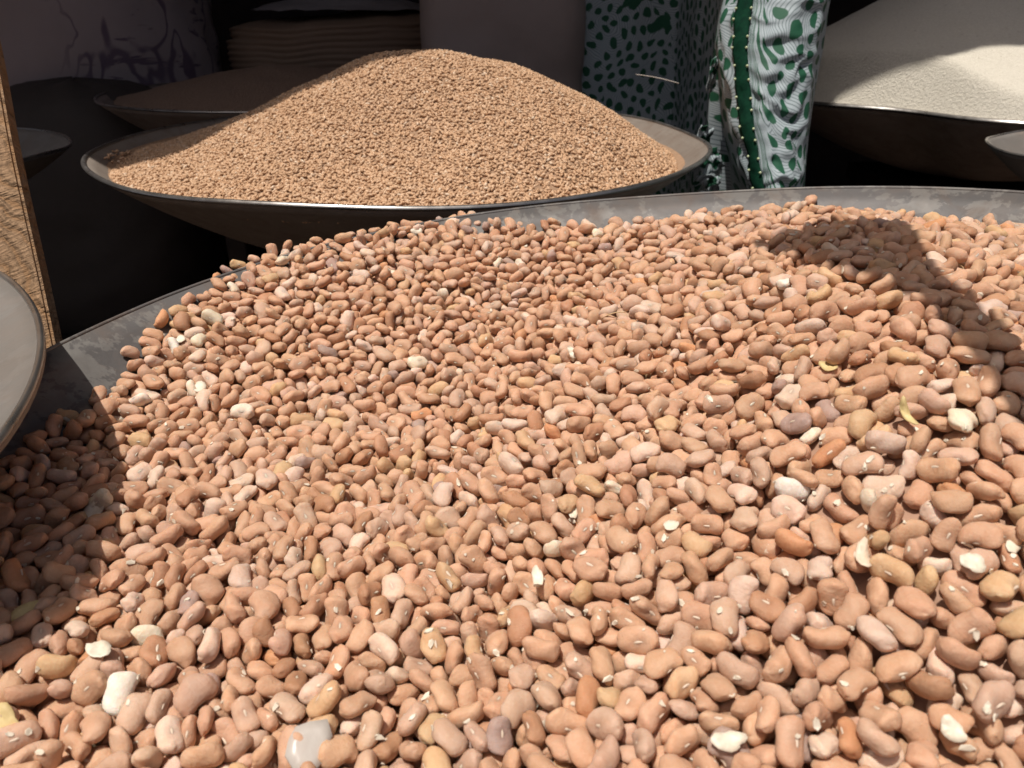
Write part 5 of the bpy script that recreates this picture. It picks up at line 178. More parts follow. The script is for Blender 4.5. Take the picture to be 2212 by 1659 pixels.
[65,3093,38,237,61,23,17,49,59,15,205,69,67,39,35,41,60,201,4,60,41,11,39,33,155,26,74,36,44,34,65,240,41,58,71,19,42,6,239,18,55,33,70,14,25,173,41,48,17,54,45,87,217,41,73,8,29,16,23,212,21,66,53,72,1,71,169,49,32,94,25,74,26,210,52,31,91,85,1,70,247,94,33,47,32,6,81,144,46,46,71,35,30,32,137,71,52,60,66,53,12,235,29,27,88,95,48,37,126,46,46,54,75,5,39,230,12,61,31,6,29,75,177,37,54,97,55,52,2,237,73,39,54,69,12,26,154,38,39,28,85,32,53,75,51,30,28,42,4,65,242,79,35,55,12,7,74,171,43,37,25,60,44,11,218,65,53,65,77,74,56,204,19,21,74,21,32,99,239,41,50,74,73,23,74,189,27,11,58,27,2,76,74,37,96,40,58,9,50,129,50,83,13,9,56,40,184,79,48,89,21,61,80,200,49,61,11,45,36,51,163,73,77,18,31,38,23,78,40,64,93,28,44,25,234,48,37,92,15,6,63,159,43,38,8,34,54,76,238,48,54,90,20,22,62,184,68,10,36,47,5,96,86,35,62,76,95,22,9,129,34,43,5,78,36,12,232,68,37,53,25,10,52,141,27,66,42,52,22,62,225,94,40,68,71,38,2,218,24,59,85,37,20,57,152,69,35,83,60,48,2,141,45,79,12,94,1,95,223,34,86,23,78,18,48,196,8,43,51,42,23,72,138,97,55,56,67,56,50,181,18,19,65,49,29,52,224,36,49,76,57,11,72,118,41,54,72,75,31,56,169,42,52,77,85,52,60,189,30,62,12,90,11,80,242,29,72,13,70,49,28,232,28,35,74,75,63,27,212,70,50,86,86,50,51,138,76,55,19,8,18,18,203,41,29,24,72,11,68,203,62,15,82,19,48,38,237,67,47,78,26,49,33,160,21,64,51,31,25,70,224,20,32,62,32,21,26,232,81,31,82,89,45,94,222,37,52,13,1,56,39,233,42,26,13,13,33,20,137,23,61,60,76,38,8,175,48,5,46,19,11,32,230,34,58,56,26,12,85,178,47,55,72,21,77,41,191,54,29,35,26,14,92,219,70,30,89,36,46,24,244,50,70,94,37,10,81,279,46,47,19,50,36,13,164,73,38,38,15,35,81,217,76,9,51,49,16,76,267,63,37,95,63,80,61,239,84,75,55,67,3,85,172,60,55,32,89,4,23,180,59,47,53,34,63,70,232,71,57,46,76,53,25,221,9,49,67,67,4,85,244,58,7,32,84,106,99,166,46,66,4,28,23,1,219,94,46,40,29,13,32,162,58,49,98,61,19,91,240,18,42,45,86,37,88,162,49,35,8,38,50,51,162,37,50,4,74,25,87,208,13,23,50,92,9,11,173,34,18,44,23,67,56,211,47,99,53,6,12,32,100,49,37,94,39,66,82,135,57,29,77,50,10,62,58,63,35,34,80,10,42,145,19,28,48,91,106,22,95,29,35,21,52,56,83,56,54,37,14,3,14,76,107,6,64,53,63,6,29,132,58,73,14,5,89,64,73,5,55,68,66,6,11,64,64,88,27,22,88,56,74,60,90,71,12,40,72,127,54,95,65,23,66,0,109,67,41,5,48,53,96,70,60,37,45,39,37,11,124,21,13,64,62,58,33,80,49,57,28,81,22,35,138,78,38,27,28,44,13,179,82,76,59,31,80,40,164,45,39,71,33,49,19,124,63,54,87,34,39,58,191,73,34,32,63,43,1,144,90,54,69,44,49,89,177,70,15,24,69,46,48,171,41,95,40,74,117,66,170,54,19,87,80,24,21,150,30,57,47,56,55,62,139,84,58,24,43,54,13,115,43,58,85,72,15,34,178,75,85,61,93,35,56,133,63,30,36,51,68,66,135,42,73,87,62,21,2,132,21,46,29,95,57,26,98,36,9,54,69,31,78,188,44,24,10,12,9,14,182,49,31,5,95,124,78,126,58,76,10,52,65,27,115,77,28,82,84,79,80,144,43,55,58,76,82,87,98,80,63,70,45,40,78,59,21,48,27,80,62,20,68,22,89,59,7],
[66,3045,2,253,31,68,9,2,81,53,235,57,96,63,12,24,17,204,78,74,54,84,35,91,187,37,16,23,67,51,41,170,29,35,74,95,40,1,159,52,37,22,22,1,59,238,28,64,18,70,48,54,206,48,50,7,77,45,38,252,52,52,83,75,26,97,155,75,41,41,81,30,25,165,54,85,81,15,37,46,232,61,63,58,86,17,70,136,56,82,13,18,35,11,197,59,44,17,42,25,4,149,56,63,88,44,3,2,246,19,88,49,92,27,87,175,29,91,32,0,16,62,141,59,27,27,29,35,23,223,18,14,56,52,2,27,99,33,46,35,84,34,67,251,23,74,18,14,21,42,161,42,8,74,38,22,16,244,45,50,4,60,78,16,201,37,24,85,71,17,60,238,87,77,38,36,49,71,163,34,50,26,55,29,25,126,48,51,17,76,13,64,244,44,67,8,31,57,75,204,59,55,82,84,13,15,166,69,74,12,86,44,30,229,28,60,18,33,49,66,217,19,57,24,94,48,57,187,58,33,27,5,19,11,159,29,40,36,3,48,74,184,47,61,11,11,37,24,154,24,61,78,13,18,64,190,31,63,82,49,46,35,188,26,55,85,58,63,55,193,77,64,83,22,54,21,224,83,81,33,28,24,91,170,35,42,95,12,80,91,190,24,49,79,34,19,40,118,34,53,93,44,23,29,200,22,59,19,87,46,97,133,26,53,17,26,3,30,132,29,64,82,51,41,33,194,23,37,76,89,0,86,104,69,23,44,32,49,35,141,22,44,55,59,12,72,200,60,51,82,58,3,88,148,46,39,3,40,54,40,204,29,50,11,1,6,15,157,29,70,11,66,28,90,200,31,36,93,66,1,93,137,44,46,71,49,20,15,238,49,23,88,11,7,24,179,39,59,12,76,40,86,218,19,14,61,74,15,98,167,95,34,50,58,29,32,166,51,64,59,85,1,16,241,30,81,19,86,57,68,252,54,55,92,94,16,17,183,43,22,28,93,65,65,203,59,44,11,83,19,45,265,52,77,91,15,35,25,148,41,36,5,9,28,76,185,63,62,53,94,27,67,244,50,84,78,25,33,40,184,62,11,37,49,43,82,223,51,45,6,32,25,6,211,43,61,3,58,62,55,197,47,7,40,66,10,95,219,51,36,96,46,73,63,228,21,88,61,54,48,41,255,47,65,3,93,111,41,205,55,47,96,5,5,25,261,41,24,10,12,27,99,216,29,10,67,73,22,20,129,73,82,64,67,31,45,244,45,65,8,90,56,77,254,37,52,4,21,36,6,246,29,40,87,90,16,57,156,50,66,4,93,33,48,200,26,15,73,3,62,38,211,87,44,56,41,5,43,115,23,62,42,26,42,74,156,55,55,2,4,50,20,155,96,38,43,23,18,79,178,72,76,64,10,58,16,148,72,17,59,55,2,68,198,97,45,60,27,128,98,132,52,27,7,33,72,95,56,45,78,20,10,59,91,111,81,58,64,65,49,69,133,45,59,22,30,65,76,115,15,56,78,74,21,16,81,48,3,57,11,52,66,66,62,28,42,77,42,63,122,15,45,65,87,32,31,66,9,40,60,24,37,56,132,81,33,27,45,85,59,124,50,35,34,93,116,64,141,49,52,99,82,19,6,159,65,66,6,54,130,66,140,33,37,7,88,77,88,133,56,76,49,85,99,71,169,43,93,71,13,113,52,166,60,51,56,18,70,26,186,94,62,63,26,73,21,154,54,70,9,35,88,0,165,45,66,95,2,6,54,178,66,70,66,41,91,10,130,76,54,59,67,1,39,184,49,67,5,55,39,76,145,52,99,52,17,66,49,189,48,57,5,57,28,90,135,71,56,42,30,104,63,153,65,83,75,69,102,66,137,41,60,55,39,98,79,127,57,44,35,50,10,36,72,50,71,90,77,51,55,107,92,27,52,88,48,23,78,17,26,75,71,40,71,130,87,78,47,37],
[67,3084,94,222,39,59,3,75,12,18,229,38,48,3,62,68,69,195,82,69,78,51,50,25,222,50,17,75,82,15,67,146,36,72,19,59,22,70,203,53,35,93,19,43,80,122,31,90,29,49,34,33,117,47,30,12,87,5,75,232,44,60,15,50,1,32,195,45,24,9,91,49,73,130,38,61,34,74,7,87,188,33,53,12,2,26,92,233,33,48,4,60,10,20,201,73,18,28,71,25,37,104,45,48,3,91,45,40,156,83,79,58,85,11,45,213,64,71,76,25,9,76,71,51,33,92,5,16,20,123,52,46,73,1,15,19,193,37,54,12,10,37,74,212,54,60,67,32,17,57,170,79,87,60,17,62,71,230,56,43,83,94,8,77,164,97,43,61,95,25,60,66,59,97,56,21,16,15,127,47,98,47,23,17,6,215,44,80,76,30,42,78,94,74,20,50,24,31,27,165,49,41,4,16,18,29,213,48,26,92,44,7,94,160,45,39,49,21,43,37,154,30,26,84,34,16,87,85,37,87,38,35,27,46,228,29,50,41,53,8,70,165,35,16,77,24,3,4,134,63,65,79,61,35,76,88,66,54,4,43,21,9,159,57,47,84,44,4,9,83,47,39,78,84,42,42,219,55,97,37,60,8,83,169,59,43,54,32,18,32,145,57,44,55,48,47,2,216,93,27,57,34,15,90,181,21,24,72,64,26,46,154,29,85,25,59,33,72,232,33,53,53,72,29,28,212,48,25,92,41,17,54,143,45,48,85,69,21,92,201,71,39,20,80,16,5,110,47,54,70,91,23,15,200,45,28,66,51,9,46,137,46,51,14,73,29,70,254,50,53,30,95,22,65,164,32,63,15,84,48,16,221,51,65,5,58,24,15,90,66,36,8,30,13,53,154,42,7,71,93,11,83,70,76,63,36,92,26,94,206,50,46,5,14,16,96,136,15,63,22,82,14,45,223,60,58,66,71,0,3,120,41,37,38,17,39,56,119,80,54,56,4,26,7,191,60,22,41,42,18,64,174,41,14,77,75,51,4,189,38,21,32,48,15,70,181,20,27,81,81,60,36,234,42,53,2,95,10,61,154,38,32,89,31,70,69,154,51,73,81,37,25,34,81,20,15,65,65,25,84,181,29,59,12,3,62,76,145,32,61,73,46,13,14,200,30,75,13,10,14,71,214,22,23,78,21,55,40,128,50,31,94,50,10,44,245,32,33,87,29,13,37,182,38,53,6,61,46,95,228,45,84,43,39,43,48,211,31,39,72,40,71,54,177,76,31,86,75,21,14,185,36,75,11,16,40,86,177,81,50,22,83,42,74,268,34,65,11,54,3,67,188,54,70,39,95,54,82,201,57,48,82,58,43,42,235,51,25,63,67,77,90,216,47,72,39,76,6,18,228,49,55,44,59,15,5,165,53,48,99,39,36,74,201,85,49,23,80,4,15,272,36,40,31,70,88,26,243,8,71,40,84,82,64,262,28,47,27,39,22,31,187,86,54,46,70,40,88,252,45,36,94,15,8,77,186,35,9,71,74,48,1,206,84,38,82,15,32,52,197,92,27,58,42,47,89,214,29,14,44,26,18,34,129,26,33,55,82,42,56,188,55,71,10,18,57,50,195,45,69,9,61,58,4,141,71,49,7,55,64,69,141,76,12,45,26,65,94,136,17,58,55,19,27,39,121,64,41,50,18,68,63,92,89,35,25,26,27,99,156,53,98,59,29,49,97,72,49,37,6,91,11,37,115,61,81,14,41,77,77,144,49,57,77,54,53,43,156,37,48,11,35,1,32,83,45,94,72,45,85,33,112,49,44,37,60,3,70,159,35,57,88,76,120,25,125,58,43,39,71,59,72,111,34,16,68,54,46,43,140,27,73,19,52,107,43,161,38,74,26,57,56,66,162,50,42,85,7,77,90,156,56,44,31,69,72,57,175,80,31,18,76,67,68,143,28,85,27,86,26,21,183,31,69,45,83,43,48,156,26,80,61,89,37,85,133,50,60,96,90,94,84,175,53,51,5,22,19,8,171,72,7,58,4,54,37,141,57,40,82,11,45,17,181,55,26,84,13,8,94,165,27,70,36,27,86,41,166,49,77,10,39,105,29,171,65,95,39,24,30,57,140,7,33,34,37,57,63,134,67,61,85,44,251,21,127,37,15,78,35,40,56,114,54,82,73,91,64,93,184,96,57,49,43,6,38,150,30,13,75,2],
[68,3187,63,161,59,10,75,47,20,98,231,51,66,23,55,74,50,201,48,81,14,44,24,12,161,44,17,85,31,24,80,93,44,64,11,39,25,72,165,41,50,36,54,29,50,121,50,56,66,56,51,91,136,50,53,31,57,22,9,137,46,76,16,70,3,92,180,48,65,78,72,49,30,198,85,67,50,84,0,96,129,32,11,62,67,6,98,207,54,67,82,39,45,32,144,41,49,71,79,26,0,110,49,60,8,89,1,99,158,55,31,15,75,57,55,185,39,18,85,41,6,75,120,66,71,71,85,45,61,228,39,3,54,2,6,99,73,80,69,72,68,38,16,211,40,54,91,55,7,2,142,58,55,85,13,9,97,139,43,49,98,95,47,71,119,3,63,45,4,3,9,206,72,43,8,57,34,90,208,43,42,87,19,33,12,220,72,20,33,66,27,41,167,52,84,82,11,36,38,91,28,55,87,14,21,62,217,47,77,9,29,16,34,163,24,65,20,22,32,2,231,58,4,47,77,31,73,143,22,61,22,28,17,94,198,44,43,64,34,43,42,199,91,72,51,81,27,82,130,45,50,51,38,8,62,78,54,59,91,39,42,45,201,48,66,80,90,11,93,219,95,56,37,52,2,27,150,78,14,69,52,51,92,146,70,49,38,47,31,15,149,50,50,43,57,5,65,209,11,27,67,4,41,10,190,19,38,69,67,17,53,88,33,33,16,51,9,94,125,49,24,13,59,18,74,200,68,64,51,14,32,6,220,55,63,10,6,10,32,150,33,53,29,78,54,60,198,34,90,73,19,11,41,57,53,15,82,67,53,88,154,38,19,43,77,22,30,203,75,26,83,26,15,28,112,33,50,5,94,41,45,137,34,60,18,20,2,2,215,29,58,12,36,53,72,216,60,63,62,47,32,17,195,77,50,47,26,22,84,144,41,56,6,88,51,77,155,32,60,7,3,6,19,213,48,72,51,39,48,31,129,56,59,97,16,1,79,201,22,11,58,53,60,25,218,56,51,10,45,7,52,134,57,78,71,26,69,30,148,29,18,75,36,17,30,241,44,68,94,55,38,97,198,93,50,27,79,63,60,211,62,42,3,80,36,28,168,39,58,14,56,48,9,211,20,40,17,71,8,89,135,78,54,37,43,14,74,195,40,8,73,88,24,62,258,33,48,52,78,19,25,135,77,38,14,69,55,64,174,95,63,36,78,49,59,241,31,49,59,84,13,69,170,64,15,79,84,33,15,238,66,57,69,93,38,35,163,47,63,3,93,47,79,199,38,71,14,21,45,53,196,13,27,61,6,37,67,243,39,4,61,23,80,2,223,22,59,46,11,7,93,223,50,56,25,38,51,49,231,40,91,26,24,96,98,257,50,65,25,55,1,40,182,40,3,50,61,47,24,196,51,3,46,41,49,63,209,56,48,43,62,39,2,138,53,58,2,18,37,93,206,43,52,74,33,15,39,159,39,45,77,78,48,55,191,63,35,12,86,72,39,172,51,83,84,42,68,89,212,27,41,76,52,16,43,106,37,3,48,77,12,50,151,50,52,99,89,74,72,147,47,46,31,6,55,83,164,57,21,89,47,68,77,64,59,76,91,82,20,5,133,78,71,62,64,21,80,120,78,67,13,13,48,65,62,17,43,32,66,37,10,78,58,55,8,3,21,25,134,58,59,97,36,38,86,124,40,6,62,56,73,22,119,18,38,43,47,72,67,99,35,39,27,29,88,69,121,57,45,12,36,69,1,141,84,49,32,63,58,42,127,38,18,85,47,49,62,169,19,64,48,83,106,77,170,2,48,46,92,87,69,149,37,16,74,4,69,61,141,32,59,30,68,29,6,178,44,23,10,8,32,84,175,54,65,87,44,57,29,133,38,67,42,75,78,7,132,63,32,62,81,4,72,158,38,69,10,76,63,86,186,69,6,45,57,99,21,185,54,82,87,67,32,88,144,52,79,67,93,62,15,172,48,71,93,74,109,37,174,11,53,61,86,86,54,165,56,71,87,51,66,73,143,47,78,13,24,58,14,125,65,78,87,29,86,32,136,30,66,33,28],
[69,3087,16,216,26,81,34,15,84,39,168,48,59,64,36,83,28,134,41,69,27,15,26,29,198,43,14,81,27,30,64,153,64,53,93,44,37,63,209,60,20,86,87,47,69,86,83,68,56,30,3,18,181,65,74,60,69,33,88,174,57,52,18,88,26,22,69,42,82,14,46,3,80,128,66,46,82,61,74,50,87,69,69,89,53,27,74,150,40,23,89,70,27,87,79,66,56,29,47,59,39,194,52,50,74,52,9,87,130,99,56,50,75,21,13,154,39,17,84,86,57,32,225,7,28,42,60,24,74,169,29,70,36,86,22,3,211,42,86,26,10,32,82,119,38,48,53,88,24,70,73,84,55,55,70,17,9,152,40,52,95,6,44,83,141,88,76,67,6,20,26,205,46,8,75,77,29,15,153,79,50,62,14,43,85,170,57,83,14,14,29,56,137,56,57,90,16,10,27,222,44,87,20,82,25,40,76,33,18,18,4,39,56,143,35,77,49,30,41,15,172,56,3,60,40,13,73,203,46,38,21,3,75,88,205,68,45,63,9,18,68,157,58,66,84,46,13,20,236,47,58,74,59,55,61,197,14,64,30,21,60,97,218,54,72,92,30,31,18,210,44,25,91,70,21,55,136,49,72,90,60,17,88,192,10,60,24,35,56,44,175,42,29,11,69,36,41,209,42,71,50,74,50,18,158,34,45,91,79,12,55,224,55,58,10,82,43,18,122,87,42,54,81,5,42,211,86,82,56,88,78,68,221,91,58,65,4,0,47,165,45,35,32,94,59,80,180,31,28,88,10,31,91,73,64,76,57,71,26,3,125,27,63,15,14,24,0,235,16,41,72,62,1,73,183,13,59,75,23,73,28,199,49,40,83,71,83,88,154,33,47,6,31,39,40,216,20,38,78,39,17,13,148,81,27,45,35,22,98,135,82,27,23,36,29,32,202,39,71,13,44,20,87,131,79,11,56,43,59,66,264,45,55,98,4,5,24,196,64,34,93,63,62,96,202,22,51,52,60,9,28,208,27,65,58,71,52,85,247,60,78,88,67,9,18,222,28,55,6,9,48,7,254,59,42,26,81,73,66,241,16,30,56,93,4,55,161,48,32,74,83,45,47,201,45,42,7,25,29,57,257,44,87,20,14,118,5,276,8,46,47,37,31,43,227,67,41,60,52,65,80,237,31,65,69,57,40,28,187,21,39,59,47,59,24,255,50,79,89,54,58,10,165,21,56,46,41,39,71,186,61,43,3,57,119,51,163,49,53,45,78,67,18,156,54,12,24,66,38,65,78,62,28,57,26,31,73,171,80,49,65,70,1,4,89,48,24,60,54,85,42,147,46,58,2,77,15,22,80,54,16,15,47,46,60,171,22,12,59,86,48,75,122,45,55,93,93,70,86,135,61,41,96,7,16,5,121,47,38,94,23,43,97,152,53,45,80,19,67,48,117,91,53,56,92,15,0,139,53,12,80,69,84,5,166,60,96,50,76,33,37,99,67,95,41,22,14,58,152,48,44,62,3,54,91,118,65,24,12,11,58,30,118,35,13,74,28,5,1,174,71,59,74,15,89,3,142,56,37,95,20,48,74,177,51,85,17,45,48,32,145,68,20,16,30,125,76,132,72,21,18,35,32,42,163,72,22,17,35,115,93,175,56,71,82,70,62,21,182,53,48,71,49,21,79,142,44,50,31,61,145,62,191,25,70,31,87,38,74,150,46,50,54,72,59,78,206,55,50,47,94,81,24,185,67,72,82,14,145,59,180,36,62,17,22,75,36,174,40,59,4,90,75,2,143,49,50,17,32,2,86,131,74,35,46,20,16,27,197,76,90,40,6,41,74,215,8,61,66,14,32,9,181,60,95,36,29],
[70,3137,30,179,40,63,8,21,58,7,153,64,16,82,33,15,69,158,53,49,96,27,57,47,103,51,11,75,82,44,39,164,61,25,87,37,71,1,121,51,50,99,50,7,68,130,62,86,19,44,61,68,88,54,60,60,7,32,84,166,17,34,70,13,5,22,73,57,43,3,32,32,37,155,5,66,39,53,22,78,70,61,34,28,8,42,94,183,67,44,90,38,9,46,124,11,71,54,41,35,16,186,56,2,59,4,21,97,119,9,27,63,61,3,62,203,65,8,53,20,50,49,168,65,59,80,14,24,38,92,24,26,78,31,3,96,116,39,37,91,17,53,85,172,36,77,13,24,25,47,80,67,43,59,38,14,29,197,68,69,70,30,9,6,158,62,83,76,66,49,61,156,62,83,71,84,22,51,94,51,86,28,43,11,80,221,49,48,22,47,52,4,212,46,43,29,35,12,62,147,19,20,37,89,4,71,222,89,23,47,53,60,19,212,75,35,40,43,1,27,147,50,31,84,19,23,98,220,55,75,24,62,4,97,129,50,68,86,9,29,7,197,39,46,80,88,12,40,135,84,49,68,28,19,87,203,68,72,14,67,10,69,77,41,69,12,67,41,98,148,39,60,79,20,3,35,215,49,56,2,51,15,44,148,27,50,82,33,72,42,229,39,58,36,58,11,40,169,54,98,57,43,1,47,100,53,51,14,84,26,89,174,56,78,69,65,39,9,144,43,46,47,52,33,70,166,66,23,84,44,54,51,217,35,62,80,77,38,55,138,60,59,96,52,24,29,198,52,57,12,83,51,4,217,72,78,62,42,10,4,152,61,28,33,68,7,83,144,53,27,9,62,3,72,238,37,42,76,95,39,47,117,16,64,80,72,17,30,206,34,11,75,51,26,94,175,49,52,20,66,11,71,242,47,48,17,7,13,25,152,63,27,31,84,29,39,188,46,73,72,57,39,34,120,65,48,26,89,24,57,179,22,26,80,66,40,46,120,25,19,73,7,26,32,206,82,47,86,78,36,2,94,64,42,21,9,24,57,115,79,51,42,10,8,31,166,57,40,92,80,29,58,211,42,36,7,95,35,9,212,45,96,63,25,81,32,232,35,80,21,4,0,68,166,20,42,70,27,64,22,239,60,64,16,15,10,78,162,49,6,54,39,50,85,204,55,58,57,51,0,9,196,39,44,23,51,124,48,224,53,58,47,31,81,37,220,63,50,90,32,25,16,254,22,76,40,46,16,99,222,65,66,36,74,44,57,245,30,61,42,49,40,96,199,55,36,95,84,42,37,227,56,11,70,63,59,81,205,31,41,83,66,52,67,217,42,55,8,77,49,61,227,46,63,70,21,43,51,253,22,44,68,31,80,90,216,96,41,36,33,8,6,176,12,61,66,68,98,76,224,19,81,71,47,94,28,169,59,22,89,87,28,91,236,42,4,59,55,12,3,204,48,55,94,93,71,34,215,10,47,26,7,22,80,146,48,54,2,48,26,14,137,66,86,78,56,11,81,174,60,44,67,56,59,61,166,26,47,66,68,49,20,159,65,38,6,11,67,76,178,17,85,41,72,50,45,120,37,46,95,83,86,48,135,75,49,47,91,91,14,131,70,25,46,11,6,95,167,28,31,65,85,64,28,129,62,34,35,5,67,71,147,20,45,59,4,48,25,178,48,69,93,25,60,50,157,52,36,94,1,28,61,118,74,28,15,11,37,5,152,51,53,77,36,88,76,180,93,56,46,13,94,54,178,52,50,68,21,81,73,164,39,69,12,26,77,32,188,59,96,54,63,98,59,160,77,61,80,41,39,23,196,57,50,22,74,56,70,175,48,49,2,53,321,11,192,88,35,44,84,147,63,188,27,53,34,59,89,99,217,22,52,53,71,7,36,175,83,66,51,12,64,48,223,50,62,5,20],
[71,3156,30,165,37,75,19,74,72,80,150,26,51,42,8,13,18,129,68,64,19,56,27,92,105,49,66,20,33,36,50,155,50,53,79,2,5,2,105,71,68,28,70,14,96,86,56,32,81,41,35,26,135,20,78,25,23,28,32,64,49,55,42,74,14,99,109,50,36,97,81,10,88,56,43,3,57,49,41,41,100,60,19,77,26,26,49,178,51,41,33,91,41,17,92,46,41,24,80,20,60,109,31,58,35,63,4,85,157,42,50,42,90,48,89,69,48,33,94,65,3,21,66,59,52,98,93,67,39,177,44,50,18,0,10,64,112,62,29,93,41,74,34,180,42,63,97,15,8,69,118,54,37,75,48,40,4,114,49,46,81,75,13,99,42,34,37,72,84,19,89,108,58,49,49,59,6,45,205,50,34,80,20,17,27,159,52,41,89,33,12,24,76,53,35,82,23,62,31,145,30,14,73,68,48,76,173,13,67,24,35,31,41,156,60,96,43,76,48,89,111,49,56,21,80,39,58,184,29,14,56,45,74,41,70,97,50,43,49,8,73,185,33,45,65,53,31,82,105,89,68,73,0,10,26,197,40,91,26,78,34,9,152,39,67,85,26,55,29,226,45,83,41,84,39,93,196,67,38,14,78,28,35,139,87,57,31,23,27,97,173,73,23,39,87,11,1,213,21,37,86,64,49,27,156,49,48,96,31,9,9,229,36,70,29,89,3,98,208,39,46,5,72,43,33,214,37,36,85,2,30,31,157,27,49,80,35,37,68,221,51,88,32,9,21,44,170,50,54,84,40,85,63,186,65,88,24,55,18,23,138,37,66,9,73,38,13,196,66,4,42,14,30,96,172,33,43,56,20,0,86,110,40,79,17,56,27,22,148,12,61,27,19,30,83,144,74,18,60,66,27,6,173,59,35,87,25,36,77,168,36,37,68,72,22,91,220,34,80,16,28,5,26,137,41,79,24,5,23,32,200,41,44,5,33,54,79,197,82,26,35,34,6,3,208,45,81,70,40,59,59,172,30,69,22,42,43,43,216,40,8,67,52,76,23,143,38,66,53,24,9,29,245,33,68,10,63,2,81,176,49,52,63,13,73,3,201,79,64,23,63,77,10,209,36,62,36,69,57,66,223,26,46,62,68,76,65,224,70,67,47,76,61,34,229,58,60,87,95,59,68,227,61,50,97,6,18,97,166,65,63,14,56,46,65,230,77,71,63,11,56,40,262,86,44,52,30,95,72,211,25,28,71,11,70,6,220,64,32,93,94,1,59,201,4,43,50,32,55,75,216,87,63,35,40,35,13,179,12,71,39,0,59,22,194,27,13,65,12,14,79,145,8,36,53,28,83,30,223,32,28,81,23,131,48,173,39,34,95,62,122,56,136,73,61,47,68,8,89,173,44,37,96,28,59,21,123,33,39,72,67,72,26,132,32,9,70,81,13,90,132,36,84,81,74,9,18,178,21,39,63,42,162,34,117,41,48,32,94,1,23,174,53,50,2,91,36,78,144,59,84,80,51,81,28,170,47,98,51,62,107,55,185,72,69,77,70,201,50,163,51,59,21,83,134,65,178,34,5,44,94,117,71,178,40,48,62,4,137,8,187,70,46,22,23,58,61,189,51,69,7,27,169,39,189,33,58,25,45,98,91,182,72,50,45,81,80,48,228,45,66,13,93,59,50,184,52,32,78,6],
[72,3273,71,113,48,63,57,90,88,98,142,65,58,93,72,6,37,129,78,55,51,82,16,56,66,58,41,97,5,74,56,124,30,57,34,46,29,39,69,45,69,6,15,72,81,122,45,57,10,54,40,13,113,41,49,25,5,27,98,97,48,37,89,58,6,9,172,32,7,64,6,24,73,175,48,57,27,87,35,15,130,88,47,38,10,15,95,99,55,15,23,65,36,35,162,30,43,80,13,30,93,185,35,3,48,3,32,13,143,30,57,34,19,14,64,146,86,59,39,17,52,0,186,88,20,45,27,39,79,145,77,46,65,81,12,11,151,23,43,83,35,31,90,119,41,34,89,91,29,81,80,57,64,89,59,2,89,223,49,46,36,23,14,41,198,76,44,45,29,26,19,151,40,57,19,42,73,23,142,56,44,90,55,33,0,66,46,22,90,19,3,73,203,33,59,65,36,9,91,129,45,30,93,8,7,7,218,62,90,63,45,68,58,204,63,39,4,50,39,8,205,58,35,27,58,32,55,141,56,36,19,67,27,17,246,11,72,40,63,0,49,86,33,50,92,94,40,87,240,50,35,92,63,30,93,157,53,67,88,38,21,5,238,68,66,76,66,42,86,202,28,26,75,77,40,3,146,43,57,42,94,44,69,212,5,38,53,86,8,70,95,54,5,60,23,19,25,216,55,50,64,83,10,23,155,69,21,24,2,48,27,156,40,66,83,10,37,5,230,35,52,32,94,49,79,217,36,81,16,90,2,37,170,19,24,72,19,36,19,213,32,56,15,5,68,53,119,55,42,55,25,3,49,188,70,52,42,9,56,72,197,47,32,95,12,6,38,156,60,23,21,32,38,1,86,73,19,74,6,14,76,137,49,56,82,40,48,23,128,71,68,55,85,6,52,203,52,80,88,19,3,95,133,62,65,80,50,14,97,196,89,48,49,19,53,14,119,9,30,59,90,8,20,202,42,64,6,27,9,90,135,46,37,5,62,29,94,199,65,19,83,31,36,2,233,40,47,15,37,25,59,139,84,25,67,69,61,45,208,46,20,17,44,47,1,218,31,80,27,55,11,98,211,63,57,60,51,57,16,239,45,59,9,63,31,49,166,60,50,98,94,16,89,260,44,42,4,61,14,23,259,38,47,6,67,91,38,201,44,34,7,15,8,50,271,69,84,77,75,46,92,237,70,54,27,70,8,18,201,18,33,44,88,66,67,235,64,52,7,83,45,48,208,86,64,61,3,33,22,154,36,73,12,68,69,26,209,77,14,37,22,77,62,234,19,36,63,30,83,40,218,61,46,98,36,59,96,218,50,19,12,28,23,10,207,34,35,47,42,29,43,162,62,43,3,13,35,56,227,67,43,35,35,38,99,189,64,63,15,79,57,4,184,55,58,3,50,61,85,214,54,59,40,54,76,16,162,53,63,3,60,72,82,143,53,49,98,38,20,44,192,54,36,96,68,84,93,142,74,60,58,43,14,27,168,35,33,47,37,109,65,177,55,49,39,74,44,17,133,37,69,85,77,4,86,111,50,7,68,50,47,78,138,60,51,24,64,74,62,143,60,72,19,62,53,0,157,45,25,90,85,30,92,163,56,26,89,73,17,34,176,58,78,84,88,78,77,167,53,18,87,1,125,60,177,12,65,27,8,59,83,172,56,52,88,6,63,15,160,80,80,68,20,21,92,161,48,12,72,9,49,37,171,46,80,19,31,75,19,168,41,84,19,36,84,54,183,48,62,23,44,53,95,206,32,66,24,29,99,35,205,44,60,3,53,117,20,192,21,66,17,70,78,24,215,22,25,74,52,84,39,218,48,60,98,60,41,45,169,19,56,36,71,64,45,235,64,85,78,68],
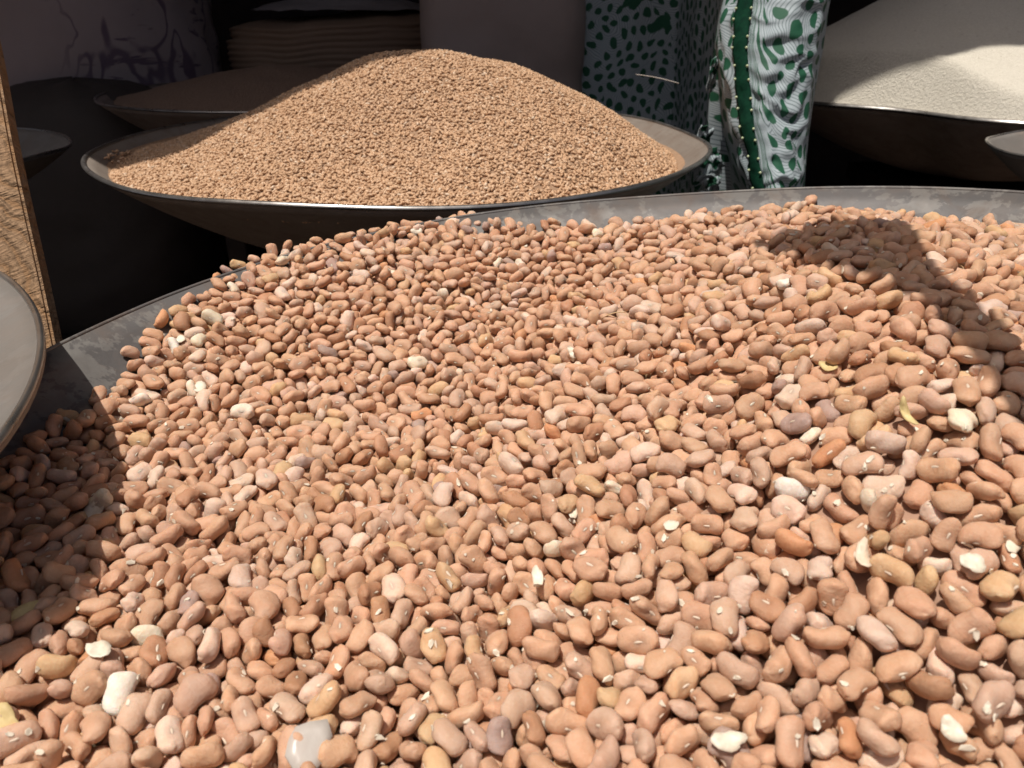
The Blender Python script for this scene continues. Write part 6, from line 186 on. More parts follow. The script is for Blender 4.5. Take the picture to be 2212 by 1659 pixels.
[73,3277,18,139,39,60,32,79,37,87,131,49,41,21,90,48,22,85,93,56,46,45,1,73,107,49,62,96,33,64,94,141,75,61,29,69,30,21,71,52,52,37,51,27,40,112,55,63,96,91,11,84,133,53,77,77,73,49,28,58,57,46,83,58,13,72,131,11,77,36,37,38,54,114,38,54,93,0,57,90,87,15,31,78,11,17,90,169,34,36,75,86,20,4,154,34,28,88,88,22,61,124,53,72,24,11,6,74,64,66,47,31,74,45,77,193,45,52,6,95,21,55,145,26,8,43,22,10,7,105,3,53,60,72,3,76,77,50,79,29,85,47,87,148,30,44,7,2,16,16,147,67,25,31,30,36,36,189,37,58,45,8,22,92,83,50,57,80,37,5,64,40,53,52,71,5,23,81,195,82,52,43,11,22,65,138,48,62,68,37,53,34,94,67,12,55,14,30,26,192,44,74,13,31,23,7,152,44,56,77,3,62,53,194,70,57,11,35,58,76,125,38,44,3,56,17,38,195,65,39,35,45,10,9,145,61,40,45,21,41,85,134,29,47,87,70,16,80,209,30,55,13,51,24,40,75,23,83,32,33,58,56,175,40,49,26,79,8,37,71,40,76,19,47,43,80,129,20,55,23,84,19,60,206,28,72,14,65,26,5,134,39,31,86,43,31,42,174,39,36,89,74,57,79,209,32,91,30,57,34,34,203,22,67,13,83,28,9,147,60,13,45,56,13,90,201,66,34,20,64,31,30,196,39,48,76,90,21,0,154,44,56,7,71,26,77,214,47,43,96,73,45,3,127,23,30,83,77,13,31,181,58,76,88,1,59,8,129,56,42,40,80,2,45,170,67,55,95,2,49,93,175,42,52,3,90,22,45,204,56,46,64,12,9,44,136,63,34,11,94,76,50,170,35,33,8,2,40,44,212,35,44,18,18,36,41,159,67,23,57,9,33,67,224,33,94,35,25,30,95,160,56,37,9,59,39,60,210,25,86,29,36,33,7,197,58,48,68,32,44,76,166,23,35,13,41,52,29,152,41,55,3,38,29,69,190,44,24,9,41,10,45,258,27,39,52,54,133,85,163,71,71,49,6,7,64,229,45,61,67,59,22,21,170,46,67,49,61,52,84,214,29,43,74,64,50,31,234,43,73,30,75,79,89,224,34,46,45,83,0,36,198,38,54,53,83,29,4,235,63,54,97,92,76,50,215,60,50,51,92,13,92,165,97,41,42,94,46,44,226,28,46,65,10,38,8,168,50,48,57,55,32,74,243,82,34,49,13,22,74,173,30,6,52,1,130,68,212,42,2,50,21,118,81,219,21,42,61,45,26,7,168,29,24,80,86,56,50,198,34,78,85,51,27,96,154,67,62,28,33,109,23,200,50,48,60,61,8,74,148,51,14,21,52,80,67,188,29,32,10,69,72,34,179,14,45,51,63,131,40,118,71,53,29,77,54,39,145,15,81,42,87,170,56,148,57,66,8,88,25,30,177,43,48,56,83,61,91,187,46,64,45,4,43,22,148,6,50,65,86,27,93,200,48,57,86,93,93,63,192,17,68,43,20,68,35,146,65,30,8,70,85,84,200,62,55,54,30,70,8,162,54,48,86,20,53,83,196,64,29,17,33,99,6,180,71,23,34,36,52,29,198,68,35,23,50,91,31,216,84,27,26,57,54,8,234,23,30,76,66,78,20,222,49,94,67,79,94,42,246,62,43,30,87],
[74,3373,59,97,46,37,77,82,48,10,73,84,79,70,82,2,82,146,79,36,33,67,31,79,93,43,56,34,23,35,12,60,60,56,22,90,51,52,137,55,52,74,76,32,21,60,57,61,13,3,44,37,117,71,34,26,44,59,76,103,68,45,18,55,71,30,93,7,30,61,20,35,72,151,63,28,65,51,71,27,63,36,61,11,27,6,51,184,40,39,69,62,31,28,130,50,37,91,69,39,94,133,56,55,50,85,35,43,168,42,92,36,65,48,1,168,15,74,29,18,30,0,121,46,58,20,42,8,92,205,49,42,98,77,40,63,141,50,40,59,80,1,13,195,67,42,57,27,18,8,131,36,57,49,50,22,88,196,27,18,69,81,37,28,156,63,48,97,90,26,5,208,56,27,91,35,14,57,106,63,49,11,1,1,72,174,70,53,93,93,81,72,179,58,43,39,1,44,0,204,16,76,26,42,31,75,187,89,79,41,8,22,46,122,46,57,98,17,18,30,207,37,23,50,55,70,24,186,36,37,38,31,36,73,199,61,52,97,16,7,21,141,44,43,89,36,62,59,193,77,19,57,30,16,35,134,57,28,21,42,54,59,200,32,41,92,33,17,32,156,48,48,32,51,42,93,148,57,25,91,71,32,40,126,38,43,60,57,3,78,216,80,87,52,43,2,6,191,55,39,92,82,47,43,184,42,19,72,49,41,72,120,36,55,66,67,10,65,201,19,36,76,59,55,30,206,45,36,24,5,28,86,95,9,47,68,68,20,26,171,54,41,16,75,0,88,195,74,25,48,64,22,1,231,46,54,16,11,46,38,166,51,26,24,86,18,96,169,45,17,83,0,14,37,240,40,59,97,21,30,37,193,67,32,12,90,63,34,240,57,44,11,29,50,61,147,63,19,22,11,13,42,223,77,42,15,35,36,92,158,23,88,34,24,5,93,222,39,12,70,2,30,28,190,53,12,81,42,54,18,221,54,58,55,54,43,55,141,47,20,81,30,1,85,222,20,49,72,18,38,25,224,38,54,83,61,81,42,212,50,13,77,66,9,70,156,55,46,5,45,81,37,237,54,40,4,79,4,70,167,58,58,82,55,111,59,190,83,52,40,85,41,68,209,51,57,62,90,53,29,204,52,60,56,89,49,24,219,40,66,6,7,94,39,211,41,30,47,13,7,94,189,71,74,17,12,70,25,211,58,39,87,18,111,53,214,19,61,35,31,89,10,154,58,58,10,34,86,63,153,69,43,44,87,16,96,190,48,79,11,44,9,12,198,24,42,59,47,32,0,129,51,14,19,40,43,63,129,37,49,18,92,34,35,191,54,40,56,54,188,34,173,40,61,25,61,62,77,155,54,42,69,65,62,52,166,72,68,73,69,71,44,134,9,40,28,87,43,97,191,38,56,51,72,47,22,190,67,57,95,86,7,55,138,46,64,4,91,41,72,205,65,75,89,94,67,93,207,27,81,49,92,87,94,203,38,84,17,5,44,24,186,50,43,95,7,83,89,201,59,64,5,15,254,94,232,51,27,90,36,61,24,219,47,33,63,38,72,6,210,49,71,9,43,62,79,234,52,39,76,60,50,71,198,66,38,70,23,8,6,224,47,50,8,52,66,58,257,80,44,18,61],
[75,3472,42,107,63,57,37,31,105,72,65,32,87,25,32,8,16,52,43,51,7,34,19,7,141,39,31,92,36,41,56,108,43,37,63,61,7,83,51,32,17,73,41,67,61,159,27,65,16,41,34,39,128,38,87,20,67,28,17,70,41,86,18,53,55,12,129,50,70,29,76,30,47,187,20,86,38,21,34,63,146,52,56,83,83,53,82,118,42,57,91,93,8,24,192,29,32,70,27,28,51,76,44,62,49,77,39,9,142,50,52,86,95,37,65,191,80,43,41,39,69,20,148,50,36,92,2,50,30,119,75,61,76,13,29,79,227,29,28,74,86,25,98,74,43,18,78,7,15,19,197,29,23,81,47,4,20,126,68,50,18,21,29,89,145,75,52,90,27,11,85,219,53,52,19,92,27,5,127,58,52,24,27,6,40,189,26,91,56,51,38,84,123,91,77,51,35,29,4,131,52,42,25,33,12,33,187,32,17,75,62,14,85,216,31,31,88,10,29,68,130,28,50,52,40,14,44,193,40,60,23,65,30,5,141,56,15,84,47,35,29,212,11,27,68,25,34,34,160,82,18,65,48,37,83,149,30,47,17,56,12,38,222,43,47,97,75,56,58,168,69,79,68,70,31,39,241,53,38,16,86,25,80,118,53,56,94,73,59,37,204,58,67,90,95,14,24,142,42,29,7,76,55,83,198,44,41,9,62,15,61,158,45,47,58,2,34,1,214,38,53,11,11,37,85,210,70,63,66,68,16,32,123,49,44,26,93,8,70,156,38,55,28,5,16,38,219,69,57,69,18,8,63,62,74,53,66,77,26,4,241,75,62,64,76,77,99,163,37,45,7,25,7,38,154,58,70,73,12,10,40,216,24,48,73,87,72,52,140,48,45,32,20,3,51,204,57,66,78,95,37,98,120,66,56,25,24,19,83,203,64,16,36,33,59,61,184,45,80,15,41,19,2,210,55,44,73,13,82,48,239,52,40,2,55,44,1,187,59,23,41,25,6,74,154,48,19,59,53,45,29,199,59,49,98,56,36,12,234,16,23,62,38,58,99,253,89,60,68,77,25,64,168,88,50,38,68,3,16,203,94,48,43,41,46,17,238,97,51,51,52,21,75,162,32,52,83,72,21,89,225,87,73,29,86,43,46,157,31,32,73,87,34,50,212,50,69,5,95,4,0,245,57,40,67,62,94,55,191,40,44,11,5,53,71,215,60,29,9,69,61,30,221,55,55,98,79,39,59,149,45,38,97,8,69,41,191,13,43,46,83,17,55,96,65,19,79,17,22,7,131,49,36,7,15,54,17,186,5,64,54,37,96,60,148,37,60,14,37,5,93,203,24,24,77,29,60,89,157,61,29,39,43,105,61,157,48,55,13,33,44,97,186,57,28,27,45,51,0,161,42,53,13,58,15,83,132,34,15,72,19,42,99,172,76,87,31,25,46,38,151,38,42,71,53,98,27,133,14,54,48,30,31,42,185,34,96,46,73,83,93,134,46,60,3,64,5,15,131,56,59,40,39,30,66,187,75,37,27,69,252,53,193,83,45,51,82,101,20,170,55,73,91,64,96,62,198,55,54,73,3,62,29,206,42,42,7,31,93,75,234,57,41,9,13,37,16,213,38,71,82,43],
[76,3476,78,123,3,38,54,90,4,20,114,59,16,21,26,56,1,90,49,51,68,54,22,57,128,38,48,86,63,57,60,82,47,31,82,30,38,99,126,20,66,19,2,24,54,113,53,62,79,69,37,37,79,58,40,3,33,62,38,156,40,43,58,15,15,39,88,76,71,69,41,32,3,137,47,51,4,72,42,80,143,63,57,23,71,64,58,111,67,13,36,75,5,54,175,41,57,34,56,57,64,109,52,39,88,83,20,4,71,56,24,90,66,20,61,189,74,38,50,71,41,3,115,52,57,94,5,6,48,146,37,48,26,95,65,9,124,45,37,87,11,4,21,212,38,45,84,76,44,5,172,55,57,38,5,24,36,125,53,51,52,17,10,60,163,45,32,94,14,102,72,186,54,35,96,46,19,9,173,59,34,92,1,67,66,132,75,60,61,30,18,84,181,47,45,11,50,42,12,204,41,51,93,16,25,17,159,49,55,89,36,22,93,156,11,47,63,15,17,1,124,40,43,75,48,10,18,212,41,71,31,62,25,60,129,17,71,21,41,28,63,193,63,75,48,66,41,5,239,19,38,42,39,5,32,158,44,39,48,51,58,46,211,85,36,40,41,16,24,151,22,67,25,59,36,39,104,36,36,38,64,30,24,188,40,30,10,52,8,73,193,68,21,85,81,51,50,130,60,49,13,77,8,19,236,82,14,55,94,45,55,185,68,38,33,0,63,50,227,43,48,7,11,46,35,85,66,21,86,70,16,41,222,50,90,26,75,11,24,177,35,45,65,93,77,37,220,38,88,27,82,68,47,211,82,74,67,88,35,69,142,19,36,78,13,19,56,83,86,47,51,95,11,52,202,43,38,11,3,32,58,149,30,38,71,16,9,88,210,22,51,76,45,20,0,224,14,30,66,15,56,77,135,38,71,9,28,3,74,234,55,44,2,50,38,22,219,46,48,1,18,8,38,158,64,62,67,36,28,99,225,29,32,82,61,40,34,196,36,34,20,28,19,88,120,56,43,3,42,39,7,192,23,25,68,65,7,94,209,54,56,6,76,58,69,204,36,43,64,44,9,47,138,32,90,30,71,38,12,187,46,41,7,77,31,70,222,63,38,91,53,112,25,205,23,50,51,92,52,94,187,25,39,68,67,31,38,222,51,54,3,6,36,43,148,38,92,27,5,71,73,193,79,61,53,84,45,9,201,90,44,44,13,63,16,218,53,45,21,20,80,21,195,69,31,22,29,49,21,208,55,60,72,94,15,29,129,38,65,87,35,122,37,182,84,71,22,6,37,96,168,26,52,21,41,40,37,179,63,39,69,14,89,74,149,49,59,2,59,18,60,201,55,45,96,55,74,89,143,73,63,58,64,24,91,183,36,60,7,58,42,34,148,43,34,96,71,8,76,208,29,77,19,70,52,2,202,35,95,60,63,48,32,138,46,70,87,78,58,39,194,33,50,53,35,68,81,181,52,49,99,80,114,65,185,29,55,71,45,92,40,211,25,49,40,78,105,44,206,57,23,11,51,43,1,223,51,22,14,95,75,87,241,43,50,32,31,4,25,156,53,76,47,30,63,16,201,24,82,38,56,90,84,198,90,51,71,41,79,49,244,49,49,99,78],
[77,3616,46,120,87,60,68,52,90,33,118,28,33,90,63,53,80,80,41,83,16,67,54,33,82,49,52,79,21,5,38,160,57,47,2,50,31,75,124,42,78,89,40,15,97,78,48,34,92,73,74,20,133,45,44,98,53,9,80,159,45,2,56,12,1,73,88,73,59,88,86,76,30,167,37,53,3,19,22,71,74,56,63,3,88,64,8,206,31,60,27,30,6,18,140,32,54,26,68,20,3,99,45,53,84,48,7,73,177,64,94,55,32,33,37,158,63,31,27,78,50,82,177,27,67,27,66,8,83,129,64,58,82,26,92,34,189,51,18,86,76,27,14,130,57,51,3,88,42,71,164,42,32,86,84,80,67,124,6,67,63,51,3,56,210,67,51,68,71,46,64,163,47,51,75,59,29,16,222,49,55,72,93,48,22,113,60,65,92,19,9,25,177,41,48,96,5,43,80,207,49,77,10,85,43,33,198,22,54,26,13,11,20,147,62,32,25,27,26,87,142,42,46,23,74,26,95,189,97,63,50,92,13,7,136,40,78,29,36,31,15,218,83,19,54,23,53,20,171,46,85,74,44,8,76,179,45,4,66,94,42,76,96,58,72,58,85,20,7,152,79,31,68,55,24,90,189,18,43,75,25,49,52,218,65,11,29,36,19,11,151,49,35,16,59,50,3,219,64,91,29,23,11,65,200,69,70,40,43,2,18,149,37,62,14,66,57,0,144,43,64,83,7,10,38,170,19,28,80,25,23,74,200,33,56,76,54,47,19,209,57,29,50,33,8,46,130,48,26,92,86,39,78,164,44,50,6,35,57,60,197,82,58,45,68,43,46,234,52,57,63,77,81,15,159,73,72,70,9,46,17,185,68,60,18,65,15,56,237,50,36,4,95,111,84,216,39,71,12,3,4,87,158,67,55,59,24,6,32,153,56,83,22,57,89,54,224,47,22,90,81,42,1,209,53,56,55,58,9,59,151,30,84,39,47,32,66,202,50,45,93,88,82,29,220,40,49,31,79,47,6,158,29,40,62,90,56,40,217,64,13,21,14,81,4,200,46,38,52,91,2,55,153,59,77,12,77,21,8,108,31,26,25,55,64,69,149,31,60,74,84,55,73,163,74,64,45,24,52,22,153,81,69,54,28,5,78,175,56,70,94,5,33,2,199,50,64,5,38,42,75,179,34,11,65,12,7,7,124,36,85,19,43,85,37,177,41,33,93,18,69,55,149,80,49,28,47,58,37,177,45,59,40,27,82,66,170,62,39,89,51,94,64,205,61,56,3,36,92,50,184,54,82,15,47,134,88,225,35,41,44,53,27,94,161,13,48,70,80,17,26,210,68,21,16,95,89,14,192,52,30,73,4,37,48,181,75,41,17,57,105,53,236,62,62,96,68,72,81,228,50,32,78,79,93,36,254,42,41,65,81,51,11,237,25,81,22,38],
[78,3668,5,144,83,29,41,93,73,7,136,57,30,43,39,24,76,112,56,26,79,25,52,20,122,25,44,46,4,26,74,89,63,58,43,91,91,55,128,38,10,70,45,73,97,85,76,61,39,47,8,31,146,46,56,15,0,50,10,127,51,49,18,13,4,2,193,51,55,47,51,54,76,137,53,59,67,37,15,18,102,45,66,10,22,25,37,190,58,61,72,61,40,83,124,70,70,77,45,24,74,74,46,47,47,54,62,86,125,38,42,8,50,24,67,195,87,81,45,23,5,0,188,55,98,40,53,12,1,128,41,54,25,36,36,58,168,86,38,68,62,34,38,99,62,55,26,40,32,13,195,48,53,56,57,7,49,129,66,58,30,66,50,61,199,39,26,85,25,12,37,148,40,69,15,73,43,96,161,53,55,92,93,31,30,146,85,28,40,82,2,87,214,50,45,93,35,5,10,209,38,47,60,78,46,7,131,44,55,19,66,2,97,128,47,44,10,4,33,68,201,43,79,26,43,15,48,132,37,44,88,93,51,43,192,43,48,62,48,33,77,135,3,43,40,7,34,60,218,12,24,66,60,44,25,198,35,43,21,5,27,71,206,66,37,28,64,40,38,184,81,53,71,9,20,91,209,35,56,95,72,9,58,134,52,47,56,17,52,33,197,63,46,96,19,24,54,133,74,57,80,26,42,45,184,49,32,86,26,39,78,213,44,64,13,88,27,28,190,39,44,84,33,6,20,123,44,74,27,20,46,70,210,35,40,21,7,43,47,185,63,20,25,40,35,97,120,22,89,43,48,10,64,218,48,18,32,53,0,7,199,30,46,73,56,62,99,149,57,34,23,62,19,44,229,44,55,57,21,7,18,189,62,5,64,58,2,0,64,78,75,68,27,63,0,147,38,44,24,52,10,76,203,77,23,53,66,5,12,209,57,19,34,86,65,7,146,18,53,78,59,4,77,180,56,44,7,87,19,28,220,39,59,3,74,48,44,144,72,38,28,68,19,65,186,29,23,79,95,59,79,182,26,24,80,83,53,14,217,57,37,54,8,32,48,146,57,41,48,87,39,65,213,37,45,52,91,46,38,155,56,66,55,88,34,35,192,58,62,8,18,7,99,142,26,48,68,20,30,45,136,36,49,77,2,10,1,232,94,38,48,29,42,97,147,43,55,4,27,17,35,149,36,80,14,14,27,81,186,36,65,18,7,79,57,172,39,31,52,39,59,12,185,9,29,64,17,56,41,179,32,72,32,42,108,58,143,63,14,40,50,117,35,165,26,51,83,32,77,83,177,23,34,63,27,73,41,164,64,59,70,21,51,47,194,79,77,78,42,53,74,187,55,25,82,66,56,23,181,58,55,12,58,22,28,125,78,47,38,36,60,14,181,53,32,5,69,80,79,197,37,82,24,78,28,29,212,17,45,65,76,121,58,215,45,45,61,86,55,12,206,40,35,67,95,69,94,230,46,43,51,4,28,10,226,47,50,32,2,57,42,224,24,60,33,13,70,82,243,74,42,66,22,47,30,221,36,92,47,21],
[79,3845,27,117,59,52,97,34,98,59,103,49,65,7,39,63,26,147,42,62,51,28,119,25,163,8,60,31,47,46,46,49,63,45,45,56,27,29,163,47,35,86,4,27,80,121,58,60,17,59,42,27,157,40,68,12,9,73,95,170,33,86,29,85,50,27,150,66,57,95,76,30,60,171,34,15,79,90,47,6,137,61,50,14,82,43,60,177,48,54,10,4,18,88,123,48,50,98,72,80,74,197,54,42,2,15,5,50,147,62,76,79,86,87,78,155,51,38,6,89,5,29,134,50,28,19,15,51,38,185,37,85,36,23,7,75,120,44,29,79,4,63,61,161,32,32,83,12,9,11,70,75,64,35,30,4,36,227,32,79,21,30,36,15,125,63,64,18,27,25,53,191,88,73,61,34,53,23,152,57,42,25,39,21,58,191,73,59,64,40,47,11,205,39,70,7,84,0,43,129,37,15,72,41,63,64,178,31,35,18,49,26,26,152,55,45,4,53,49,37,212,35,44,91,60,37,88,151,45,47,85,52,33,14,191,88,67,29,12,36,94,178,37,46,83,61,25,82,121,84,70,51,64,20,20,193,74,86,27,64,27,73,207,30,79,16,70,46,1,123,47,69,19,71,2,5,227,68,11,35,30,30,88,215,52,57,70,76,9,72,146,71,44,24,85,56,13,233,46,44,32,38,33,55,130,75,54,67,91,30,73,218,60,25,16,83,31,33,93,17,31,58,6,2,69,156,17,15,58,3,36,34,205,77,57,57,42,30,59,134,62,62,6,8,61,18,212,51,81,28,54,67,2,148,65,51,61,10,15,34,189,34,36,51,60,70,68,121,94,66,54,27,46,67,151,59,54,73,38,12,36,204,32,90,29,71,106,39,204,55,37,91,79,28,79,142,42,3,44,53,45,19,118,42,37,67,42,16,43,181,23,81,24,86,49,15,130,74,77,54,53,44,98,132,64,23,22,71,7,10,179,88,45,37,15,105,34,149,39,48,9,22,66,80,181,43,56,5,6,27,7,180,46,74,8,59,81,35,138,55,25,87,76,11,90,161,94,51,38,9,28,50,189,97,43,41,33,80,58,184,38,27,88,44,98,80,209,45,40,94,55,52,36,150,40,86,76,7,1,88,129,48,50,99,15,71,26,224,21,34,60,63,10,67,179,90,54,41,13,84,64,192,39,65,34,23,43,4,222,55,5,32,85,99,22,209,62,66,18,92,17,86,207,44,22,87,38,75,75,243,61,54,82,72,68,32,232,41,62,29,11],
[80,3881,3,137,55,22,11,30,115,22,137,12,43,80,35,47,52,139,53,62,84,82,16,6,106,67,28,17,46,38,11,150,28,19,66,90,24,91,146,93,33,58,46,23,33,116,75,31,42,55,38,85,106,86,34,22,11,68,21,73,57,44,83,53,43,18,126,63,40,85,52,77,15,108,47,83,23,57,46,91,67,44,70,12,35,20,42,175,63,38,33,18,12,7,124,41,62,26,69,104,45,131,44,19,85,44,19,50,192,63,49,30,27,37,82,184,20,57,25,57,33,26,148,49,17,71,51,31,70,75,58,57,86,59,32,77,125,50,52,17,63,13,16,198,45,66,18,38,7,21,60,82,50,87,1,57,57,143,78,41,22,69,28,76,189,44,70,7,74,6,14,198,40,64,7,44,44,72,105,43,48,8,74,28,40,163,44,37,80,50,55,96,117,70,55,73,82,19,20,186,41,46,15,59,57,21,199,72,40,22,64,17,91,152,71,49,81,91,8,21,135,91,74,47,36,40,79,191,51,71,9,4,23,11,170,98,47,42,73,14,87,138,53,67,14,0,36,38,186,69,78,80,83,19,91,125,76,60,77,11,54,75,169,82,68,74,95,62,64,192,40,56,12,6,87,62,152,44,49,36,37,49,79,178,88,66,44,8,49,11,128,51,70,38,75,11,67,180,68,63,64,23,38,19,153,41,45,7,85,17,15,67,82,32,26,85,13,52,193,46,47,3,24,59,5,212,33,37,79,92,6,25,148,53,58,97,91,14,84,166,71,39,58,32,21,93,70,54,95,32,59,26,34,181,50,29,16,1,25,8,89,21,13,45,7,12,4,150,52,46,7,7,33,8,199,66,34,25,14,52,22,149,70,74,77,10,2,46,194,41,45,11,23,65,57,127,53,47,12,20,2,93,181,73,90,34,62,8,14,197,39,86,79,27,66,44,150,52,39,31,31,74,95,129,61,63,81,38,4,55,196,44,71,10,79,64,40,120,15,45,81,47,43,67,146,54,68,95,32,60,44,176,22,44,63,46,17,93,102,58,65,5,48,64,7,146,59,56,66,76,35,3,184,41,56,7,95,92,35,123,37,79,15,85,43,60,178,56,36,6,59,12,8,131,78,24,19,89,80,40,176,43,38,97,19,36,29,127,64,46,71,7,59,96,153,74,69,83,72,143,23,186,88,47,50,32,77,91,209,41,88,20,91,41,34,231,34,39,94,42,35,52,183,71,48,19,35,46,86,261,41,41,77,55,0,9,222,65,65,70,64,86,59,261,62,56,3,63],
[81,4189,35,153,13,59,26,71,60,33,129,43,39,27,73,17,6,88,43,66,5,21,5,83,133,47,69,95,20,45,37,118,52,62,85,50,62,57,91,12,73,70,58,9,4,131,80,73,80,24,72,59,89,51,48,1,66,4,11,121,65,73,39,36,47,31,141,70,23,83,64,31,59,74,59,60,15,76,44,93,164,24,13,34,47,45,25,94,23,79,24,87,30,28,155,24,20,69,86,86,50,133,36,62,33,65,56,80,121,46,64,26,88,45,20,125,54,53,63,2,30,90,145,56,45,77,92,29,4,173,45,21,89,81,28,56,121,59,72,11,10,38,55,64,67,39,12,16,9,11,176,75,61,79,92,13,69,114,52,37,75,16,86,57,136,48,40,89,25,40,49,81,52,52,8,38,26,62,160,31,25,59,35,35,1,207,59,35,12,14,29,82,130,68,38,14,45,44,42,95,46,46,62,17,14,54,189,55,54,23,18,32,1,116,30,42,67,26,26,83,146,53,34,82,47,16,66,72,36,29,92,57,10,12,206,68,42,80,30,60,50,136,56,54,58,62,27,28,189,48,2,54,35,70,58,208,51,24,10,47,35,71,140,52,52,78,75,40,23,183,35,70,9,50,41,95,126,76,48,29,85,50,60,176,57,65,8,63,19,17,111,50,48,15,60,30,8,176,14,33,51,44,37,17,129,73,32,36,65,58,35,135,65,43,96,49,36,81,145,86,38,44,64,99,6,151,51,77,71,90,36,85,140,70,53,77,64,41,44,168,45,46,2,80,72,20,113,54,74,11,1,3,82,151,63,82,16,90,29,14,168,49,17,86,87,67,89,169,16,24,59,6,56,10,173,45,38,95,95,70,59,145,24,28,60,29,52,11,151,66,12,38,51,33,85,143,93,44,29,35,33,41,173,7,37,54,5,72,88,182,47,57,88,15,37,2,167,44,40,97,65,149,0,192,36,24,89,85],
[82,4289,31,131,18,57,53,2,72,1,137,23,83,27,12,79,52,135,51,32,7,60,0,13,102,47,85,16,67,81,30,116,57,51,88,79,57,92,127,10,51,43,51,24,25,91,44,74,29,86,63,29,95,48,43,88,90,6,84,132,34,31,92,76,19,13,146,18,63,47,24,34,90,100,62,45,57,48,32,22,87,65,60,94,4,56,63,87,64,58,33,59,11,93,129,19,30,73,83,61,86,107,76,51,60,66,53,22,71,68,44,87,22,20,7,153,28,46,15,51,27,80,162,14,81,60,63,59,17,152,47,41,51,11,0,88,107,63,46,89,86,49,35,77,55,43,68,33,22,95,104,42,64,12,88,20,45,148,53,70,19,22,32,44,91,70,54,84,46,67,76,161,46,66,23,75,71,68,152,46,58,70,88,78,42,144,51,56,30,50,39,75,161,15,69,48,3,40,3,159,51,78,13,65,19,23,99,34,32,85,78,47,44,169,66,78,86,15,119,86,132,57,41,12,77,75,56,158,55,28,91,37,59,1,150,72,11,30,5,89,41,168,50,49,11,51,51,1,136,87,23,46,18,21,37,152,34,26,87,72,345,4,177,63,55,3,18],
[83,4772,55,129,70,50,56,35,118,14,143,23,73,25,47,75,34,108,56,63,35,2,233,2,111,11,72,42,24,10,52,138,84,66,25,74,86,31,150,41,44,8,86,48,90,155,55,40,91,85,145,43,150,90,76,39,90]]

# ================= helpers =================
def link(name, me, mat=None, parent=None, smooth=True):
    o = bpy.data.objects.new(name, me); sc.collection.objects.link(o)
    if mat is not None and len(me.materials) == 0:
        for m in (mat if isinstance(mat, (list, tuple)) else [mat]): me.materials.append(m)
    if parent is not None: o.parent = parent
    if smooth: me.shade_smooth()
    return o
def tag(o, label=None, cat=None, group=None, kind=None):
    if label: o['label'] = label
    if cat: o['category'] = cat
    if group: o['group'] = group
    if kind: o['kind'] = kind
    return o
def empty(name, loc=(0,0,0)):
    o = bpy.data.objects.new(name, None); sc.collection.objects.link(o); o.location = loc; return o
def pymesh(name, V, F):
    me = bpy.data.meshes.new(name); me.from_pydata([tuple(map(float, v)) for v in V], [], F); me.update(); return me
def big_mesh(name, V, tris_or_quads, k):
    """fast mesh from numpy: all faces have k corners"""
    me = bpy.data.meshes.new(name); V = np.asarray(V, np.float32); F = np.asarray(tris_or_quads, np.int32)
    me.vertices.add(len(V)); me.vertices.foreach_set('co', V.ravel())
    me.loops.add(F.size); me.loops.foreach_set('vertex_index', F.ravel())
    me.polygons.add(len(F)); me.polygons.foreach_set('loop_start', np.arange(0, F.size, k, dtype=np.int32))
    me.update(calc_edges=True); return me
def point_color(me, name, C):
    a = me.color_attributes.new(name, 'FLOAT_COLOR', 'POINT'); C = np.asarray(C, np.float32)
    a.data.foreach_set('color', np.c_[C, np.ones(len(C), np.float32)].ravel() if C.shape[1] == 3 else C.ravel())
def point_vec(me, name, C):
    a = me.attributes.new(name, 'FLOAT_VECTOR', 'POINT'); a.data.foreach_set('vector', np.asarray(C, np.float32).ravel())
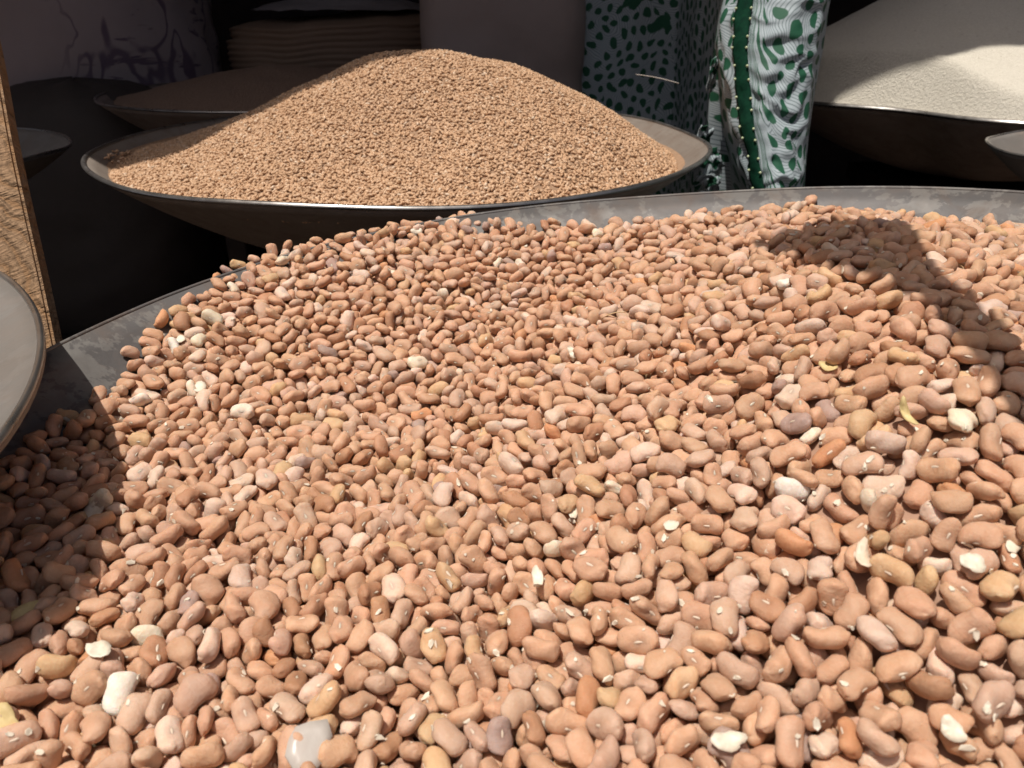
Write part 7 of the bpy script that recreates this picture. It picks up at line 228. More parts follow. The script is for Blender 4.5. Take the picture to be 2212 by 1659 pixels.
class NT:
    def __init__(s, name):
        s.m = bpy.data.materials.new(name); s.m.use_nodes = True; s.t = s.m.node_tree; s.n = s.t.nodes; s.l = s.t.links
        s.b = s.n['Principled BSDF']; s.out = s.n['Material Output']
    def add(s, typ, **kw):
        n = s.n.new('ShaderNode'+typ)
        for k, v in kw.items():
            if k[0] == 'i' and k[1:].isdigit(): k = int(k[1:])
            if isinstance(k, int) or k in [x.name for x in n.inputs]:
                if hasattr(v, 'is_linked') or type(v).__name__.startswith('NodeSocket'): s.l.new(v, n.inputs[k])
                else: n.inputs[k].default_value = v
            else: setattr(n, k, v)
        return n
    def math(s, op, a, b=0.0, c=None, clamp=False):
        n = s.n.new('ShaderNodeMath'); n.operation = op; n.use_clamp = clamp
        for i, v in enumerate((a, b, c)):
            if v is None: continue
            if isinstance(v, (int, float)): n.inputs[i].default_value = v
            else: s.l.new(v, n.inputs[i])
        return n.outputs[0]
    def ramp(s, f, stops, interp='LINEAR'):
        n = s.n.new('ShaderNodeValToRGB'); n.color_ramp.interpolation = interp; e = n.color_ramp.elements
        while len(e) < len(stops): e.new(.5)
        for q, (p, c) in zip(e, stops): q.position = p; q.color = (*c, 1) if len(c) == 3 else c
        s.l.new(f, n.inputs[0]); return n.outputs[0]
    def mix(s, f, a, b, blend='MIX'):
        n = s.n.new('ShaderNodeMix'); n.data_type = 'RGBA'; n.blend_type = blend
        for i, v in ((0, f), (6, a), (7, b)):
            if isinstance(v, (int, float)): n.inputs[i].default_value = v
            elif isinstance(v, tuple): n.inputs[i].default_value = (*v, 1)
            else: s.l.new(v, n.inputs[i])
        return n.outputs[2]
    def vmath(s, op, a, b=None):
        n = s.n.new('ShaderNodeVectorMath'); n.operation = op
        for i, v in enumerate((a, b)):
            if v is None: continue
            if isinstance(v, tuple): n.inputs[i].default_value = v
            else: s.l.new(v, n.inputs[i])
        return n
    def noise(s, vec, scale, detail=3, rough=.5, dist=0.0):
        n = s.n.new('ShaderNodeTexNoise'); n.inputs['Scale'].default_value = scale; n.inputs['Detail'].default_value = detail
        n.inputs['Roughness'].default_value = rough; n.inputs['Distortion'].default_value = dist
        if vec is not None: s.l.new(vec, n.inputs['Vector'])
        return n
    def bump(s, h, strength, dist, prev=None):
        n = s.n.new('ShaderNodeBump'); n.inputs['Strength'].default_value = strength; n.inputs['Distance'].default_value = dist
        s.l.new(h, n.inputs['Height'])
        if prev is not None: s.l.new(prev, n.inputs['Normal'])
        return n.outputs[0]
    def set(s, **kw):
        for k, v in kw.items():
            k = {'col': 'Base Color', 'rough': 'Roughness', 'metal': 'Metallic', 'nor': 'Normal', 'spec': 'Specular IOR Level', 'sheen': 'Sheen Weight'}.get(k, k)
            if isinstance(v, tuple): s.b.inputs[k].default_value = (*v, 1) if len(v) == 3 and k != 'Subsurface Radius' else v
            elif isinstance(v, (int, float)): s.b.inputs[k].default_value = v
            else: s.l.new(v, s.b.inputs[k])
        return s.m
    def obj(s): return s.add('TexCoord').outputs['Object']

# ================= materials =================
def m_metal(name, base, light, dark, metal=.55, patch=.5, rough=.42, brown=(.12,.07,.045)):
    t = NT(name); p = t.obj()
    big = t.noise(p, 9, 3, .55).outputs['Fac']; mid = t.noise(p, 45, 4, .6, .8).outputs['Fac']; fine = t.noise(p, 260, 3, .6).outputs['Fac']
    c = t.mix(t.ramp(big, [(.35, (0,0,0)), (.68, (1,1,1))]), base, dark)
    flake = t.noise(t.vmath('MULTIPLY', p, (1, 1, 1)).outputs[0], 34, 5, .68, .3).outputs['Fac']
    fm = t.ramp(t.math('ADD', flake, t.math('MULTIPLY', big, .25)), [(.63, (0,0,0)), (.66, (1,1,1))])
    c = t.mix(t.math('MULTIPLY', fm, patch), c, light)
    c = t.mix(t.math('MULTIPLY', t.ramp(mid, [(.52, (0,0,0)), (.75, (1,1,1))]), .45), c, brown)
    c = t.mix(t.math('MULTIPLY', t.ramp(fine, [(.4, (0,0,0)), (.7, (1,1,1))]), .18), c, dark)
    scr = t.noise(t.vmath('MULTIPLY', p, (18, 18, 420)).outputs[0], 1, 3, .7, .6).outputs['Fac']
    c = t.mix(t.math('MULTIPLY', t.ramp(scr, [(.55, (0,0,0)), (.70, (1,1,1))]), .08), c, light)
    dst = t.noise(p, 14, 6, .75).outputs['Fac']; c = t.mix(t.math('MULTIPLY', t.ramp(dst, [(.45, (0,0,0)), (.7, (1,1,1))]), .35), c, (.22,.17,.135))
    r = t.math('ADD', t.math('MULTIPLY', mid, .35), rough-.12)
    n = t.bump(mid, .25, .002); n = t.bump(fine, .2, .0006, n)
    return t.set(col=c, metal=metal, rough=r, nor=n)
M = {}
M['galvanised'] = m_metal('galvanised_steel', (.125,.117,.115), (.21,.20,.185), (.085,.08,.078), .15, .6, .55)
M['aluminium'] = m_metal('dull_aluminium', (.27,.23,.195), (.32,.285,.25), (.20,.165,.14), .12, .25, .42)
M['old_metal'] = m_metal('stained_metal', (.36,.29,.25), (.40,.35,.31), (.24,.18,.145), .1, .25, .42)
M['enamel'] = m_metal('worn_enamel', (.20,.185,.17), (.23,.215,.20), (.15,.135,.12), .1, .3, .55, (.2,.15,.12))
def m_rim():
    t = NT('bright_rim'); p = t.obj(); f = t.noise(p, 60, 3).outputs['Fac']
    return t.set(col=t.mix(f, (.30,.28,.26), (.5,.48,.46)), metal=.9, rough=t.math('ADD', t.math('MULTIPLY', f, .3), .16), nor=t.bump(f, .3, .001))
M['rim'] = m_rim()
def m_bean(name, single):
    t = NT(name)
    if single:
        base = t.add('ObjectInfo').outputs['Color']; rnd = t.add('ObjectInfo').outputs['Random']
        tone = t.add('Attribute', attribute_name='tone').outputs['Color']
        loc = t.vmath('ADD', t.add('Attribute', attribute_name='loc').outputs['Vector'], None)
        cmb = t.add('CombineXYZ'); t.l.new(t.math('MULTIPLY', rnd, 57.0), cmb.inputs[0]); t.l.new(t.math('MULTIPLY', rnd, 31.0), cmb.inputs[1])
        t.l.new(cmb.outputs[0], loc.inputs[1]); loc = loc.outputs[0]; rr = rnd
    else:
        base = t.add('Attribute', attribute_name='bcol').outputs['Color']; tone = t.add('Attribute', attribute_name='tone').outputs['Color']
        loc = t.add('Attribute', attribute_name='loc').outputs['Vector']
        rr = t.add('SeparateXYZ', i0=t.vmath('FRACTION', t.vmath('MULTIPLY', loc, (.001,.001,.001)).outputs[0]).outputs[0]).outputs[0]
    n1 = t.noise(loc, 2.2, 3, .55).outputs['Fac']; n2 = t.noise(loc, 9, 4, .6).outputs['Fac']
    st = t.noise(t.vmath('MULTIPLY', loc, (16, 3.5, 3.5)).outputs[0], 1.3, 3, .6).outputs['Fac']
    c = t.mix(t.math('MULTIPLY', t.ramp(n1, [(.36, (0,0,0)), (.66, (1,1,1))]), .55), base, t.mix(1.0, base, (.86,.70,.58), 'MULTIPLY'))
    c = t.mix(t.math('MULTIPLY', t.ramp(n2, [(.45, (0,0,0)), (.75, (1,1,1))]), .30), c, t.mix(1.0, base, (1.08,1.14,1.2), 'MULTIPLY'))
    c = t.mix(t.math('MULTIPLY', st, .16), c, t.mix(1.0, base, (.7,.6,.5), 'MULTIPLY'))
    # rubbed bald spots where the pale flesh shows, and pin-prick dust
    chip = t.noise(loc, 1.7, 4, .62, .4).outputs['Fac']
    c = t.mix(t.ramp(chip, [(.715, (0,0,0)), (.73, (1,1,1))]), c, (.78,.64,.50))
    dust = t.noise(loc, 24, 2, .5).outputs['Fac']
    c = t.mix(t.math('MULTIPLY', t.ramp(dust, [(.70, (0,0,0)), (.74, (1,1,1))]), .45), c, (.72,.55,.42))
    c = t.mix(1.0, c, tone, 'MULTIPLY')
    n3 = t.noise(loc, 30, 3, .6).outputs['Fac']; nn = t.bump(st, .30, .0007); nn = t.bump(n2, .32, .0011, nn); nn = t.bump(n3, .25, .0003, nn)
    return t.set(col=c, rough=t.math('ADD', t.math('MULTIPLY', n1, .25), .44), nor=nn, spec=.24,
                 **{'Subsurface Weight': .45, 'Subsurface Scale': .0020, 'Subsurface Radius': (1.0, .55, .35)})
M['bean'] = m_bean('bean_skin', True); M['beans'] = m_bean('bean_skin_heap', False)
def m_plain(name, c, c2, scale, rough=.6, bump=.3, bd=.001, detail=4, **kw):
    t = NT(name); p = t.obj(); f = t.noise(p, scale, detail, .6).outputs['Fac']
    return t.set(col=t.mix(t.ramp(f, [(.3, (0,0,0)), (.7, (1,1,1))]), c, c2), rough=rough, nor=t.bump(f, bump, bd), **kw)
M['hilum'] = m_plain('bean_eye_white', (.74,.62,.49), (.60,.46,.34), 900, .55, .2, .0002)
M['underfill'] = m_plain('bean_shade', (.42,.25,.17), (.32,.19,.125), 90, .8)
M['flake'] = m_plain('seed_coat_flake', (.74,.62,.48), (.62,.47,.34), 300, .5, .4, .0004)
M['flake_yellow'] = m_plain('dry_leaf_flake', (.70,.56,.27), (.55,.40,.18), 300, .6, .4, .0004)
M['white_bit'] = m_plain('white_split_bean', (.80,.73,.60), (.66,.56,.43), 260, .5, .6, .0006)
def m_clear():
    t = NT('cloudy_plastic'); p = t.obj(); f = t.noise(p, 180, 3).outputs['Fac']
    return t.set(col=t.mix(f, (.62,.56,.50), (.74,.68,.62)), rough=.35, nor=t.bump(f, .4, .0006), **{'Transmission Weight': .25, 'Alpha': .9})
M['clear'] = m_clear()
def m_wheat():
    t = NT('wheat_grain'); base = t.add('Attribute', attribute_name='gcol').outputs['Color']
    return t.set(col=base, rough=.5, spec=.3)
M['wheat'] = m_wheat()
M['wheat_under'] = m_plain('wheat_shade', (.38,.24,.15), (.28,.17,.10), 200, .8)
def m_flour():
    t = NT('pale_flour'); p = t.obj()
    f = t.noise(p, 300, 5, .7).outputs['Fac']; g = t.noise(p, 1100, 2).outputs['Fac']; v = t.add('TexVoronoi', i2=95.0); t.l.new(t.vmath('MULTIPLY', p, (1,1,2)).outputs[0], v.inputs['Vector'])
    pits = t.noise(p, 120, 3, .6).outputs['Fac']; pm = t.ramp(pits, [(.28, (1,1,1)), (.36, (0,0,0))])
    c = t.mix(t.ramp(f, [(.3,(0,0,0)),(.75,(1,1,1))]), (.66,.61,.51), (.80,.75,.65)); c = t.mix(t.math('MULTIPLY', pm, .45), c, (.46,.40,.31))
    n = t.bump(f, .8, .004); n = t.bump(pm, -.9, .004, n)
    return t.set(col=c, rough=.9, nor=n, spec=.15)
M['flour'] = m_flour()
def m_wood():
    t = NT('rough_sawn_wood'); p = t.obj()
    warp = t.noise(p, 7, 2).outputs['Color']
    q = t.vmath('ADD', p, t.vmath('MULTIPLY', warp, (.10,.10,.06)).outputs[0]).outputs[0]
    fib = t.noise(t.vmath('MULTIPLY', q, (60, 60, 520)).outputs[0], 1, 4, .65, .5).outputs['Fac']
    arcs = t.add('TexWave', wave_type='RINGS', rings_direction='SPHERICAL'); t.l.new(t.vmath('ADD', t.vmath('MULTIPLY', q, (1,1,.8)).outputs[0], (.10,0,.02)).outputs[0], arcs.inputs['Vector'])
    arcs.inputs['Scale'].default_value = 38; arcs.inputs['Distortion'].default_value = 5; arcs.inputs['Detail'].default_value = 4; arcs.inputs['Detail Scale'].default_value = 2
    big = t.noise(q, 22, 4, .6).outputs['Fac']
    c = t.mix(fib, (.27,.165,.095), (.43,.285,.175))
    c = t.mix(t.math('MULTIPLY', t.ramp(arcs.outputs['Fac'], [(.0,(1,1,1)),(.35,(0,0,0))]), .5), c, (.30,.16,.07))
    c = t.mix(t.math('MULTIPLY', t.ramp(big, [(.5,(0,0,0)),(.72,(1,1,1))]), .5), c, (.36,.20,.10))
    n = t.bump(arcs.outputs['Fac'], 1.0, .0025); n = t.bump(fib, 1.0, .003, n); n = t.bump(big, .7, .003, n)
    return t.set(col=c, rough=.85, nor=n, spec=.15)
M['wood'] = m_wood()
M['wood_side'] = m_plain('wood_edge_brown', (.10,.05,.028), (.06,.03,.017), 70, .8, .4)
M['floor'] = m_plain('shade_dark_floor', (.035,.022,.015), (.02,.013,.009), 20, .95, .4, .004)  # near-black colour stands in for the deep shade under the trays
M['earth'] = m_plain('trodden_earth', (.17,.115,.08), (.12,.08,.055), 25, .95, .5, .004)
def m_sack(name, c, c2, ink=None):
    t = NT(name); p = t.obj(); w = t.add('TexWave', wave_type='BANDS', bands_direction='Z'); t.l.new(p, w.inputs['Vector']); w.inputs['Scale'].default_value = 160; w.inputs['Distortion'].default_value = 1
    w2 = t.add('TexWave', wave_type='BANDS', bands_direction='X'); t.l.new(p, w2.inputs['Vector']); w2.inputs['Scale'].default_value = 160
    f = t.noise(p, 6, 4).outputs['Fac']; col = t.mix(f, c, c2)
    weave = t.math('MULTIPLY', w.outputs['Fac'], w2.outputs['Fac']); col = t.mix(t.math('MULTIPLY', weave, .25), col, c2)
    if ink:
        s = t.noise(t.vmath('MULTIPLY', p, (1,1,.55)).outputs[0], 7, 2, .5, 1.4).outputs['Fac']
        band = t.math('ABSOLUTE', t.math('SUBTRACT', s, .5)); lines = t.ramp(band, [(.010,(1,1,1)),(.024,(0,0,0))])
        s2 = t.noise(t.vmath('MULTIPLY', p, (.5,1,3)).outputs[0], 12, 3, .6, .6).outputs['Fac']; blots = t.ramp(s2, [(.60,(0,0,0)),(.64,(1,1,1))])
        area = t.ramp(t.add('SeparateXYZ', i0=p).outputs[0], [(.30,(0,0,0)),(.36,(1,1,1)),(.62,(1,1,1)),(.68,(0,0,0))])
        area = t.math('MULTIPLY', area, 1.0)
        col = t.mix(t.math('MULTIPLY', t.math('MULTIPLY', t.math('MAXIMUM', lines, blots), area), .8), col, ink)
    return t.set(col=col, rough=.7, nor=t.bump(weave, .4, .0012, t.bump(f, .5, .02)))
M['sack_grey'] = m_sack('grey_woven_sack', (.40,.32,.29), (.27,.205,.18))
M['sack_brown'] = m_sack('brown_sacking', (.30,.20,.125), (.14,.085,.055))
M['sack_pale'] = m_sack('pale_sacking', (.34,.30,.29), (.22,.19,.18))
M['canvas'] = m_plain('brown_canvas', (.14,.10,.075), (.09,.06,.045), 14, .9, .4, .003)
M['dark_board'] = m_plain('dark_board', (.07,.05,.04), (.04,.03,.025), 14, .9, .4, .003)
M['seeds_dark'] = m_plain('small_brown_seeds', (.38,.25,.17), (.20,.12,.08), 420, .7, .9, .004, 2)
M['velvet'] = m_plain('green_velvet', (.004,.040,.020), (.002,.020,.012), 160, .85, .5, .0015, spec=.1)
M['bead'] = m_plain('pale_green_bead', (.40,.55,.28), (.60,.60,.42), 300, .25, .0)
M['thread'] = m_plain('pale_thread', (.6,.55,.5), (.5,.45,.4), 400, .7)
M['navy'] = m_plain('dark_navy_cloth', (.012,.016,.04), (.02,.022,.05), 60, .8)
M['straw'] = m_plain('dry_straw', (.66,.46,.26), (.5,.33,.17), 300, .5)
def m_print():
    """white cloth printed with green leaf spots set in rings, wavy dark hatching between them"""
    t = NT('green_white_print'); uv = t.add('Attribute', attribute_name='cloth_uv').outputs['Vector']
    wn = t.noise(uv, 14, 2, .5).outputs['Color']
    q = t.vmath('ADD', uv, t.vmath('MULTIPLY', t.vmath('SUBTRACT', wn, (.5,.5,.5)).outputs[0], (.045,.045,0)).outputs[0]).outputs[0]
    vo = t.add('TexVoronoi', voronoi_dimensions='2D', i2=6.2, Randomness=.85); t.l.new(q, vo.inputs['Vector'])
    d = t.vmath('SUBTRACT', q, vo.outputs['Position']).outputs[0]; s = t.add('SeparateXYZ', i0=d)
    r = t.math('SQRT', t.math('ADD', t.math('MULTIPLY', s.outputs[0], s.outputs[0]), t.math('MULTIPLY', s.outputs[1], s.outputs[1])))
    a = t.math('DIVIDE', t.math('ARCTAN2', s.outputs[1], s.outputs[0]), 2*math.pi)
    ring = t.math('DIVIDE', r, .019); ri = t.math('FLOOR', ring); rf = t.math('FRACT', ring)
    cnt = t.math('MULTIPLY', t.math('ADD', ri, .6), 5.2)
    cnt = t.math('FLOOR', cnt)
    af = t.math('FRACT', t.math('ADD', t.math('MULTIPLY', t.math('ADD', a, .5), cnt), t.math('MULTIPLY', ri, .37)))
    dx = t.math('MULTIPLY', t.math('SUBTRACT', af, .5), 1.25); dy = t.math('MULTIPLY', t.math('SUBTRACT', rf, .5), 1.0)
    dd = t.math('ADD', t.math('MULTIPLY', dx, dx), t.math('MULTIPLY', dy, dy))
    n2 = t.noise(q, 60, 2).outputs['Fac']
    spot = t.ramp(t.math('ADD', dd, t.math('MULTIPLY', n2, .16)), [(.185,(1,1,1)),(.215,(0,0,0))])
    big = t.noise(q, 19, 1, .4, .8).outputs['Fac']; leaf = t.ramp(big, [(.665,(0,0,0)),(.678,(1,1,1))])
    hatch = t.noise(q, 26, 1, .5, .2).outputs['Fac']
    ln = t.math('SINE', t.math('ADD', t.math('MULTIPLY', r, 1900.0), t.math('MULTIPLY', hatch, 34.0)))
    lm = t.ramp(ln, [(.45,(0,0,0)),(.75,(1,1,1))])
    c = t.mix(t.math('MULTIPLY', lm, .62), (.33,.385,.41), (.05,.075,.08))
    g = t.math('MAXIMUM', spot, leaf)
    c = t.mix(g, c, (.012,.075,.040))
    f = t.noise(uv, 900, 2).outputs['Fac']
    return t.set(col=c, rough=.65, nor=t.bump(f, .3, .0004, t.bump(hatch, .2, .003)), spec=.3)
M['print'] = m_print()

# ================= basins =================
def make_basin(name, cx, cy, zc, R, depth, mat, ta=0.0, tb=0.0, rfun=None, lip=.004, thick=.0022, seg=160, seed=0, dent=.0008, power=2.0, origin=None):
    """open tray: inner bowl, rolled lip, outer shell; the lip is a part of its own"""
    rn = random.Random(seed); w = [(rn.randint(2,9), rn.uniform(0,6.28), rn.uniform(.3,1)) for _ in range(5)]
    root = empty(name, (cx, cy, zc+ta*cx+tb*cy-depth))
    o3 = np.array(root.location)
    def P(f, ph, dz=0, dr=0):
        r = (rfun(ph) if rfun else R)*f+dr
        wob = dent*sum(a*math.sin(k*ph+p) for k, p, a in w)*f
        x = cx+math.cos(ph)*r; y = cy+math.sin(ph)*r
        return np.array([x, y, zc+ta*x+tb*y-depth*(1-min(f,1)**power)+dz+wob])-o3
    def lathe(prof):
        V = []; F = []; n = len(prof)
        for i in range(seg):
            ph = 2*math.pi*i/seg
            for f, dz, dr in prof: V.append(P(f, ph, dz, dr))
        for i in range(seg):
            for j in range(n-1):
                a = i*n+j; b = ((i+1)%seg)*n+j; F.append((a, b, b+1, a+1))
        return V, F
    fs = [.02,.2,.35,.5,.62,.72,.8,.87,.93,.97,1.0]
    pr = [(f, 0, 0) for f in fs]+[(f, -thick, thick*.6) for f in fs[::-1]]
    V, F = lathe(pr); body = link('bowl_wall', pymesh('bowl_wall', V, F), mat, root)
    pr = [(1, lip*.45*math.sin(a)-.0004, lip*.5+lip*.5*math.cos(a)-lip*.3) for a in np.linspace(0, 2*math.pi, 9)]
    V, F = lathe(pr); link('rim', pymesh('rim', V, F), M['rim'] if mat is not M['galvanised'] else mat, root)
    return root
bean_tray = make_basin('bean_tray', BX, BY, TZ, BR, BDEPTH, M['galvanised'], TA, TB, lambda p: float(rim_r(p)), lip=.0026, thick=.0022, seed=3, seg=220, dent=.0)
tag(bean_tray, 'large grey galvanised metal tray in front, heaped with brown beans', 'tray')

# ================= beans =================
recs = [NEAR_BEANS[i:i+7] for i in range(0, len(NEAR_BEANS), 7)]
for row in HEAP_ROWS:
    x = 0
    for i in range(1, len(row), 7):
        x += row[i]; recs.append([x, row[0]*100+row[i+1]]+row[i+2:i+7])
recs = np.array(recs, float); NB = len(recs)
_bx = recs[:,0]/1e4-.5; _by = recs[:,1]/1e4-.3; _z = (recs[:,2]-200)/1e4+heap_z(_bx, _by)
recs = recs[(_z > basin_z(_bx, _by)+.0025) | (np.arange(NB) < 300)]; NB = len(recs)
bx = recs[:,0]/1e4-.5; by = recs[:,1]/1e4-.3; bz = (recs[:,2]-200)/1e4+heap_z(bx, by)
bq = (recs[:,3:6]-50)/49
bw = np.sqrt(np.maximum(0, 1-(bq**2).sum(1))); bq = np.c_[bw, bq]; bq /= np.linalg.norm(bq, axis=1)[:,None]
vs = recs[:,6].astype(int); bvar = vs//8; bsz = .0101*(.84+.32*(vs%8+.5)/8)
BP = np.c_[bx, by, bz]
# the unseen rest of the tray is filled the same way, at random
rg = np.random.default_rng(11)
ex = rg.uniform(BX-BR, BX+BR, 16000); ey = rg.uniform(BY-BR, BY+BR, 16000)
rr = np.hypot(ex-BX, ey-BY)/rim_r(np.arctan2(ey-BY, ex-BX)); ez = heap_z(ex, ey)-.006+rg.uniform(-.006,.004,16000)
ok = (rr < .965) & (ez > basin_z(ex, ey)+.003)
cell = {(int(a/.012), int(b/.012)) for a, b in zip(bx+1, by+1)}
hx_, hy_ = np.meshgrid(np.arange(BX-BR, BX+BR, .004), np.arange(BY-BR, BY+BR, .004)); hx_ = hx_.ravel(); hy_ = hy_.ravel()
from mathutils import kdtree
kd = kdtree.KDTree(NB)
for i in range(NB): kd.insert((bx[i], by[i], 0), i)
kd.balance(); hk = []
hole = [k for k in range(len(hx_)) if heap_z(hx_[k], hy_[k]) > basin_z(hx_[k], hy_[k])+.004 and .0062 < kd.find((hx_[k], hy_[k], 0))[2] and len(kd.find_range((hx_[k], hy_[k], 0), .03)) > 1]
for k in hole:
    if all((hx_[k]-hx_[j])**2+(hy_[k]-hy_[j])**2 > .0074**2 for j in hk): hk.append(k)
HOLES = np.array([(hx_[k], hy_[k], float(heap_z(hx_[k], hy_[k]))-.0125) for k in hk]).reshape(-1, 3)
near = np.array([any((int((a+1)/.012)+i, int((b+1)/.012)+j) in cell for i in (-1,0,1) for j in (-1,0,1)) for a, b in zip(ex, ey)])
ok &= ~near; ex, ey, ez = np.r_[ex[ok], HOLES[:,0]], np.r_[ey[ok], HOLES[:,1]], np.r_[ez[ok], HOLES[:,2]]; NE = len(ex)
eq = rg.normal(0, 1, (NE,4))*[1,.35,.35,1]; eq /= np.linalg.norm(eq, axis=1)[:,None]
BP = np.r_[BP, np.c_[ex, ey, ez]]; bq = np.r_[bq, eq]; bvar = np.r_[bvar, rg.integers(0, NV, NE)]; bsz = np.r_[bsz, rg.uniform(.0086,.0112,NE)]
def qmats(q):
    w, x, y, z = q.T
    return np.stack([np.stack([1-2*(y*y+z*z), 2*(x*y-w*z), 2*(x*z+w*y)], -1), np.stack([2*(x*y+w*z), 1-2*(x*x+z*z), 2*(y*z-w*x)], -1), np.stack([2*(x*z-w*y), 2*(y*z+w*x), 1-2*(x*x+y*y)], -1)], 1)
eye_up = np.isin(bvar, EYE_UP); zz_ = qmats(bq)[:,2,2]; fl_ = eye_up & (zz_ < 0)
qf = bq[fl_]; bq[fl_] = np.c_[-qf[:,1], qf[:,0], qf[:,3], -qf[:,2]]       # flipped about the long axis
BM = qmats(bq)
PAL = {'tan': (.61,.385,.256), 'pinkish': (.605,.415,.305), 'golden': (.64,.435,.26), 'orange-brown': (.62,.33,.18), 'mauve-grey': (.46,.33,.28),
       'pale': (.72,.55,.44), 'cream': (.80,.70,.56), 'white': (.86,.80,.70), 'reddish-brown': (.50,.285,.175)}
names_p = ['tan','pinkish','golden','orange-brown','mauve-grey','pale','reddish-brown','cream']
probs = np.array([.58,.21,.045,.012,.010,.055,.08,.004]); probs /= probs.sum()
NT_ = len(BP); bkind = rg.choice(len(names_p), NT_, p=probs); bkind = [names_p[k] for k in bkind]
# where beans land in the picture, to give the photograph's odd beans their colours
BD = BP[:,1]*CP-BP[:,2]*SP
BPX = 1106+FPX*BP[:,0]/BD; BPY = 829.5+FPX*(-BP[:,2]*CP-BP[:,1]*SP)/BD
SPECIAL = [(840,601,'cream'),(1082,572,'cream'),(1697,617,'white'),(1620,667,'white'),(960,637,'cream'),(900,782,'cream'),(300,865,'white'),(380,738,'white'),
 (1385,957,'pale'),(2110,915,'cream'),(1692,1050,'white'),(2190,1520,'pale'),(1710,1455,'pale'),(415,838,'cream'),(215,1105,'cream'),(605,1247,'white'),(1180,930,'pale'),
 (1010,1580,'golden'),(50,1460,'orange-brown'),(755,1315,'orange-brown'),(1690,838,'mauve-grey'),(1722,915,'mauve-grey'),(1275,915,'mauve-grey'),(1200,1530,'golden'),
 (1130,690,'pale'),(1190,740,'cream'),(1825,1010,'pale'),(1870,1050,'pale'),(1765,935,'cream'),(1950,745,'golden'),(1130,565,'cream'),(620,570,'cream'),(270,1500,'white'),
 (1300,690,'pale'),(550,800,'pale'),(700,900,'pale'),(520,740,'pale'),(1600,1640,'mauve-grey'),(625,1420,'orange-brown'),(1950,1470,'golden'),(2150,1265,'golden'),(1400,1150,'pale')]
_big = np.arange(NT_); taken = set()
specials = {}
for x, y, k in SPECIAL:
    dd = np.hypot(BPX-x, BPY-y)+BD*300     # prefer the bean on top (nearest)
    cand = [c for c in np.argsort(dd)[:12] if c not in taken and c < NB]
    i = min(cand, key=lambda c: np.hypot(BPX[c]-x, BPY[c]-y)+ (0 if c < 300 else c*.01)); taken.add(i); bkind[i] = k; specials[i] = k
BC = np.array([PAL[k] for k in bkind])*rg.uniform(.90,1.08,(NT_,1))*rg.uniform(.98,1.02,(NT_,3))
def tone_of(V, h):
    d = np.sqrt(((V[:,0]-h[0])/.17)**2+((V[:,1]-h[1])/.10)**2+(V[:,2]/.12)**2)
    k = 1-.38*np.exp(-d**2*1.2); return np.c_[k**.8, k, k*1.0]
def laid_shape(V, k):
    return np.c_[V[:,0], -V[:,2], V[:,1]] if k in EYE_UP else V
def tri(F):
    T = []
    for f in F:
        T.append(f[:3])
        if len(f) == 4: T.append((f[0], f[2], f[3]))
    return np.array(T)
HV = [bean_shape(k, 16, 16) for k in range(NV)]
LOD = {0: [bean_shape(k, 13, 14) for k in range(NV)], 1: [bean_shape(k, 9, 10) for k in range(NV)]}
for L in LOD: LOD[L] = [(v, tri(f), HV[k][2]) for k, (v, f, h) in enumerate(LOD[L])]
# eye of the bean: a small raised oval in the notch
def eye_shape(k, n=12):
    S, _, h = HV[k]; S = S[S[:,1] > h[1]-.16]
    def skin(x, z):
        d = (S[:,0]-x)**2+(S[:,2]-z)**2; o = np.argsort(d)[:4]; w = 1/(d[o]+1e-4); return float((S[o,1]*w).sum()/w.sum())
    V = [(h[0], skin(h[0], 0)+.022, 0)]; F = []
    for q, dy in ((.6,.018),(1.0,-.006)):
        for j in range(n):
            a = 2*math.pi*j/n; x = h[0]+.12*q*math.cos(a); z = .040*q*math.sin(a)*(1-.35*math.cos(a)); V.append((x, skin(x, z)+dy, z))
    for j in range(n):
        F.append((0, 1+(j+1)%n, 1+j)); F.append((1+j, 1+(j+1)%n, 1+n+(j+1)%n)); F.append((1+j, 1+n+(j+1)%n, 1+n+j))
    return np.array(V), np.array(F)
EYES = [eye_shape(k) for k in range(NV)]
NI = 300
# --- the mass of the heap, one object
def heap_mesh(ids):
    Vs = []; Fs = []; Cs = []; Ts = []; Ls = []; n = 0
    for i in ids:
        L = 0 if BD[i] < .33 and i < NB else 1
        v, f, h = LOD[L][bvar[i]]; ev, ef = EYES[bvar[i]]
        kk = bvar[i]; w = laid_shape(v, kk)*bsz[i]; e = laid_shape(ev, kk)*bsz[i]
        Vs += [w@BM[i].T+BP[i], e@BM[i].T+BP[i]]; Fs += [f+n, ef+n+len(v)]
        Cs.append(np.tile(BC[i], (len(v), 1))); Cs.append(np.tile((.74,.60,.46), (len(ev), 1)))
        Ts.append(tone_of(v, h)); Ts.append(np.ones((len(ev), 3)))
        off = np.array([i*3.17%97, i*1.31%53, i*.77%31]); Ls += [v+off, ev*.05+off*0+.3]; n += len(v)+len(ev)
    me = big_mesh('bean_heap', np.concatenate(Vs), np.concatenate(Fs), 3)
    point_color(me, 'bcol', np.concatenate(Cs)); point_color(me, 'tone', np.concatenate(Ts)); point_vec(me, 'loc', np.concatenate(Ls)); return me
rest = link('bean_heap', heap_mesh(range(NI, NT_)), M['beans'])
tag(rest, 'dense heap of small brown beans filling the front tray', 'beans', kind='stuff')
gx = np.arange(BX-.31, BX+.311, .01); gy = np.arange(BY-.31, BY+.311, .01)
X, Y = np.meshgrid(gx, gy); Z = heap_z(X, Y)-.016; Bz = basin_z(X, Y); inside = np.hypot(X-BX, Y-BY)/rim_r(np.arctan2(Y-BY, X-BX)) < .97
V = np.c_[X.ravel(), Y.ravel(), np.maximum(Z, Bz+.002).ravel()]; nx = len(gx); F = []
good = (inside & (Z > Bz-.004)).ravel()
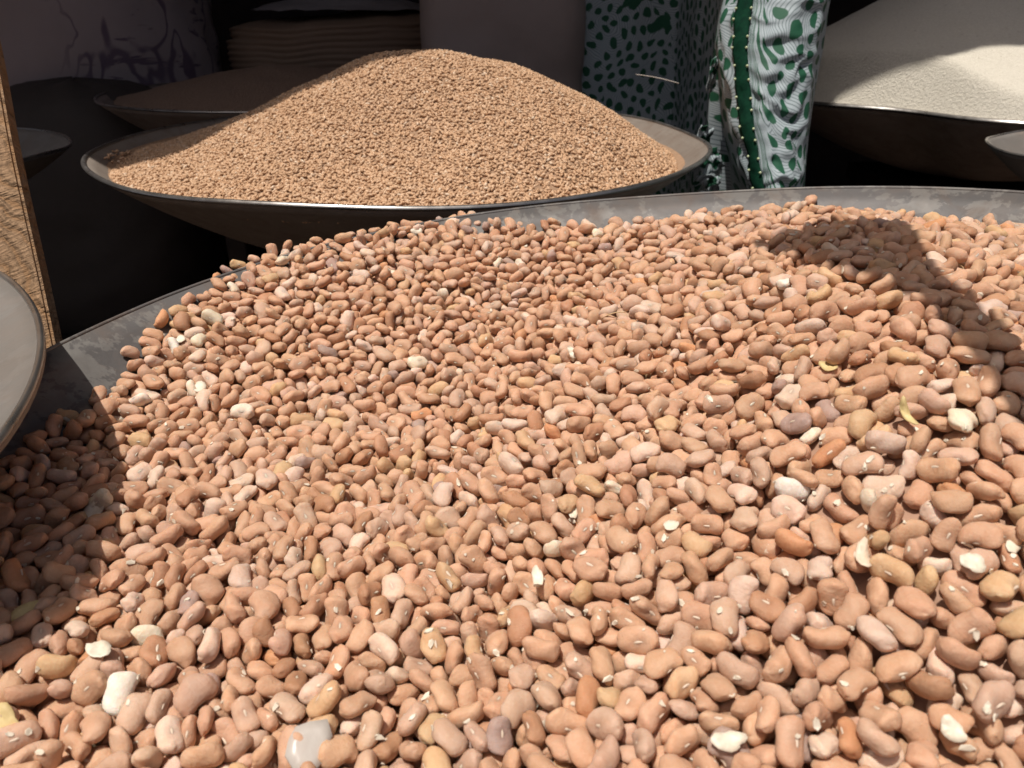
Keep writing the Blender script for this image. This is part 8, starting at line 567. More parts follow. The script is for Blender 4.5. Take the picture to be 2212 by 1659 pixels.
for j in range(len(gy)-1):
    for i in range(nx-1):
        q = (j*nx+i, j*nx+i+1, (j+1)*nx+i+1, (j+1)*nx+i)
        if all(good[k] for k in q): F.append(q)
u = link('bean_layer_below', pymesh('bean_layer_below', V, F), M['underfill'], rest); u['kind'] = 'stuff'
# --- the 300 that show largest, each on its own
bean_me = []; eye_me = []
for k in range(NV):
    v, f, h = HV[k]; me = pymesh('bean', laid_shape(v, k), [tuple(q) for q in f]); me.materials.append(M['bean']); me.shade_smooth()
    point_color(me, 'tone', tone_of(v, h)); point_vec(me, 'loc', v); bean_me.append(me)
    ev, ef = EYES[k]; me = pymesh('eye', laid_shape(ev, k), [tuple(map(int, q)) for q in ef]); me.materials.append(M['hilum']); me.shade_smooth(); eye_me.append(me)
beans = []
for i in range(NI):
    o = bpy.data.objects.new('bean', bean_me[bvar[i]]); sc.collection.objects.link(o)
    o.rotation_mode = 'QUATERNION'; o.rotation_quaternion = bq[i]; o.location = BP[i]; o.scale = [bsz[i]]*3; o.color = (*BC[i], 1)
    e = bpy.data.objects.new('eye', eye_me[bvar[i]]); sc.collection.objects.link(e); e.parent = o
    o['category'] = 'bean'; o['group'] = 'brown beans on top of the heap'; beans.append(o)
# --- one label for each of the 300: its colour and pose, and where it lies relative to odd-coloured beans one can find
def place_words(px, py):
    hs = ((150,'at the left edge'),(480,'near the left edge'),(800,'well left of centre'),(1030,'left of centre'),(1190,'in the middle'),(1420,'right of centre'),(1740,'well right of centre'),(2060,'near the right edge'),(9999,'at the right edge'))
    vs_ = ((620,'high up'),(820,'above halfway'),(1000,'at mid height'),(1180,'below halfway'),(1360,'in the lower third'),(1530,'low down'),(9999,'along the bottom'))
    return next(w for l, w in hs if px < l), next(w for l, w in vs_ if py < l)
def pose_words(i):
    k = bvar[i]; n = np.array([0, 0, 1.0]) if k in EYE_UP else np.array([0, 1.0, 0]); e = BM[i]@n; view = -BP[i]/np.linalg.norm(BP[i])
    if e@view > .45: return 'with its white eye showing'
    ax = BM[i]@np.array([1.0, 0, 0])
    if abs(ax@view) > .8: return 'seen end on'
    if abs(ax[2]) > .6: return 'standing on end'
    return 'lying on its back' if e@view < -.45 else 'lying on its side'
colour_word = {'tan': 'tan', 'pinkish': 'pinkish tan', 'golden': 'golden', 'orange-brown': 'orange-brown', 'mauve-grey': 'mauve-grey', 'pale': 'pale', 'cream': 'cream', 'white': 'white', 'reddish-brown': 'reddish brown'}
marks = []; used = set(); label_of = {}
for i in sorted(range(NI), key=lambda q: -bsz[q]/BD[q]):
    if bkind[i] not in ('orange-brown', 'mauve-grey', 'cream', 'white', 'pale', 'golden', 'reddish-brown'): continue
    if not (0 < BPX[i] < 2212 and 0 < BPY[i] < 1659): continue
    hw, vw = place_words(BPX[i], BPY[i]); t = f'{colour_word[bkind[i]]} bean {hw}, {vw}'
    if t in used: continue
    used.add(t); marks.append((i, f'the {t}')); label_of[i] = t[0]+t[1:]+', '+pose_words(i)
dirs = ['to the right of', 'below and right of', 'below', 'below and left of', 'to the left of', 'above and left of', 'above', 'above and right of']
ranks = ['', 'second ', 'third ', 'fourth ', 'fifth ', 'sixth ', 'seventh ', 'eighth ', 'ninth ', 'tenth ', 'eleventh ', 'twelfth ']
sect = {}
for i in range(NI):
    for m_, (q, s_) in enumerate(marks):
        dx, dy = BPX[i]-BPX[q], BPY[i]-BPY[q]; sect.setdefault((m_, int(round(math.atan2(dy, dx)/(math.pi/4)))%8), []).append((math.hypot(dx, dy), i))
for k_ in sect: sect[k_].sort()
opts = {i: [] for i in range(NI)}
for (m_, d_), lst in sect.items():
    for r_, (dist, i) in enumerate(lst[:12]): opts[i].append((dist+40*r_, r_, d_, m_))
for i in range(NI):
    if i in label_of: continue
    best = None
    for dist, r_, d_, m_ in sorted(opts[i]):
        t = f'{ranks[r_]}bean {dirs[d_]} {marks[m_][1]}'; full = f'{colour_word[bkind[i]]} {t}'
        full = f'{colour_word[bkind[i]]} bean, {ranks[r_] or "next "}{dirs[d_]} {marks[m_][1]}'
        if len(full.split()) <= 16 and full not in used: best = full; break
    if best is None:
        hw, vw = place_words(BPX[i], BPY[i]); n = 0; best = f'{colour_word[bkind[i]]} bean {pose_words(i)}, {hw}, {vw}'
    used.add(best); label_of[i] = best
for i, o in enumerate(beans): o['label'] = label_of[i]


# --- flakes, splinters and odd bits among the beans
from mathutils.bvhtree import BVHTree
def bean_tree():
    Vs = []; Fs = []; n = 0
    for i in range(NT_):
        if BPX[i] < -150 or BPX[i] > 2360 or BD[i] < .05: continue
        v, f, h_ = LOD[1][bvar[i]]; Vs.append((laid_shape(v, bvar[i])*bsz[i])@BM[i].T+BP[i]); Fs.append(f+n); n += len(v)
    return BVHTree.FromPolygons(np.concatenate(Vs).tolist(), np.concatenate(Fs).tolist())
BT = bean_tree()
def skin_hit(px, py):
    d = Vector(at_depth(px, py, 1.0)).normalized(); h_ = BT.ray_cast(Vector((0, 0, 0)), d, 1.2)
    return (None, None) if h_[0] is None else (np.array(h_[0]), h_[1] if h_[1].dot(d) < 0 else -h_[1])
def surf(px, py, lift=.0):
    """point on the heap under a photo pixel"""
    lo, hi = .12, .8
    for d in np.arange(.12, .75, .002):
        p = at_depth(px, py, d)
        if p[2] < heap_z(p[0], p[1])+.003: break
    return p+np.array([0, 0, lift])
def flake(name, px, py, w, h, rot, tilt, mat, curl=.3, seed=0, label='', cat='flake', group=None, pts=9, thick=.0004, lift=.0025):
    r = random.Random(seed); w *= .72; h *= .72; V = [(0, 0, .0006)]; n = pts*2
    for ring in (.55, 1.0):
        for j in range(n):
            a = 2*math.pi*j/n; k = ring*(1+.16*math.sin(2*a+seed)+.10*math.sin(3*a+seed*2)+(.16*(r.random()-.5) if ring == 1 else 0))
            x = math.cos(a)*w*.5*k; y = math.sin(a)*h*.5*k; V.append((x, y, 1.8*curl*(x*x/w+y*y*.5/h)+r.uniform(-.0003,.0003)))
    F = []
    for j in range(n):
        F.append((0, 1+j, 1+(j+1)%n)); F.append((1+j, 1+n+j, 1+n+(j+1)%n, 1+(j+1)%n))
    top = len(V); V += [(x, y, z-thick) for x, y, z in V]; F += [tuple(top+i for i in f[::-1]) for f in F]
    for j in range(n): F.append((1+n+(j+1)%n, 1+n+j, top+1+n+j, top+1+n+(j+1)%n))
    o = link(name, pymesh(name, V, F), mat); hit, nrm = skin_hit(px, py)
    if hit is None: hit = surf(px, py)-np.array([0,0,.004]); nrm = Vector((0, 0, 1))
    nrm = (nrm*.55+Vector((0, -.25, .75))).normalized(); q = nrm.to_track_quat('Z', 'Y')@Quaternion((0, 0, 1), math.radians(rot))
    o.rotation_mode = 'QUATERNION'; o.rotation_quaternion = q; o.location = Vector(hit)+nrm*.0007
    return tag(o, label, cat, group)
G = 'pale chips and skins among the beans'
flake('seed_coat_flake', 1860,1205,.011,.006,70,38,M['flake'],.5,1,'torn pale bean skin standing up beside a big mauve bean, right of centre','bean skin',G)
flake('dry_leaf_flake', 1955,895,.012,.004,120,30,M['flake_yellow'],.9,2,'twisted straw-yellow pod scrap lying between beans on the right mound','pod scrap',G)
flake('dry_leaf_flake', 1790,797,.009,.006,20,34,M['flake_yellow'],.3,3,'small bright yellow scrap in a gap near the top of the right mound','pod scrap',G)
flake('dry_leaf_flake', 55,1325,.013,.007,30,25,M['flake_yellow'],.3,4,'large yellowish pod scrap at the left edge, below the shadow','pod scrap',G)
flake('dry_leaf_flake', 18,1560,.008,.013,20,12,M['flake_yellow'],.3,5,'yellow scrap cut by the left edge of the photo, near the bottom corner','pod scrap',G)
flake('white_chip', 1570,1603,.012,.0065,-10,22,M['white_bit'],.3,6,'white pointed chip near the bottom, right of centre','bean chip',G)
flake('white_chip', 1165,1262,.012,.0055,-20,25,M['white_bit'],.9,7,'white wavy split bean skin over a brown bean, just below centre','bean chip',G)
flake('white_chip', 2185,1183,.0075,.006,10,30,M['white_bit'],.1,8,'small square white chip at the right edge','bean chip',G,pts=4)
flake('white_chip', 2098,1218,.008,.0085,20,30,M['white_bit'],.3,9,'cream heart-shaped chip near the right edge','bean chip',G)
flake('white_chip', 2055,1575,.009,.006,-20,25,M['white_bit'],.4,10,'white chip near the bottom right corner','bean chip',G)
flake('white_chip', 392,735,.008,.006,10,20,M['white_bit'],.4,11,'cracked white half bean close to the bare left wall of the tray','bean chip',G)
flake('white_chip', 432,838,.010,.008,40,20,M['white_bit'],.2,12,'pale cut bean half on the upper left of the heap','bean chip',G,pts=5)
flake('white_chip', 205,1105,.012,.010,30,25,M['white_bit'],.3,13,'white crumpled skin at the edge of the left shadow','bean chip',G)
flake('white_chip', 1235,1105,.004,.014,-10,25,M['white_bit'],.4,14,'thin white sliver standing among beans near the centre','bean chip',G)
flake('white_chip', 900,500,.010,.007,10,20,M['white_bit'],.3,15,'flat pale flake at the back edge of the heap','bean chip',G)
flake('white_chip', 1240,765,.010,.006,-20,20,M['white_bit'],.4,16,'pale flake in the upper middle of the heap','bean chip',G)
flake('white_chip', 1450,1140,.008,.005,70,25,M['white_bit'],.4,17,'little pale flake between beans right of centre','bean chip',G)
flake('white_chip', 215,1410,.010,.008,70,25,M['white_bit'],.5,18,'white frayed chip low on the left side','bean chip',G)
flake('white_chip', 625,1625-60,.007,.008,10,20,M['white_bit'],.5,19,'white chip above the cloudy plastic scrap','bean chip',G)
flake('plastic_scrap', 668,1612,.018,.018,30,20,M['clear'],.05,20,'cloudy whitish plastic scrap at the bottom edge, left of centre','scrap',None,pts=5,thick=.0012,lift=.004)
def crumbs():
    r = random.Random(77); V = []; F = []; C = []; n = 6
    for k in range(330):
        px = r.uniform(20, 2200); py = 1659-1180*r.random()**.8
        p, nr = skin_hit(px, py)
        if p is None or p[2] < basin_z(p[0], p[1])+.004: continue
        w = r.uniform(.0004, .0011); l = w*r.uniform(1, 2.2); a0 = r.uniform(0, 6.28); o = len(V)
        q = nr.to_track_quat('Z', 'Y')@Quaternion((0, 0, 1), a0)
        for lay in (0, 1):
            for j in range(n):
                a = 2*math.pi*j/n; g_ = r.uniform(.6, 1.1); x, y = math.cos(a)*l*g_, math.sin(a)*w*g_
                V.append(Vector(p)+q@Vector((x, y, .0003+.25*x*x/l-lay*.0003)))
        F += [tuple(o+j for j in range(n)), tuple(o+n+j for j in range(n))[::-1]]+[(o+(j+1)%n, o+j, o+n+j, o+n+(j+1)%n) for j in range(n)]
    o = link('bean_crumbs', pymesh('bean_crumbs', V, F), M['white_bit'], smooth=False); tag(o, 'tiny pale crumbs and skin scraps scattered over the beans', 'crumbs', kind='stuff')
crumbs()
def stick(name, px1, py1, px2, py2, rad, mat, label, cat, lift=.005, seed=0):
    r = random.Random(seed); a = skin_hit(px1, py1)[0]; b = skin_hit(px2, py2)[0]
    a = surf(px1, py1, lift) if a is None else a+np.array([0, 0, .0012]); b = surf(px2, py2, lift) if b is None else b+np.array([0, 0, .0025]); V = []; F = []; n = 6; k = 6
    d = (b-a); L = np.linalg.norm(d); d /= L; s = np.cross(d, [0,0,1]); s /= np.linalg.norm(s); t = np.cross(s, d); c0 = (a+b)/2
    for i in range(n):
        f = i/(n-1); c = a*(1-f)+b*f+t*.0012*math.sin(f*3.1)+s*r.uniform(-.0004,.0004)-c0; q = rad*(.5+.5*math.sin(.4+f*2.6))
        for j in range(k): V.append(c+s*q*math.cos(2*math.pi*j/k)+t*q*.6*math.sin(2*math.pi*j/k))
    for i in range(n-1):
        for j in range(k): F.append((i*k+j, i*k+(j+1)%k, (i+1)*k+(j+1)%k, (i+1)*k+j))
    F += [tuple(range(k))[::-1], tuple(range((n-1)*k, n*k))]
    o = link(name, pymesh(name, V, F), mat); o.location = c0; return tag(o, label, cat)
stick('straw', 1300,692,1352,684,.0006,M['straw'],'thin pale straw lying across the beans, upper right of centre','straw')

# ================= wheat tray and heap =================
WX, WY, WR, WZ = -.118, .925, .338, -.140
wheat_tray = make_basin('wheat_tray', WX, WY, WZ, WR, .13, M['aluminium'], lip=.005, thick=.0025, seed=5, dent=.0009, seg=180)
tag(wheat_tray, 'wide dull metal tray behind the beans, piled high with wheat', 'tray')
PKX, PKY = -.118, .93
def wheat_z(x, y):
    dx = x-PKX; dy = y-PKY; r = np.hypot(dx, dy)+1e-6; c = dx/r
    right = 1.22*r**2; left = .128*(1-np.exp(-(r/.222)**1.7)); front = .118*(1-np.exp(-(r/.19)**1.8))
    wr = np.clip(c, 0, 1); wl = np.clip(-c, 0, 1); wf = 1-np.abs(c)
    bumps = .0022*np.sin(x*31+1)*np.sin(y*27)+.0012*np.sin(x*70+y*41)
    return -.046-(right*wr+left*wl+front*wf)+bumps
def wbasin_z(x, y):
    return WZ-.13*(1-np.minimum(np.hypot(x-WX, y-WY)/WR, 1.3)**2)
rg = np.random.default_rng(21)
NW = 58000
th = rg.uniform(0, 2*math.pi, NW); rad = WR*.962*np.sqrt(rg.uniform(0, 1, NW)); gx_ = WX+rad*np.cos(th); gy_ = WY+rad*np.sin(th)
z = wheat_z(gx_, gy_); ok = z > wbasin_z(gx_, gy_)+.0005; gx_, gy_, z = gx_[ok], gy_[ok], z[ok]
# a few stray grains stuck on the bare left wall, as little clumps
cl = []
for cxp, cyp, rp, n in ((240,322,.022,150),(320,292,.026,220),(270,335,.02,90)):
    c = at_depth(cxp, cyp, .80); a = rg.uniform(0,6.28,n); q = rp*np.sqrt(rg.uniform(0,1,n)); xx = c[0]+q*np.cos(a)*1.3; yy = c[1]+.05+q*np.sin(a)*2
    zz = wbasin_z(xx, yy)+.002+.006*(1-(q/rp)**2)*rg.uniform(.2,1,n); cl.append(np.c_[xx, yy, zz])
cl = np.concatenate(cl); k = np.hypot(cl[:,0]-WX, cl[:,1]-WY) < WR*.97; cl = cl[k]
gx_ = np.r_[gx_, cl[:,0]]; gy_ = np.r_[gy_, cl[:,1]]; z = np.r_[z+rg.uniform(-.0016,.0008,len(z)), cl[:,2]]; NW = len(z)
# grain: lozenge with a crease, 14 vertices
gv = [(-.5,0,0)]+[(-.24, .5*math.cos(a), .5*math.sin(a)*(.9 if a < 3 else 1)) for a in np.arange(6)*math.pi/3]+[(.22, .46*math.cos(a), .46*math.sin(a)) for a in np.arange(6)*math.pi/3]+[(.5,0,0)]
gv = np.array(gv); gf = []
for j in range(6):
    k = (j+1)%6; gf += [(0,1+k,1+j),(1+j,1+k,7+k),(1+j,7+k,7+j),(7+j,7+k,13)]
gf = np.array(gf)[:, ::-1]
yaw = rg.uniform(0, 6.283, NW); pit = rg.normal(0, .42, NW); rol = rg.uniform(0, 6.28, NW)
e = 1e-3; nx_ = -(wheat_z(gx_+e, gy_)-wheat_z(gx_-e, gy_))/(2*e); ny_ = -(wheat_z(gx_, gy_+e)-wheat_z(gx_, gy_-e))/(2*e)
ax = np.c_[np.cos(yaw)*np.cos(pit), np.sin(yaw)*np.cos(pit), np.sin(pit)-(nx_*np.cos(yaw)+ny_*np.sin(yaw))*np.cos(pit)]; ax /= np.linalg.norm(ax, axis=1)[:,None]
up = np.tile([0,0,1.0], (NW,1)); sd = np.cross(up, ax); sd /= np.linalg.norm(sd, axis=1)[:,None]; up = np.cross(ax, sd)
c_, s_ = np.cos(rol)[:,None], np.sin(rol)[:,None]; sd, up = sd*c_+up*s_, up*c_-sd*s_
ln = rg.uniform(.0044,.0061,NW)[:,None,None]; wd = rg.uniform(.0021,.0028,NW)[:,None,None]
V = (ax[:,None,:]*gv[None,:,0:1]*ln+sd[:,None,:]*gv[None,:,1:2]*wd+up[:,None,:]*gv[None,:,2:3]*wd)+np.c_[gx_, gy_, z][:,None,:]
F = gf[None]+14*np.arange(NW)[:,None,None]
me = big_mesh('wheat_heap', V.reshape(-1,3), F.reshape(-1,3), 3)
pal = np.array([(.62,.42,.25),(.66,.46,.28),(.57,.375,.215),(.70,.51,.33),(.50,.32,.18),(.78,.64,.46)]); ci = rg.choice(6, NW, p=[.34,.26,.18,.13,.06,.03])
point_color(me, 'gcol', np.repeat(pal[ci]*[.92,.86,.87]*rg.uniform(.9,1.08,(NW,1)), 14, axis=0))
wheat = link('wheat_heap', me, M['wheat']); tag(wheat, 'tall heap of golden brown wheat grain piled in the tray behind the beans', 'wheat', kind='stuff')
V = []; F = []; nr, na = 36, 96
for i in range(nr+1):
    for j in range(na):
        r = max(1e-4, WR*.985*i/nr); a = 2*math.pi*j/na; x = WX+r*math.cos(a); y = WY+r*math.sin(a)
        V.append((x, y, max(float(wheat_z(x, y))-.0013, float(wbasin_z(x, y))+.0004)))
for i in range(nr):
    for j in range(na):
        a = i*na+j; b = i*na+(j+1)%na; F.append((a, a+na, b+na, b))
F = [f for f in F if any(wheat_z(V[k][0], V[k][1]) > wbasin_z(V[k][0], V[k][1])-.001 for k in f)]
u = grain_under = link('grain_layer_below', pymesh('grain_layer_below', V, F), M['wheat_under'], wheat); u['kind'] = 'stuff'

# ================= flour tray =================
FX, FY, FZ, FR = .82, 1.42, -.14, .385
_fp = np.array([on_plane(x, y, FZ) for x, y in ((1758,222),(1975,240),(2212,267))])
_fa = np.arctan2(_fp[:,1]-FY, _fp[:,0]-FX)%(2*math.pi); _fd = np.hypot(_fp[:,0]-FX, _fp[:,1]-FY)-FR; _fo = np.argsort(_fa)
def flour_r(ph):
    ph = ph%(2*math.pi); xs = np.r_[_fa[_fo][0]-.8, _fa[_fo], _fa[_fo][-1]+.8]; ys = np.r_[0, _fd[_fo], 0]
    return FR+float(sum(np.interp(ph+k, xs, ys) for k in (-.1,-.05,0,.05,.1))/5)
flour_tray = make_basin('flour_tray', FX, FY, FZ, FR, .135, M['old_metal'], rfun=flour_r, lip=.008, thick=.003, seed=9, dent=.0008, seg=180)
tag(flour_tray, 'deep grey metal tray at the right back with a shiny rim, holding flour', 'tray')
HX, HY = .75, 1.42
V = []; F = []; nr, na = 60, 160; rn = random.Random(4)
from mathutils import noise as mn
for i in range(nr+1):
    for j in range(na):
        f = i/nr; a = 2*math.pi*j/na; R_ = (flour_r(a)-.004)*f; x = FX+R_*math.cos(a); y = FY+R_*math.sin(a)
        d = math.hypot(x-HX, y-HY); z = .075-.52*math.sqrt(d*d+.0016)-.0; z = max(z, FZ-.02)
        z += .004*mn.noise(Vector((x*14, y*14, 0)))+.0014*mn.noise(Vector((x*60, y*60, 3)))
        bzz = FZ-.135*(1-f**2)+.001; V.append((x, y, max(min(z, FZ+.0+.9*(1-f)), bzz)))
for i in range(nr):
    for j in range(na):
        a = i*na+j; b = i*na+(j+1)%na; F.append((a, a+na, b+na, b))
flour = link('flour_heap', pymesh('flour_heap', V, F), M['flour']); tag(flour, 'smooth pale cream flour piled in a cone, half in sun, half in shade', 'flour', kind='stuff')

# ================= other trays and bowls =================
def seeds_in(cx, cy, R, ztop, zrim, mat, name, label, cat, seed):
    V = []; F = []; nr, na = 18, 60
    for i in range(nr+1):
        for j in range(na):
            f = i/nr; a = 2*math.pi*j/na; x = cx+R*f*math.cos(a); y = cy+R*f*math.sin(a)
            V.append((x, y, ztop+(zrim-ztop)*f**1.3+.004*mn.noise(Vector((x*25, y*25, seed)))))
    for i in range(nr):
        for j in range(na):
            a = i*na+j; b = i*na+(j+1)%na; F.append((a, a+na, b+na, b))
    return tag(link(name, pymesh(name, V, F), mat), label, cat, kind='stuff')
t3 = make_basin('seed_tray', -.42, 1.47, -.14, .295, .12, M['old_metal'], lip=.005, seed=12, dent=.001, seg=120)
tag(t3, 'dark shallow tray of small brown seeds in the shade behind the wheat', 'tray')
seeds_in(-.42, 1.47, .27, -.095, -.146, M['seeds_dark'], 'seed_heap', 'low heap of small dark brown seeds in the shaded tray', 'seeds', 5)
t4 = make_basin('metal_pan', -.695, .885, -.148, .178, .07, M['enamel'], lip=.003, seed=14, seg=90)
tag(t4, 'small empty grey pan in the shade just right of the wooden board', 'pan')
t5 = make_basin('small_bowl', .672, .850, -.14, .142, .07, M['enamel'], lip=.003, seed=15, seg=90)
tag(t5, 'small pale grey bowl whose tip shows at the right edge below the flour tray', 'bowl')
def oval_r(ph):
    ph = (ph+math.pi)%(2*math.pi)-math.pi; k = min(1.0, max(0.0, (.22-ph)/.75)); k = k*k*(3-2*k)
    return .30*(1-.34*(k if ph > -1.6 else max(0.0, 1-(-1.6-ph)/1.2)))
t6 = make_basin('shallow_tray', -.449, .134, -.118, .30, .066, M['enamel'], rfun=oval_r, lip=.003, thick=.003, seed=16, seg=160, dent=.0009)
tag(t6, 'empty pale grey tray cut by the left edge, overlapping the bean tray', 'tray')

GZ = -.62
M['sack_shaded'] = m_sack('shade_dark_sacking', (.065,.05,.04), (.035,.027,.022))  # sacking coloured nearly black in place of deep shade
# ================= wooden post =================
def box(name, w, d, h, mat, parent=None, bev=.0015, nz=1, wob=0.0, seed=0):
    import bmesh
    bm = bmesh.new(); bmesh.ops.create_cube(bm, size=1.0)
    for v in bm.verts: v.co = Vector((v.co.x*w, v.co.y*d, v.co.z*h))
    if nz > 1:
        es = [e for e in bm.edges if abs(e.verts[0].co.z-e.verts[1].co.z) > h*.5]; bmesh.ops.subdivide_edges(bm, edges=es, cuts=nz, use_grid_fill=True)
        for v in bm.verts:
            v.co.x += wob*mn.noise(Vector((v.co.z*9, seed, v.co.x*3))); v.co.y += wob*mn.noise(Vector((v.co.z*9, seed+5, v.co.x*3)))
    bmesh.ops.bevel(bm, geom=[e for e in bm.edges if e.calc_face_angle(0) > .5], offset=bev, segments=2, affect='EDGES')
    me = bpy.data.meshes.new(name); bm.to_mesh(me); bm.free(); return link(name, me, mat, parent, smooth=False)
board = box('wooden_board', .15, .011, .62, M['wood'], nz=40, wob=.003, seed=2)
b0 = at_depth(118, 752, .42); b1 = at_depth(2, 192, .452)     # the board's right front edge, low and high
up_ = Vector(b1-b0).normalized(); rt = Vector((1, 0, 0)); rt = (rt-up_*rt.dot(up_)).normalized(); bk = up_.cross(rt)*1.0
if bk.y < 0: bk = -bk
RM = Matrix((rt, bk, up_)).transposed()
board.rotation_euler = RM.to_euler()
board.location = Vector(b0)+up_*.02-rt*.075+bk*.0055
tag(board, 'rough sawn wooden board leaning in sunlight at the left edge', 'board')

# ================= printed cloth =================
def cloth():
    root = empty('printed_cloth', (.24, 1.05, -.28)); o3 = np.array(root.location)
    path = np.array([(.075,1.70),(.09,1.60),(.128,1.52),(.212,1.475),(.275,1.42),(.285,1.25),(.266,1.06),(.272,.985),(.30,.965),(.335,.968),(.368,.985),(.392,1.02),(.405,1.08),(.40,1.16),(.37,1.24)])
    seg = np.r_[0, np.cumsum(np.hypot(*np.diff(path, axis=0).T))]; L = seg[-1]; nu, nz_ = 300, 240
    from numpy import interp
    V = []; U = []; rn = random.Random(3)
    def base(s, z):
        x = float(interp(s, seg, path[:,0])); y = float(interp(s, seg, path[:,1]))
        k = min(.8, max(0, -z-.04)/.25)
        fw = min(1.0, max(0.0, (s-seg[6]+.01)/.04)); y0 = y; y -= .60*max(0.0, .07-z)*fw; x = x*(y*.8965-z*.443)/(y0*.8965-z*.443)
        x += fw*(-.013)
        if fw > .3: x = .257+.05*k+(x-.257)*(1-.80*k)
        return x, y
    smid = seg[7]
    s_trim0, s_trim1 = smid-.002, smid+.018
    P3 = np.zeros((nz_+1, nu+1, 3))
    for i in range(nz_+1):
        z = .10-.52*i/nz_
        for j in range(nu+1):
            s = L*j/nu; x, y = base(s, z); x2, y2 = base(min(L, s+.004), z); tx, ty = x2-x, y2-y; t_ = math.hypot(tx, ty)+1e-9; nx0, ny0 = ty/t_, -tx/t_
            right = 1/(1+math.exp(-(s-s_trim1)/.004)); edge = math.exp(-((s-s_trim1-.035)/.05)**2)
            cr = mn.noise(Vector((s*16, z*42+mn.noise(Vector((s*20, z*20, 1)))*1.2, 7)))
            cr2 = mn.noise(Vector((s*45, z*110, 2)))
            d = right*edge*(.011*(1-abs(cr)*2)+.0035*cr2)+.010*mn.noise(Vector((s*9, z*3, 4)))
            leftr = math.exp(-((s-s_trim0+.02)/.018)**2)
            d += leftr*.010*mn.noise(Vector((s*50, z*38, 9)))+(1-right)*.004*mn.noise(Vector((s*22, z*14, 5)))
            P3[i, j] = (x+nx0*d, y+ny0*d, z+.004*mn.noise(Vector((s*30, z*10, 6)))*(right*.5+.5))
            U.append((s+.02*(right), z*1.0+.6*right, 0))
    V = (P3.reshape(-1,3)-o3); F = [(i*(nu+1)+j, i*(nu+1)+j+1, (i+1)*(nu+1)+j+1, (i+1)*(nu+1)+j) for i in range(nz_) for j in range(nu)]
    me = big_mesh('fabric', V, [f[::-1] for f in F], 4); point_vec(me, 'cloth_uv', U); fab = link('fabric', me, M['print'], root)
    sm = fab.modifiers.new('thickness', 'SOLIDIFY'); sm.thickness = .0012; sm.offset = -1
    # green trim with beads down both edges
    V = []; F = []; n = 90; js = [int(nu*s/L) for s in (s_trim0, s_trim1)]
    cols = list(range(js[0], js[1]+1)); m = 6; rows = []
    beads = []
    for i in range(n+1):
        ii = int(nz_*i/n)
        a = P3[ii, js[0]]; b = P3[ii, js[1]]; out = np.array([-.35, -.93, 0.]); w = .0035+.001*math.sin(i*.9)
        for q in range(m+1):
            f = q/m; ruff = .0016*math.sin(i*1.9+(q > 3)*1.1)*math.sin(math.pi*f); V.append(a*(1-f)+b*f+out*(w*math.sin(math.pi*f)+.004+ruff)-o3)
        if (i*7+i*i)%5 < 2 and i > 2: beads += [a*.97+b*.03+out*.0062-o3, a*.03+b*.97+out*.0062-o3]
    for i in range(n):
        for q in range(m):
            a = i*(m+1)+q; F.append((a, a+m+1, a+m+2, a+1))
    tr = link('trim', pymesh('trim', V, F), M['velvet'], root); s2 = tr.modifiers.new('thickness', 'SOLIDIFY'); s2.thickness = .002
    import bmesh
    bm = bmesh.new(); bmesh.ops.create_icosphere(bm, subdivisions=1, radius=.0017); bme = bpy.data.meshes.new('bead'); bm.to_mesh(bme); bm.free(); bme.materials.append(M['bead']); bme.shade_smooth()
    for p in beads:
        o = bpy.data.objects.new('bead', bme); sc.collection.objects.link(o); o.parent = tr; o.location = p
    # two torn loose ends left of the trim
    for k, (px, py, w, h, ro) in enumerate(((1528,396,.034,.020,8),(1535,352,.028,.030,-30),(1520,300,.02,.03,15),(1541,160,.012,.04,5))):
        c = at_depth(px, py, .925)-o3; V = []; F = []; a_, b_ = 12, 8; rr = random.Random(k)
        U2 = []
        for i in range(a_+1):
            for j in range(b_+1):
                u_ = i/a_-.5; v_ = j/b_-.5; taper = 1-.35*abs(u_)
                V.append((u_*w*(1+.2*mn.noise(Vector((v_*5,k,0)))), .008*mn.noise(Vector((u_*4, v_*4, k)))+.012*u_, v_*h*taper+.006*mn.noise(Vector((u_*3, v_*2, k+5))))); U2.append((u_*w*1.3+k*.3, v_*h*1.3+k*.7, 0))
        for i in range(a_):
            for j in range(b_):
                q = i*(b_+1)+j; F.append((q, q+b_+1, q+b_+2, q+1))
        me = pymesh('loose_end', V, F); point_vec(me, 'cloth_uv', U2); o = link('loose_end', me, M['print'], root); o.location = c; o.rotation_euler = (0, math.radians(ro), 0)
        s3 = o.modifiers.new('thickness', 'SOLIDIFY'); s3.thickness = .001
    # a pulled thread
    V = []; F = []; pa = at_depth(1374,161,1.02)-o3; pb = at_depth(1466,180,.985)-o3; pm = at_depth(1418,165,.99)-o3
    for i in range(9):
        f = i/8; c = (1-f)**2*pa+2*f*(1-f)*pm+f*f*pb
        for j in range(5): V.append(c+np.array([0, math.cos(j*1.257), math.sin(j*1.257)])*.0005)
    for i in range(8):
        for j in range(5): F.append((i*5+j, i*5+(j+1)%5, (i+1)*5+(j+1)%5, (i+1)*5+j))
    link('loose_thread', pymesh('loose_thread', V, F), M['thread'], root)
    return tag(root, 'green and white printed cloth hanging between the wheat and flour trays, with beaded green trim', 'cloth')
cloth()

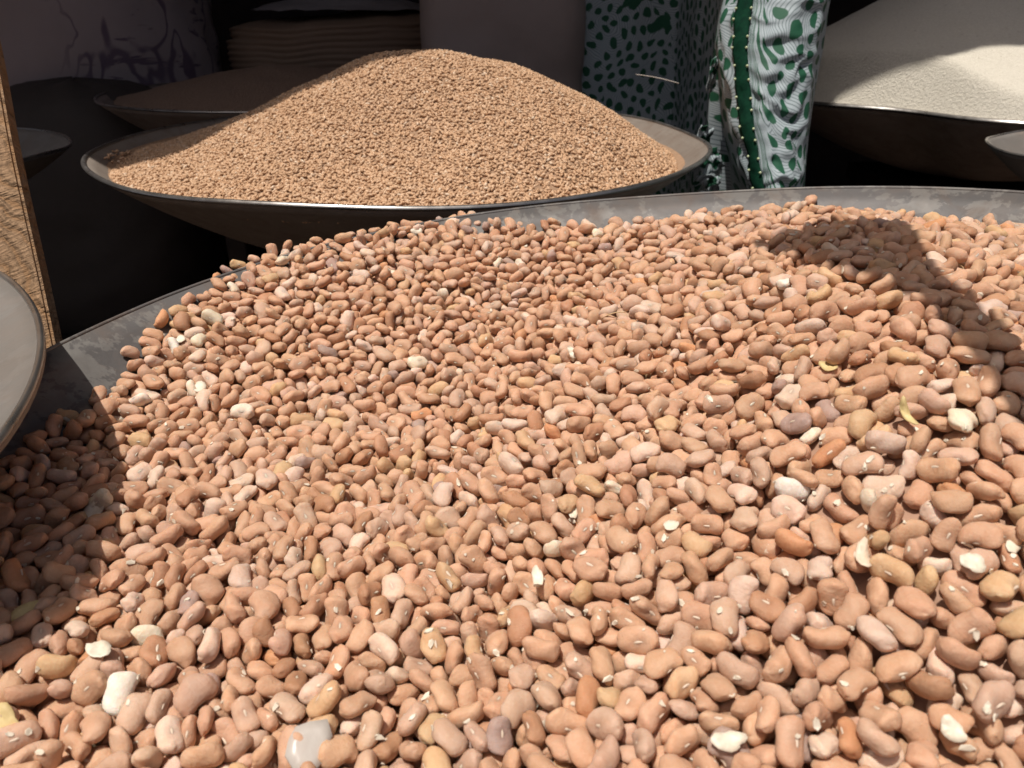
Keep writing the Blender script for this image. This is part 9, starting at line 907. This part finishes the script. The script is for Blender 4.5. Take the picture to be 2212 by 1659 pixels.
# ================= sacks behind =================
def sack(name, cx, cy, zb, w, d, h, mat, label, seed, ridges=None, group='sacks standing in the shaded stall', e=2.6):
    V = []; F = []; na, nh = 72, (260 if ridges else 60)
    for i in range(nh+1):
        f = i/nh; zz = zb+h*f; prof = (max(0.0, 1-abs(2*f-1)**3.6))**(1/2.6) if not ridges else (1.0 if f < .96 else max(0.0,1-((f-.96)/.04)**2)**.5)
        prof = max(prof, .02)
        for j in range(na):
            a = 2*math.pi*j/na; ca, sa = math.cos(a), math.sin(a); k = (abs(ca)**e+abs(sa)**e)**(-1/e)
            r = prof*k*(1+.05*mn.noise(Vector((ca*1.6+seed, sa*1.6, zz*6)))+.02*mn.noise(Vector((ca*5, sa*5+seed, zz*20))))
            if ridges: r += ridges*abs(math.sin(zz*math.pi/.0115+1.6*mn.noise(Vector((ca*2.5, sa*2.5, zz*5)))+.8*ca))*(.6+.5*mn.noise(Vector((ca*4, sa*4, zz*30))))-.05*(f > .93)
            V.append((ca*r*w/2, sa*r*d/2, zz-zb+(.010*ca+.006*mn.noise(Vector((ca*3, sa*3, 5))) if ridges else 0)+(.006*mn.noise(Vector((ca*2, sa*2, zz*9+seed))))))
    for i in range(nh):
        for j in range(na):
            a = i*na+j; b = i*na+(j+1)%na; F.append((a, b, b+na, a+na))
    F.append(tuple(range(na))[::-1]); F.append(tuple(range(nh*na, (nh+1)*na)))
    o = link(name, pymesh(name, V, F), mat); o.location = (cx, cy, zb); return tag(o, label, 'sack', group)
M['sack_print'] = m_sack('printed_white_sack', (.40,.32,.31), (.25,.19,.175), (.07,.035,.07))
sack('sack', -1.14, 1.75, GZ, 1.02, .5, 1.12, M['sack_print'], 'big white woven sack with smudged purple print, at the top left', 3)
sack('sack', -.80, 1.50, GZ, .42, .3, .50, M['sack_shaded'], 'low slumped pale sack in the dark under the purple-printed sack', 8)
rs = sack('rolled_sack', -.36, 1.86, GZ, .50, .42, .605, M['sack_brown'], 'open brown sack with its mouth rolled down in many ridges', 5, ridges=.032, e=2.2)
fl2 = seeds_in(-.36, 1.86, .20, .03, -.01, M['sack_pale'], 'pale_flour', 'pale flour showing in the rolled-down brown sack', 'flour', 3)
sack('sack', -.015, 1.62, GZ, .30, .3, .95, M['sack_grey'], 'upright plain grey sack between the rolled sack and the printed cloth', 11, e=5)
sack('sack', .42, 2.05, GZ, .60, .4, 1.0, M['navy'], 'dark navy bag behind the flour at the top', 15)
sack('sack', 1.32, 1.95, GZ, .5, .5, 1.1, M['sack_brown'], 'dark brown sack behind the flour heap at the top right corner', 17)
def stool(cx, cy, w, top, label):
    root = empty('stool', (cx, cy, GZ)); h = top-GZ
    s = box('seat', w, w, .03, M['dark_wood'], root); s.location = (0, 0, h-.017)
    for a in (-1, 1):
        r = box('rail', .03, w*.9, .04, M['dark_wood'], root); r.location = (a*w*.42, 0, h*.55)
        for b in (-1, 1):
            l = box('leg', .035, .035, h-.034, M['dark_wood'], root); l.location = (a*w*.42, b*w*.42, (h-.034)/2)
    return tag(root, label, 'stool')
M['dark_wood'] = m_plain('dark_wood', (.045,.028,.018), (.025,.016,.011), 30, .8, .4, .002)
stool(BX, BY, .30, TZ+TA*BX+TB*BY-BDEPTH-.004, 'low wooden stool under the bean tray')
stool(WX, WY, .26, WZ-.1336, 'low dark wooden stool under the wheat tray')
stool(FX, FY, .30, FZ-.139, 'low dark wooden stool under the flour tray')
stool(-.42, 1.47, .2, -.2635, 'small wooden stool under the shaded seed tray')
sack('sack', -.705, .90, GZ, .18, .18, -.220-GZ, M['sack_shaded'], 'small dark sack that the grey pan stands on, beside the board', 21)
stool(.672, .850, .14, -.2135, 'small wooden stool under the little bowl at the right')
stool(-.449, .134, .24, -.1875, 'low wooden stool under the empty grey tray at the left')

# ================= ground, stall, awning =================
g = link('ground', pymesh('ground', [(-40,-40,0),(40,-40,0),(40,40,0),(-40,40,0)], [(0,1,2,3)]), M['earth'], smooth=False); g.location = (0,0,GZ); tag(g, kind='structure')
fl_o = link('shade_floor', pymesh('shade_floor', [(-2.2,.45,0),(2.2,.45,0),(2.2,2.97,0),(-2.2,2.97,0)], [(0,1,2,3)]), M['floor'], smooth=False); fl_o.location = (0,0,GZ+.004); tag(fl_o, kind='structure')  # extra dark sheet over the earth, deepening the shade inside the stall
wall = box('stall_wall', 5.2, .04, 2.6, M['dark_board']); wall.location = (0, 3.0, GZ+1.3); tag(wall, 'dark board wall at the back of the stall', 'wall')
for s, lab in ((-1, 'left'), (1, 'right')):
    w_ = box('light_block_side', .04, 1.9, 2.6, M['dark_board']); w_.location = (s*2.3, 2.05, GZ+1.3); tag(w_, 'added unseen side wall that darkens the stall, on the '+lab, 'wall')  # out of view, added to keep sky light off the background
# front edge of the awning: laid out so that its shade runs over the wheat heap as it does there
from mathutils.bvhtree import BVHTree
def tree_of(obs):
    V = []; F = []
    for o in obs:
        n = len(V); mw = Matrix.Translation(o.location) if o.parent is None else Matrix.Translation(o.parent.location)@Matrix.Translation(o.location)
        V += [mw@v.co for v in o.data.vertices]; F += [[n+k for k in p.vertices] for p in o.data.polygons]
    return BVHTree.FromPolygons(V, F)
_tw = tree_of([grain_under, wheat_tray.children[0]]); _tf = tree_of([flour, flour_tray.children[0]])
def hit_on(tree, px, py, back=0.0):
    d = at_depth(px, py, 1.0); h = tree.ray_cast(Vector((0, 0, 0)), Vector(d).normalized())
    return None if h[0] is None else np.array(h[0])
AW = 1.25
edge = [hit_on(_tw, x, y) for x, y in ((180,374),(225,358),(300,358),(350,347),(433,312),(567,246),(700,182),(790,145),(872,127))]
edge += [np.array(p) for p in ((.05,1.10,-.03), (.20,1.12,-.03), (.262,1.03,-.05))]
edge += [hit_on(_tf, x, y) for x, y in ((1802,217),(1875,180),(1958,147),(2042,123),(2125,102),(2208,100))]
edge = [p for p in edge if p is not None]
E_ = [p+np.array(SUN)*((AW-p[2])/SUN.z) for p in edge]
E_ = [np.array([-3.2, E_[0][1]-.35, AW])]+E_+[np.array([3.2, E_[-1][1]+.3, AW])]
V = []; F = []
for p in E_: V += [(p[0], p[1], AW), (p[0], 3.3, AW+.25)]
for i in range(len(E_)-1): F.append((2*i, 2*i+2, 2*i+3, 2*i+1))
aw = link('awning', pymesh('awning', V, F), M['canvas'], smooth=False); sm = aw.modifiers.new('thickness', 'SOLIDIFY'); sm.thickness = .012; sm.offset = 1
tag(aw, 'brown canvas awning stretched over the stall', 'awning')
# added unseen strip, cut to throw the slanting shade on the bean mound
shade_outline = [(1760,482),(1695,498),(1625,525),(1720,565),(1865,590),(1965,638),(2050,712),(2130,800),(2212,862),(2330,950),(2370,850),(2225,740),(2115,662),(2030,595),(1992,530),(1962,484)]
T_ = .34
fp = []
for x, y in shade_outline:
    p = skin_hit(x, y)[0] if x < 2212 else surf(x, y)
    if p is None: continue
    fp.append(p+np.array(SUN)*T_)
fp = np.array(fp); V = [tuple(p) for p in fp]; V2 = [tuple(p+np.array([0,0,.004])) for p in fp]; n = len(V)
F = [tuple(range(n)), tuple(range(n, 2*n))[::-1]]+[((i+1)%n, i, n+i, n+(i+1)%n) for i in range(n)]
fl = link('shadow_caster', pymesh('shadow_caster', V+V2, F), M['canvas'], smooth=False); tag(fl, 'added unseen strip shaped to throw the slanting shade on the beans', 'canvas')
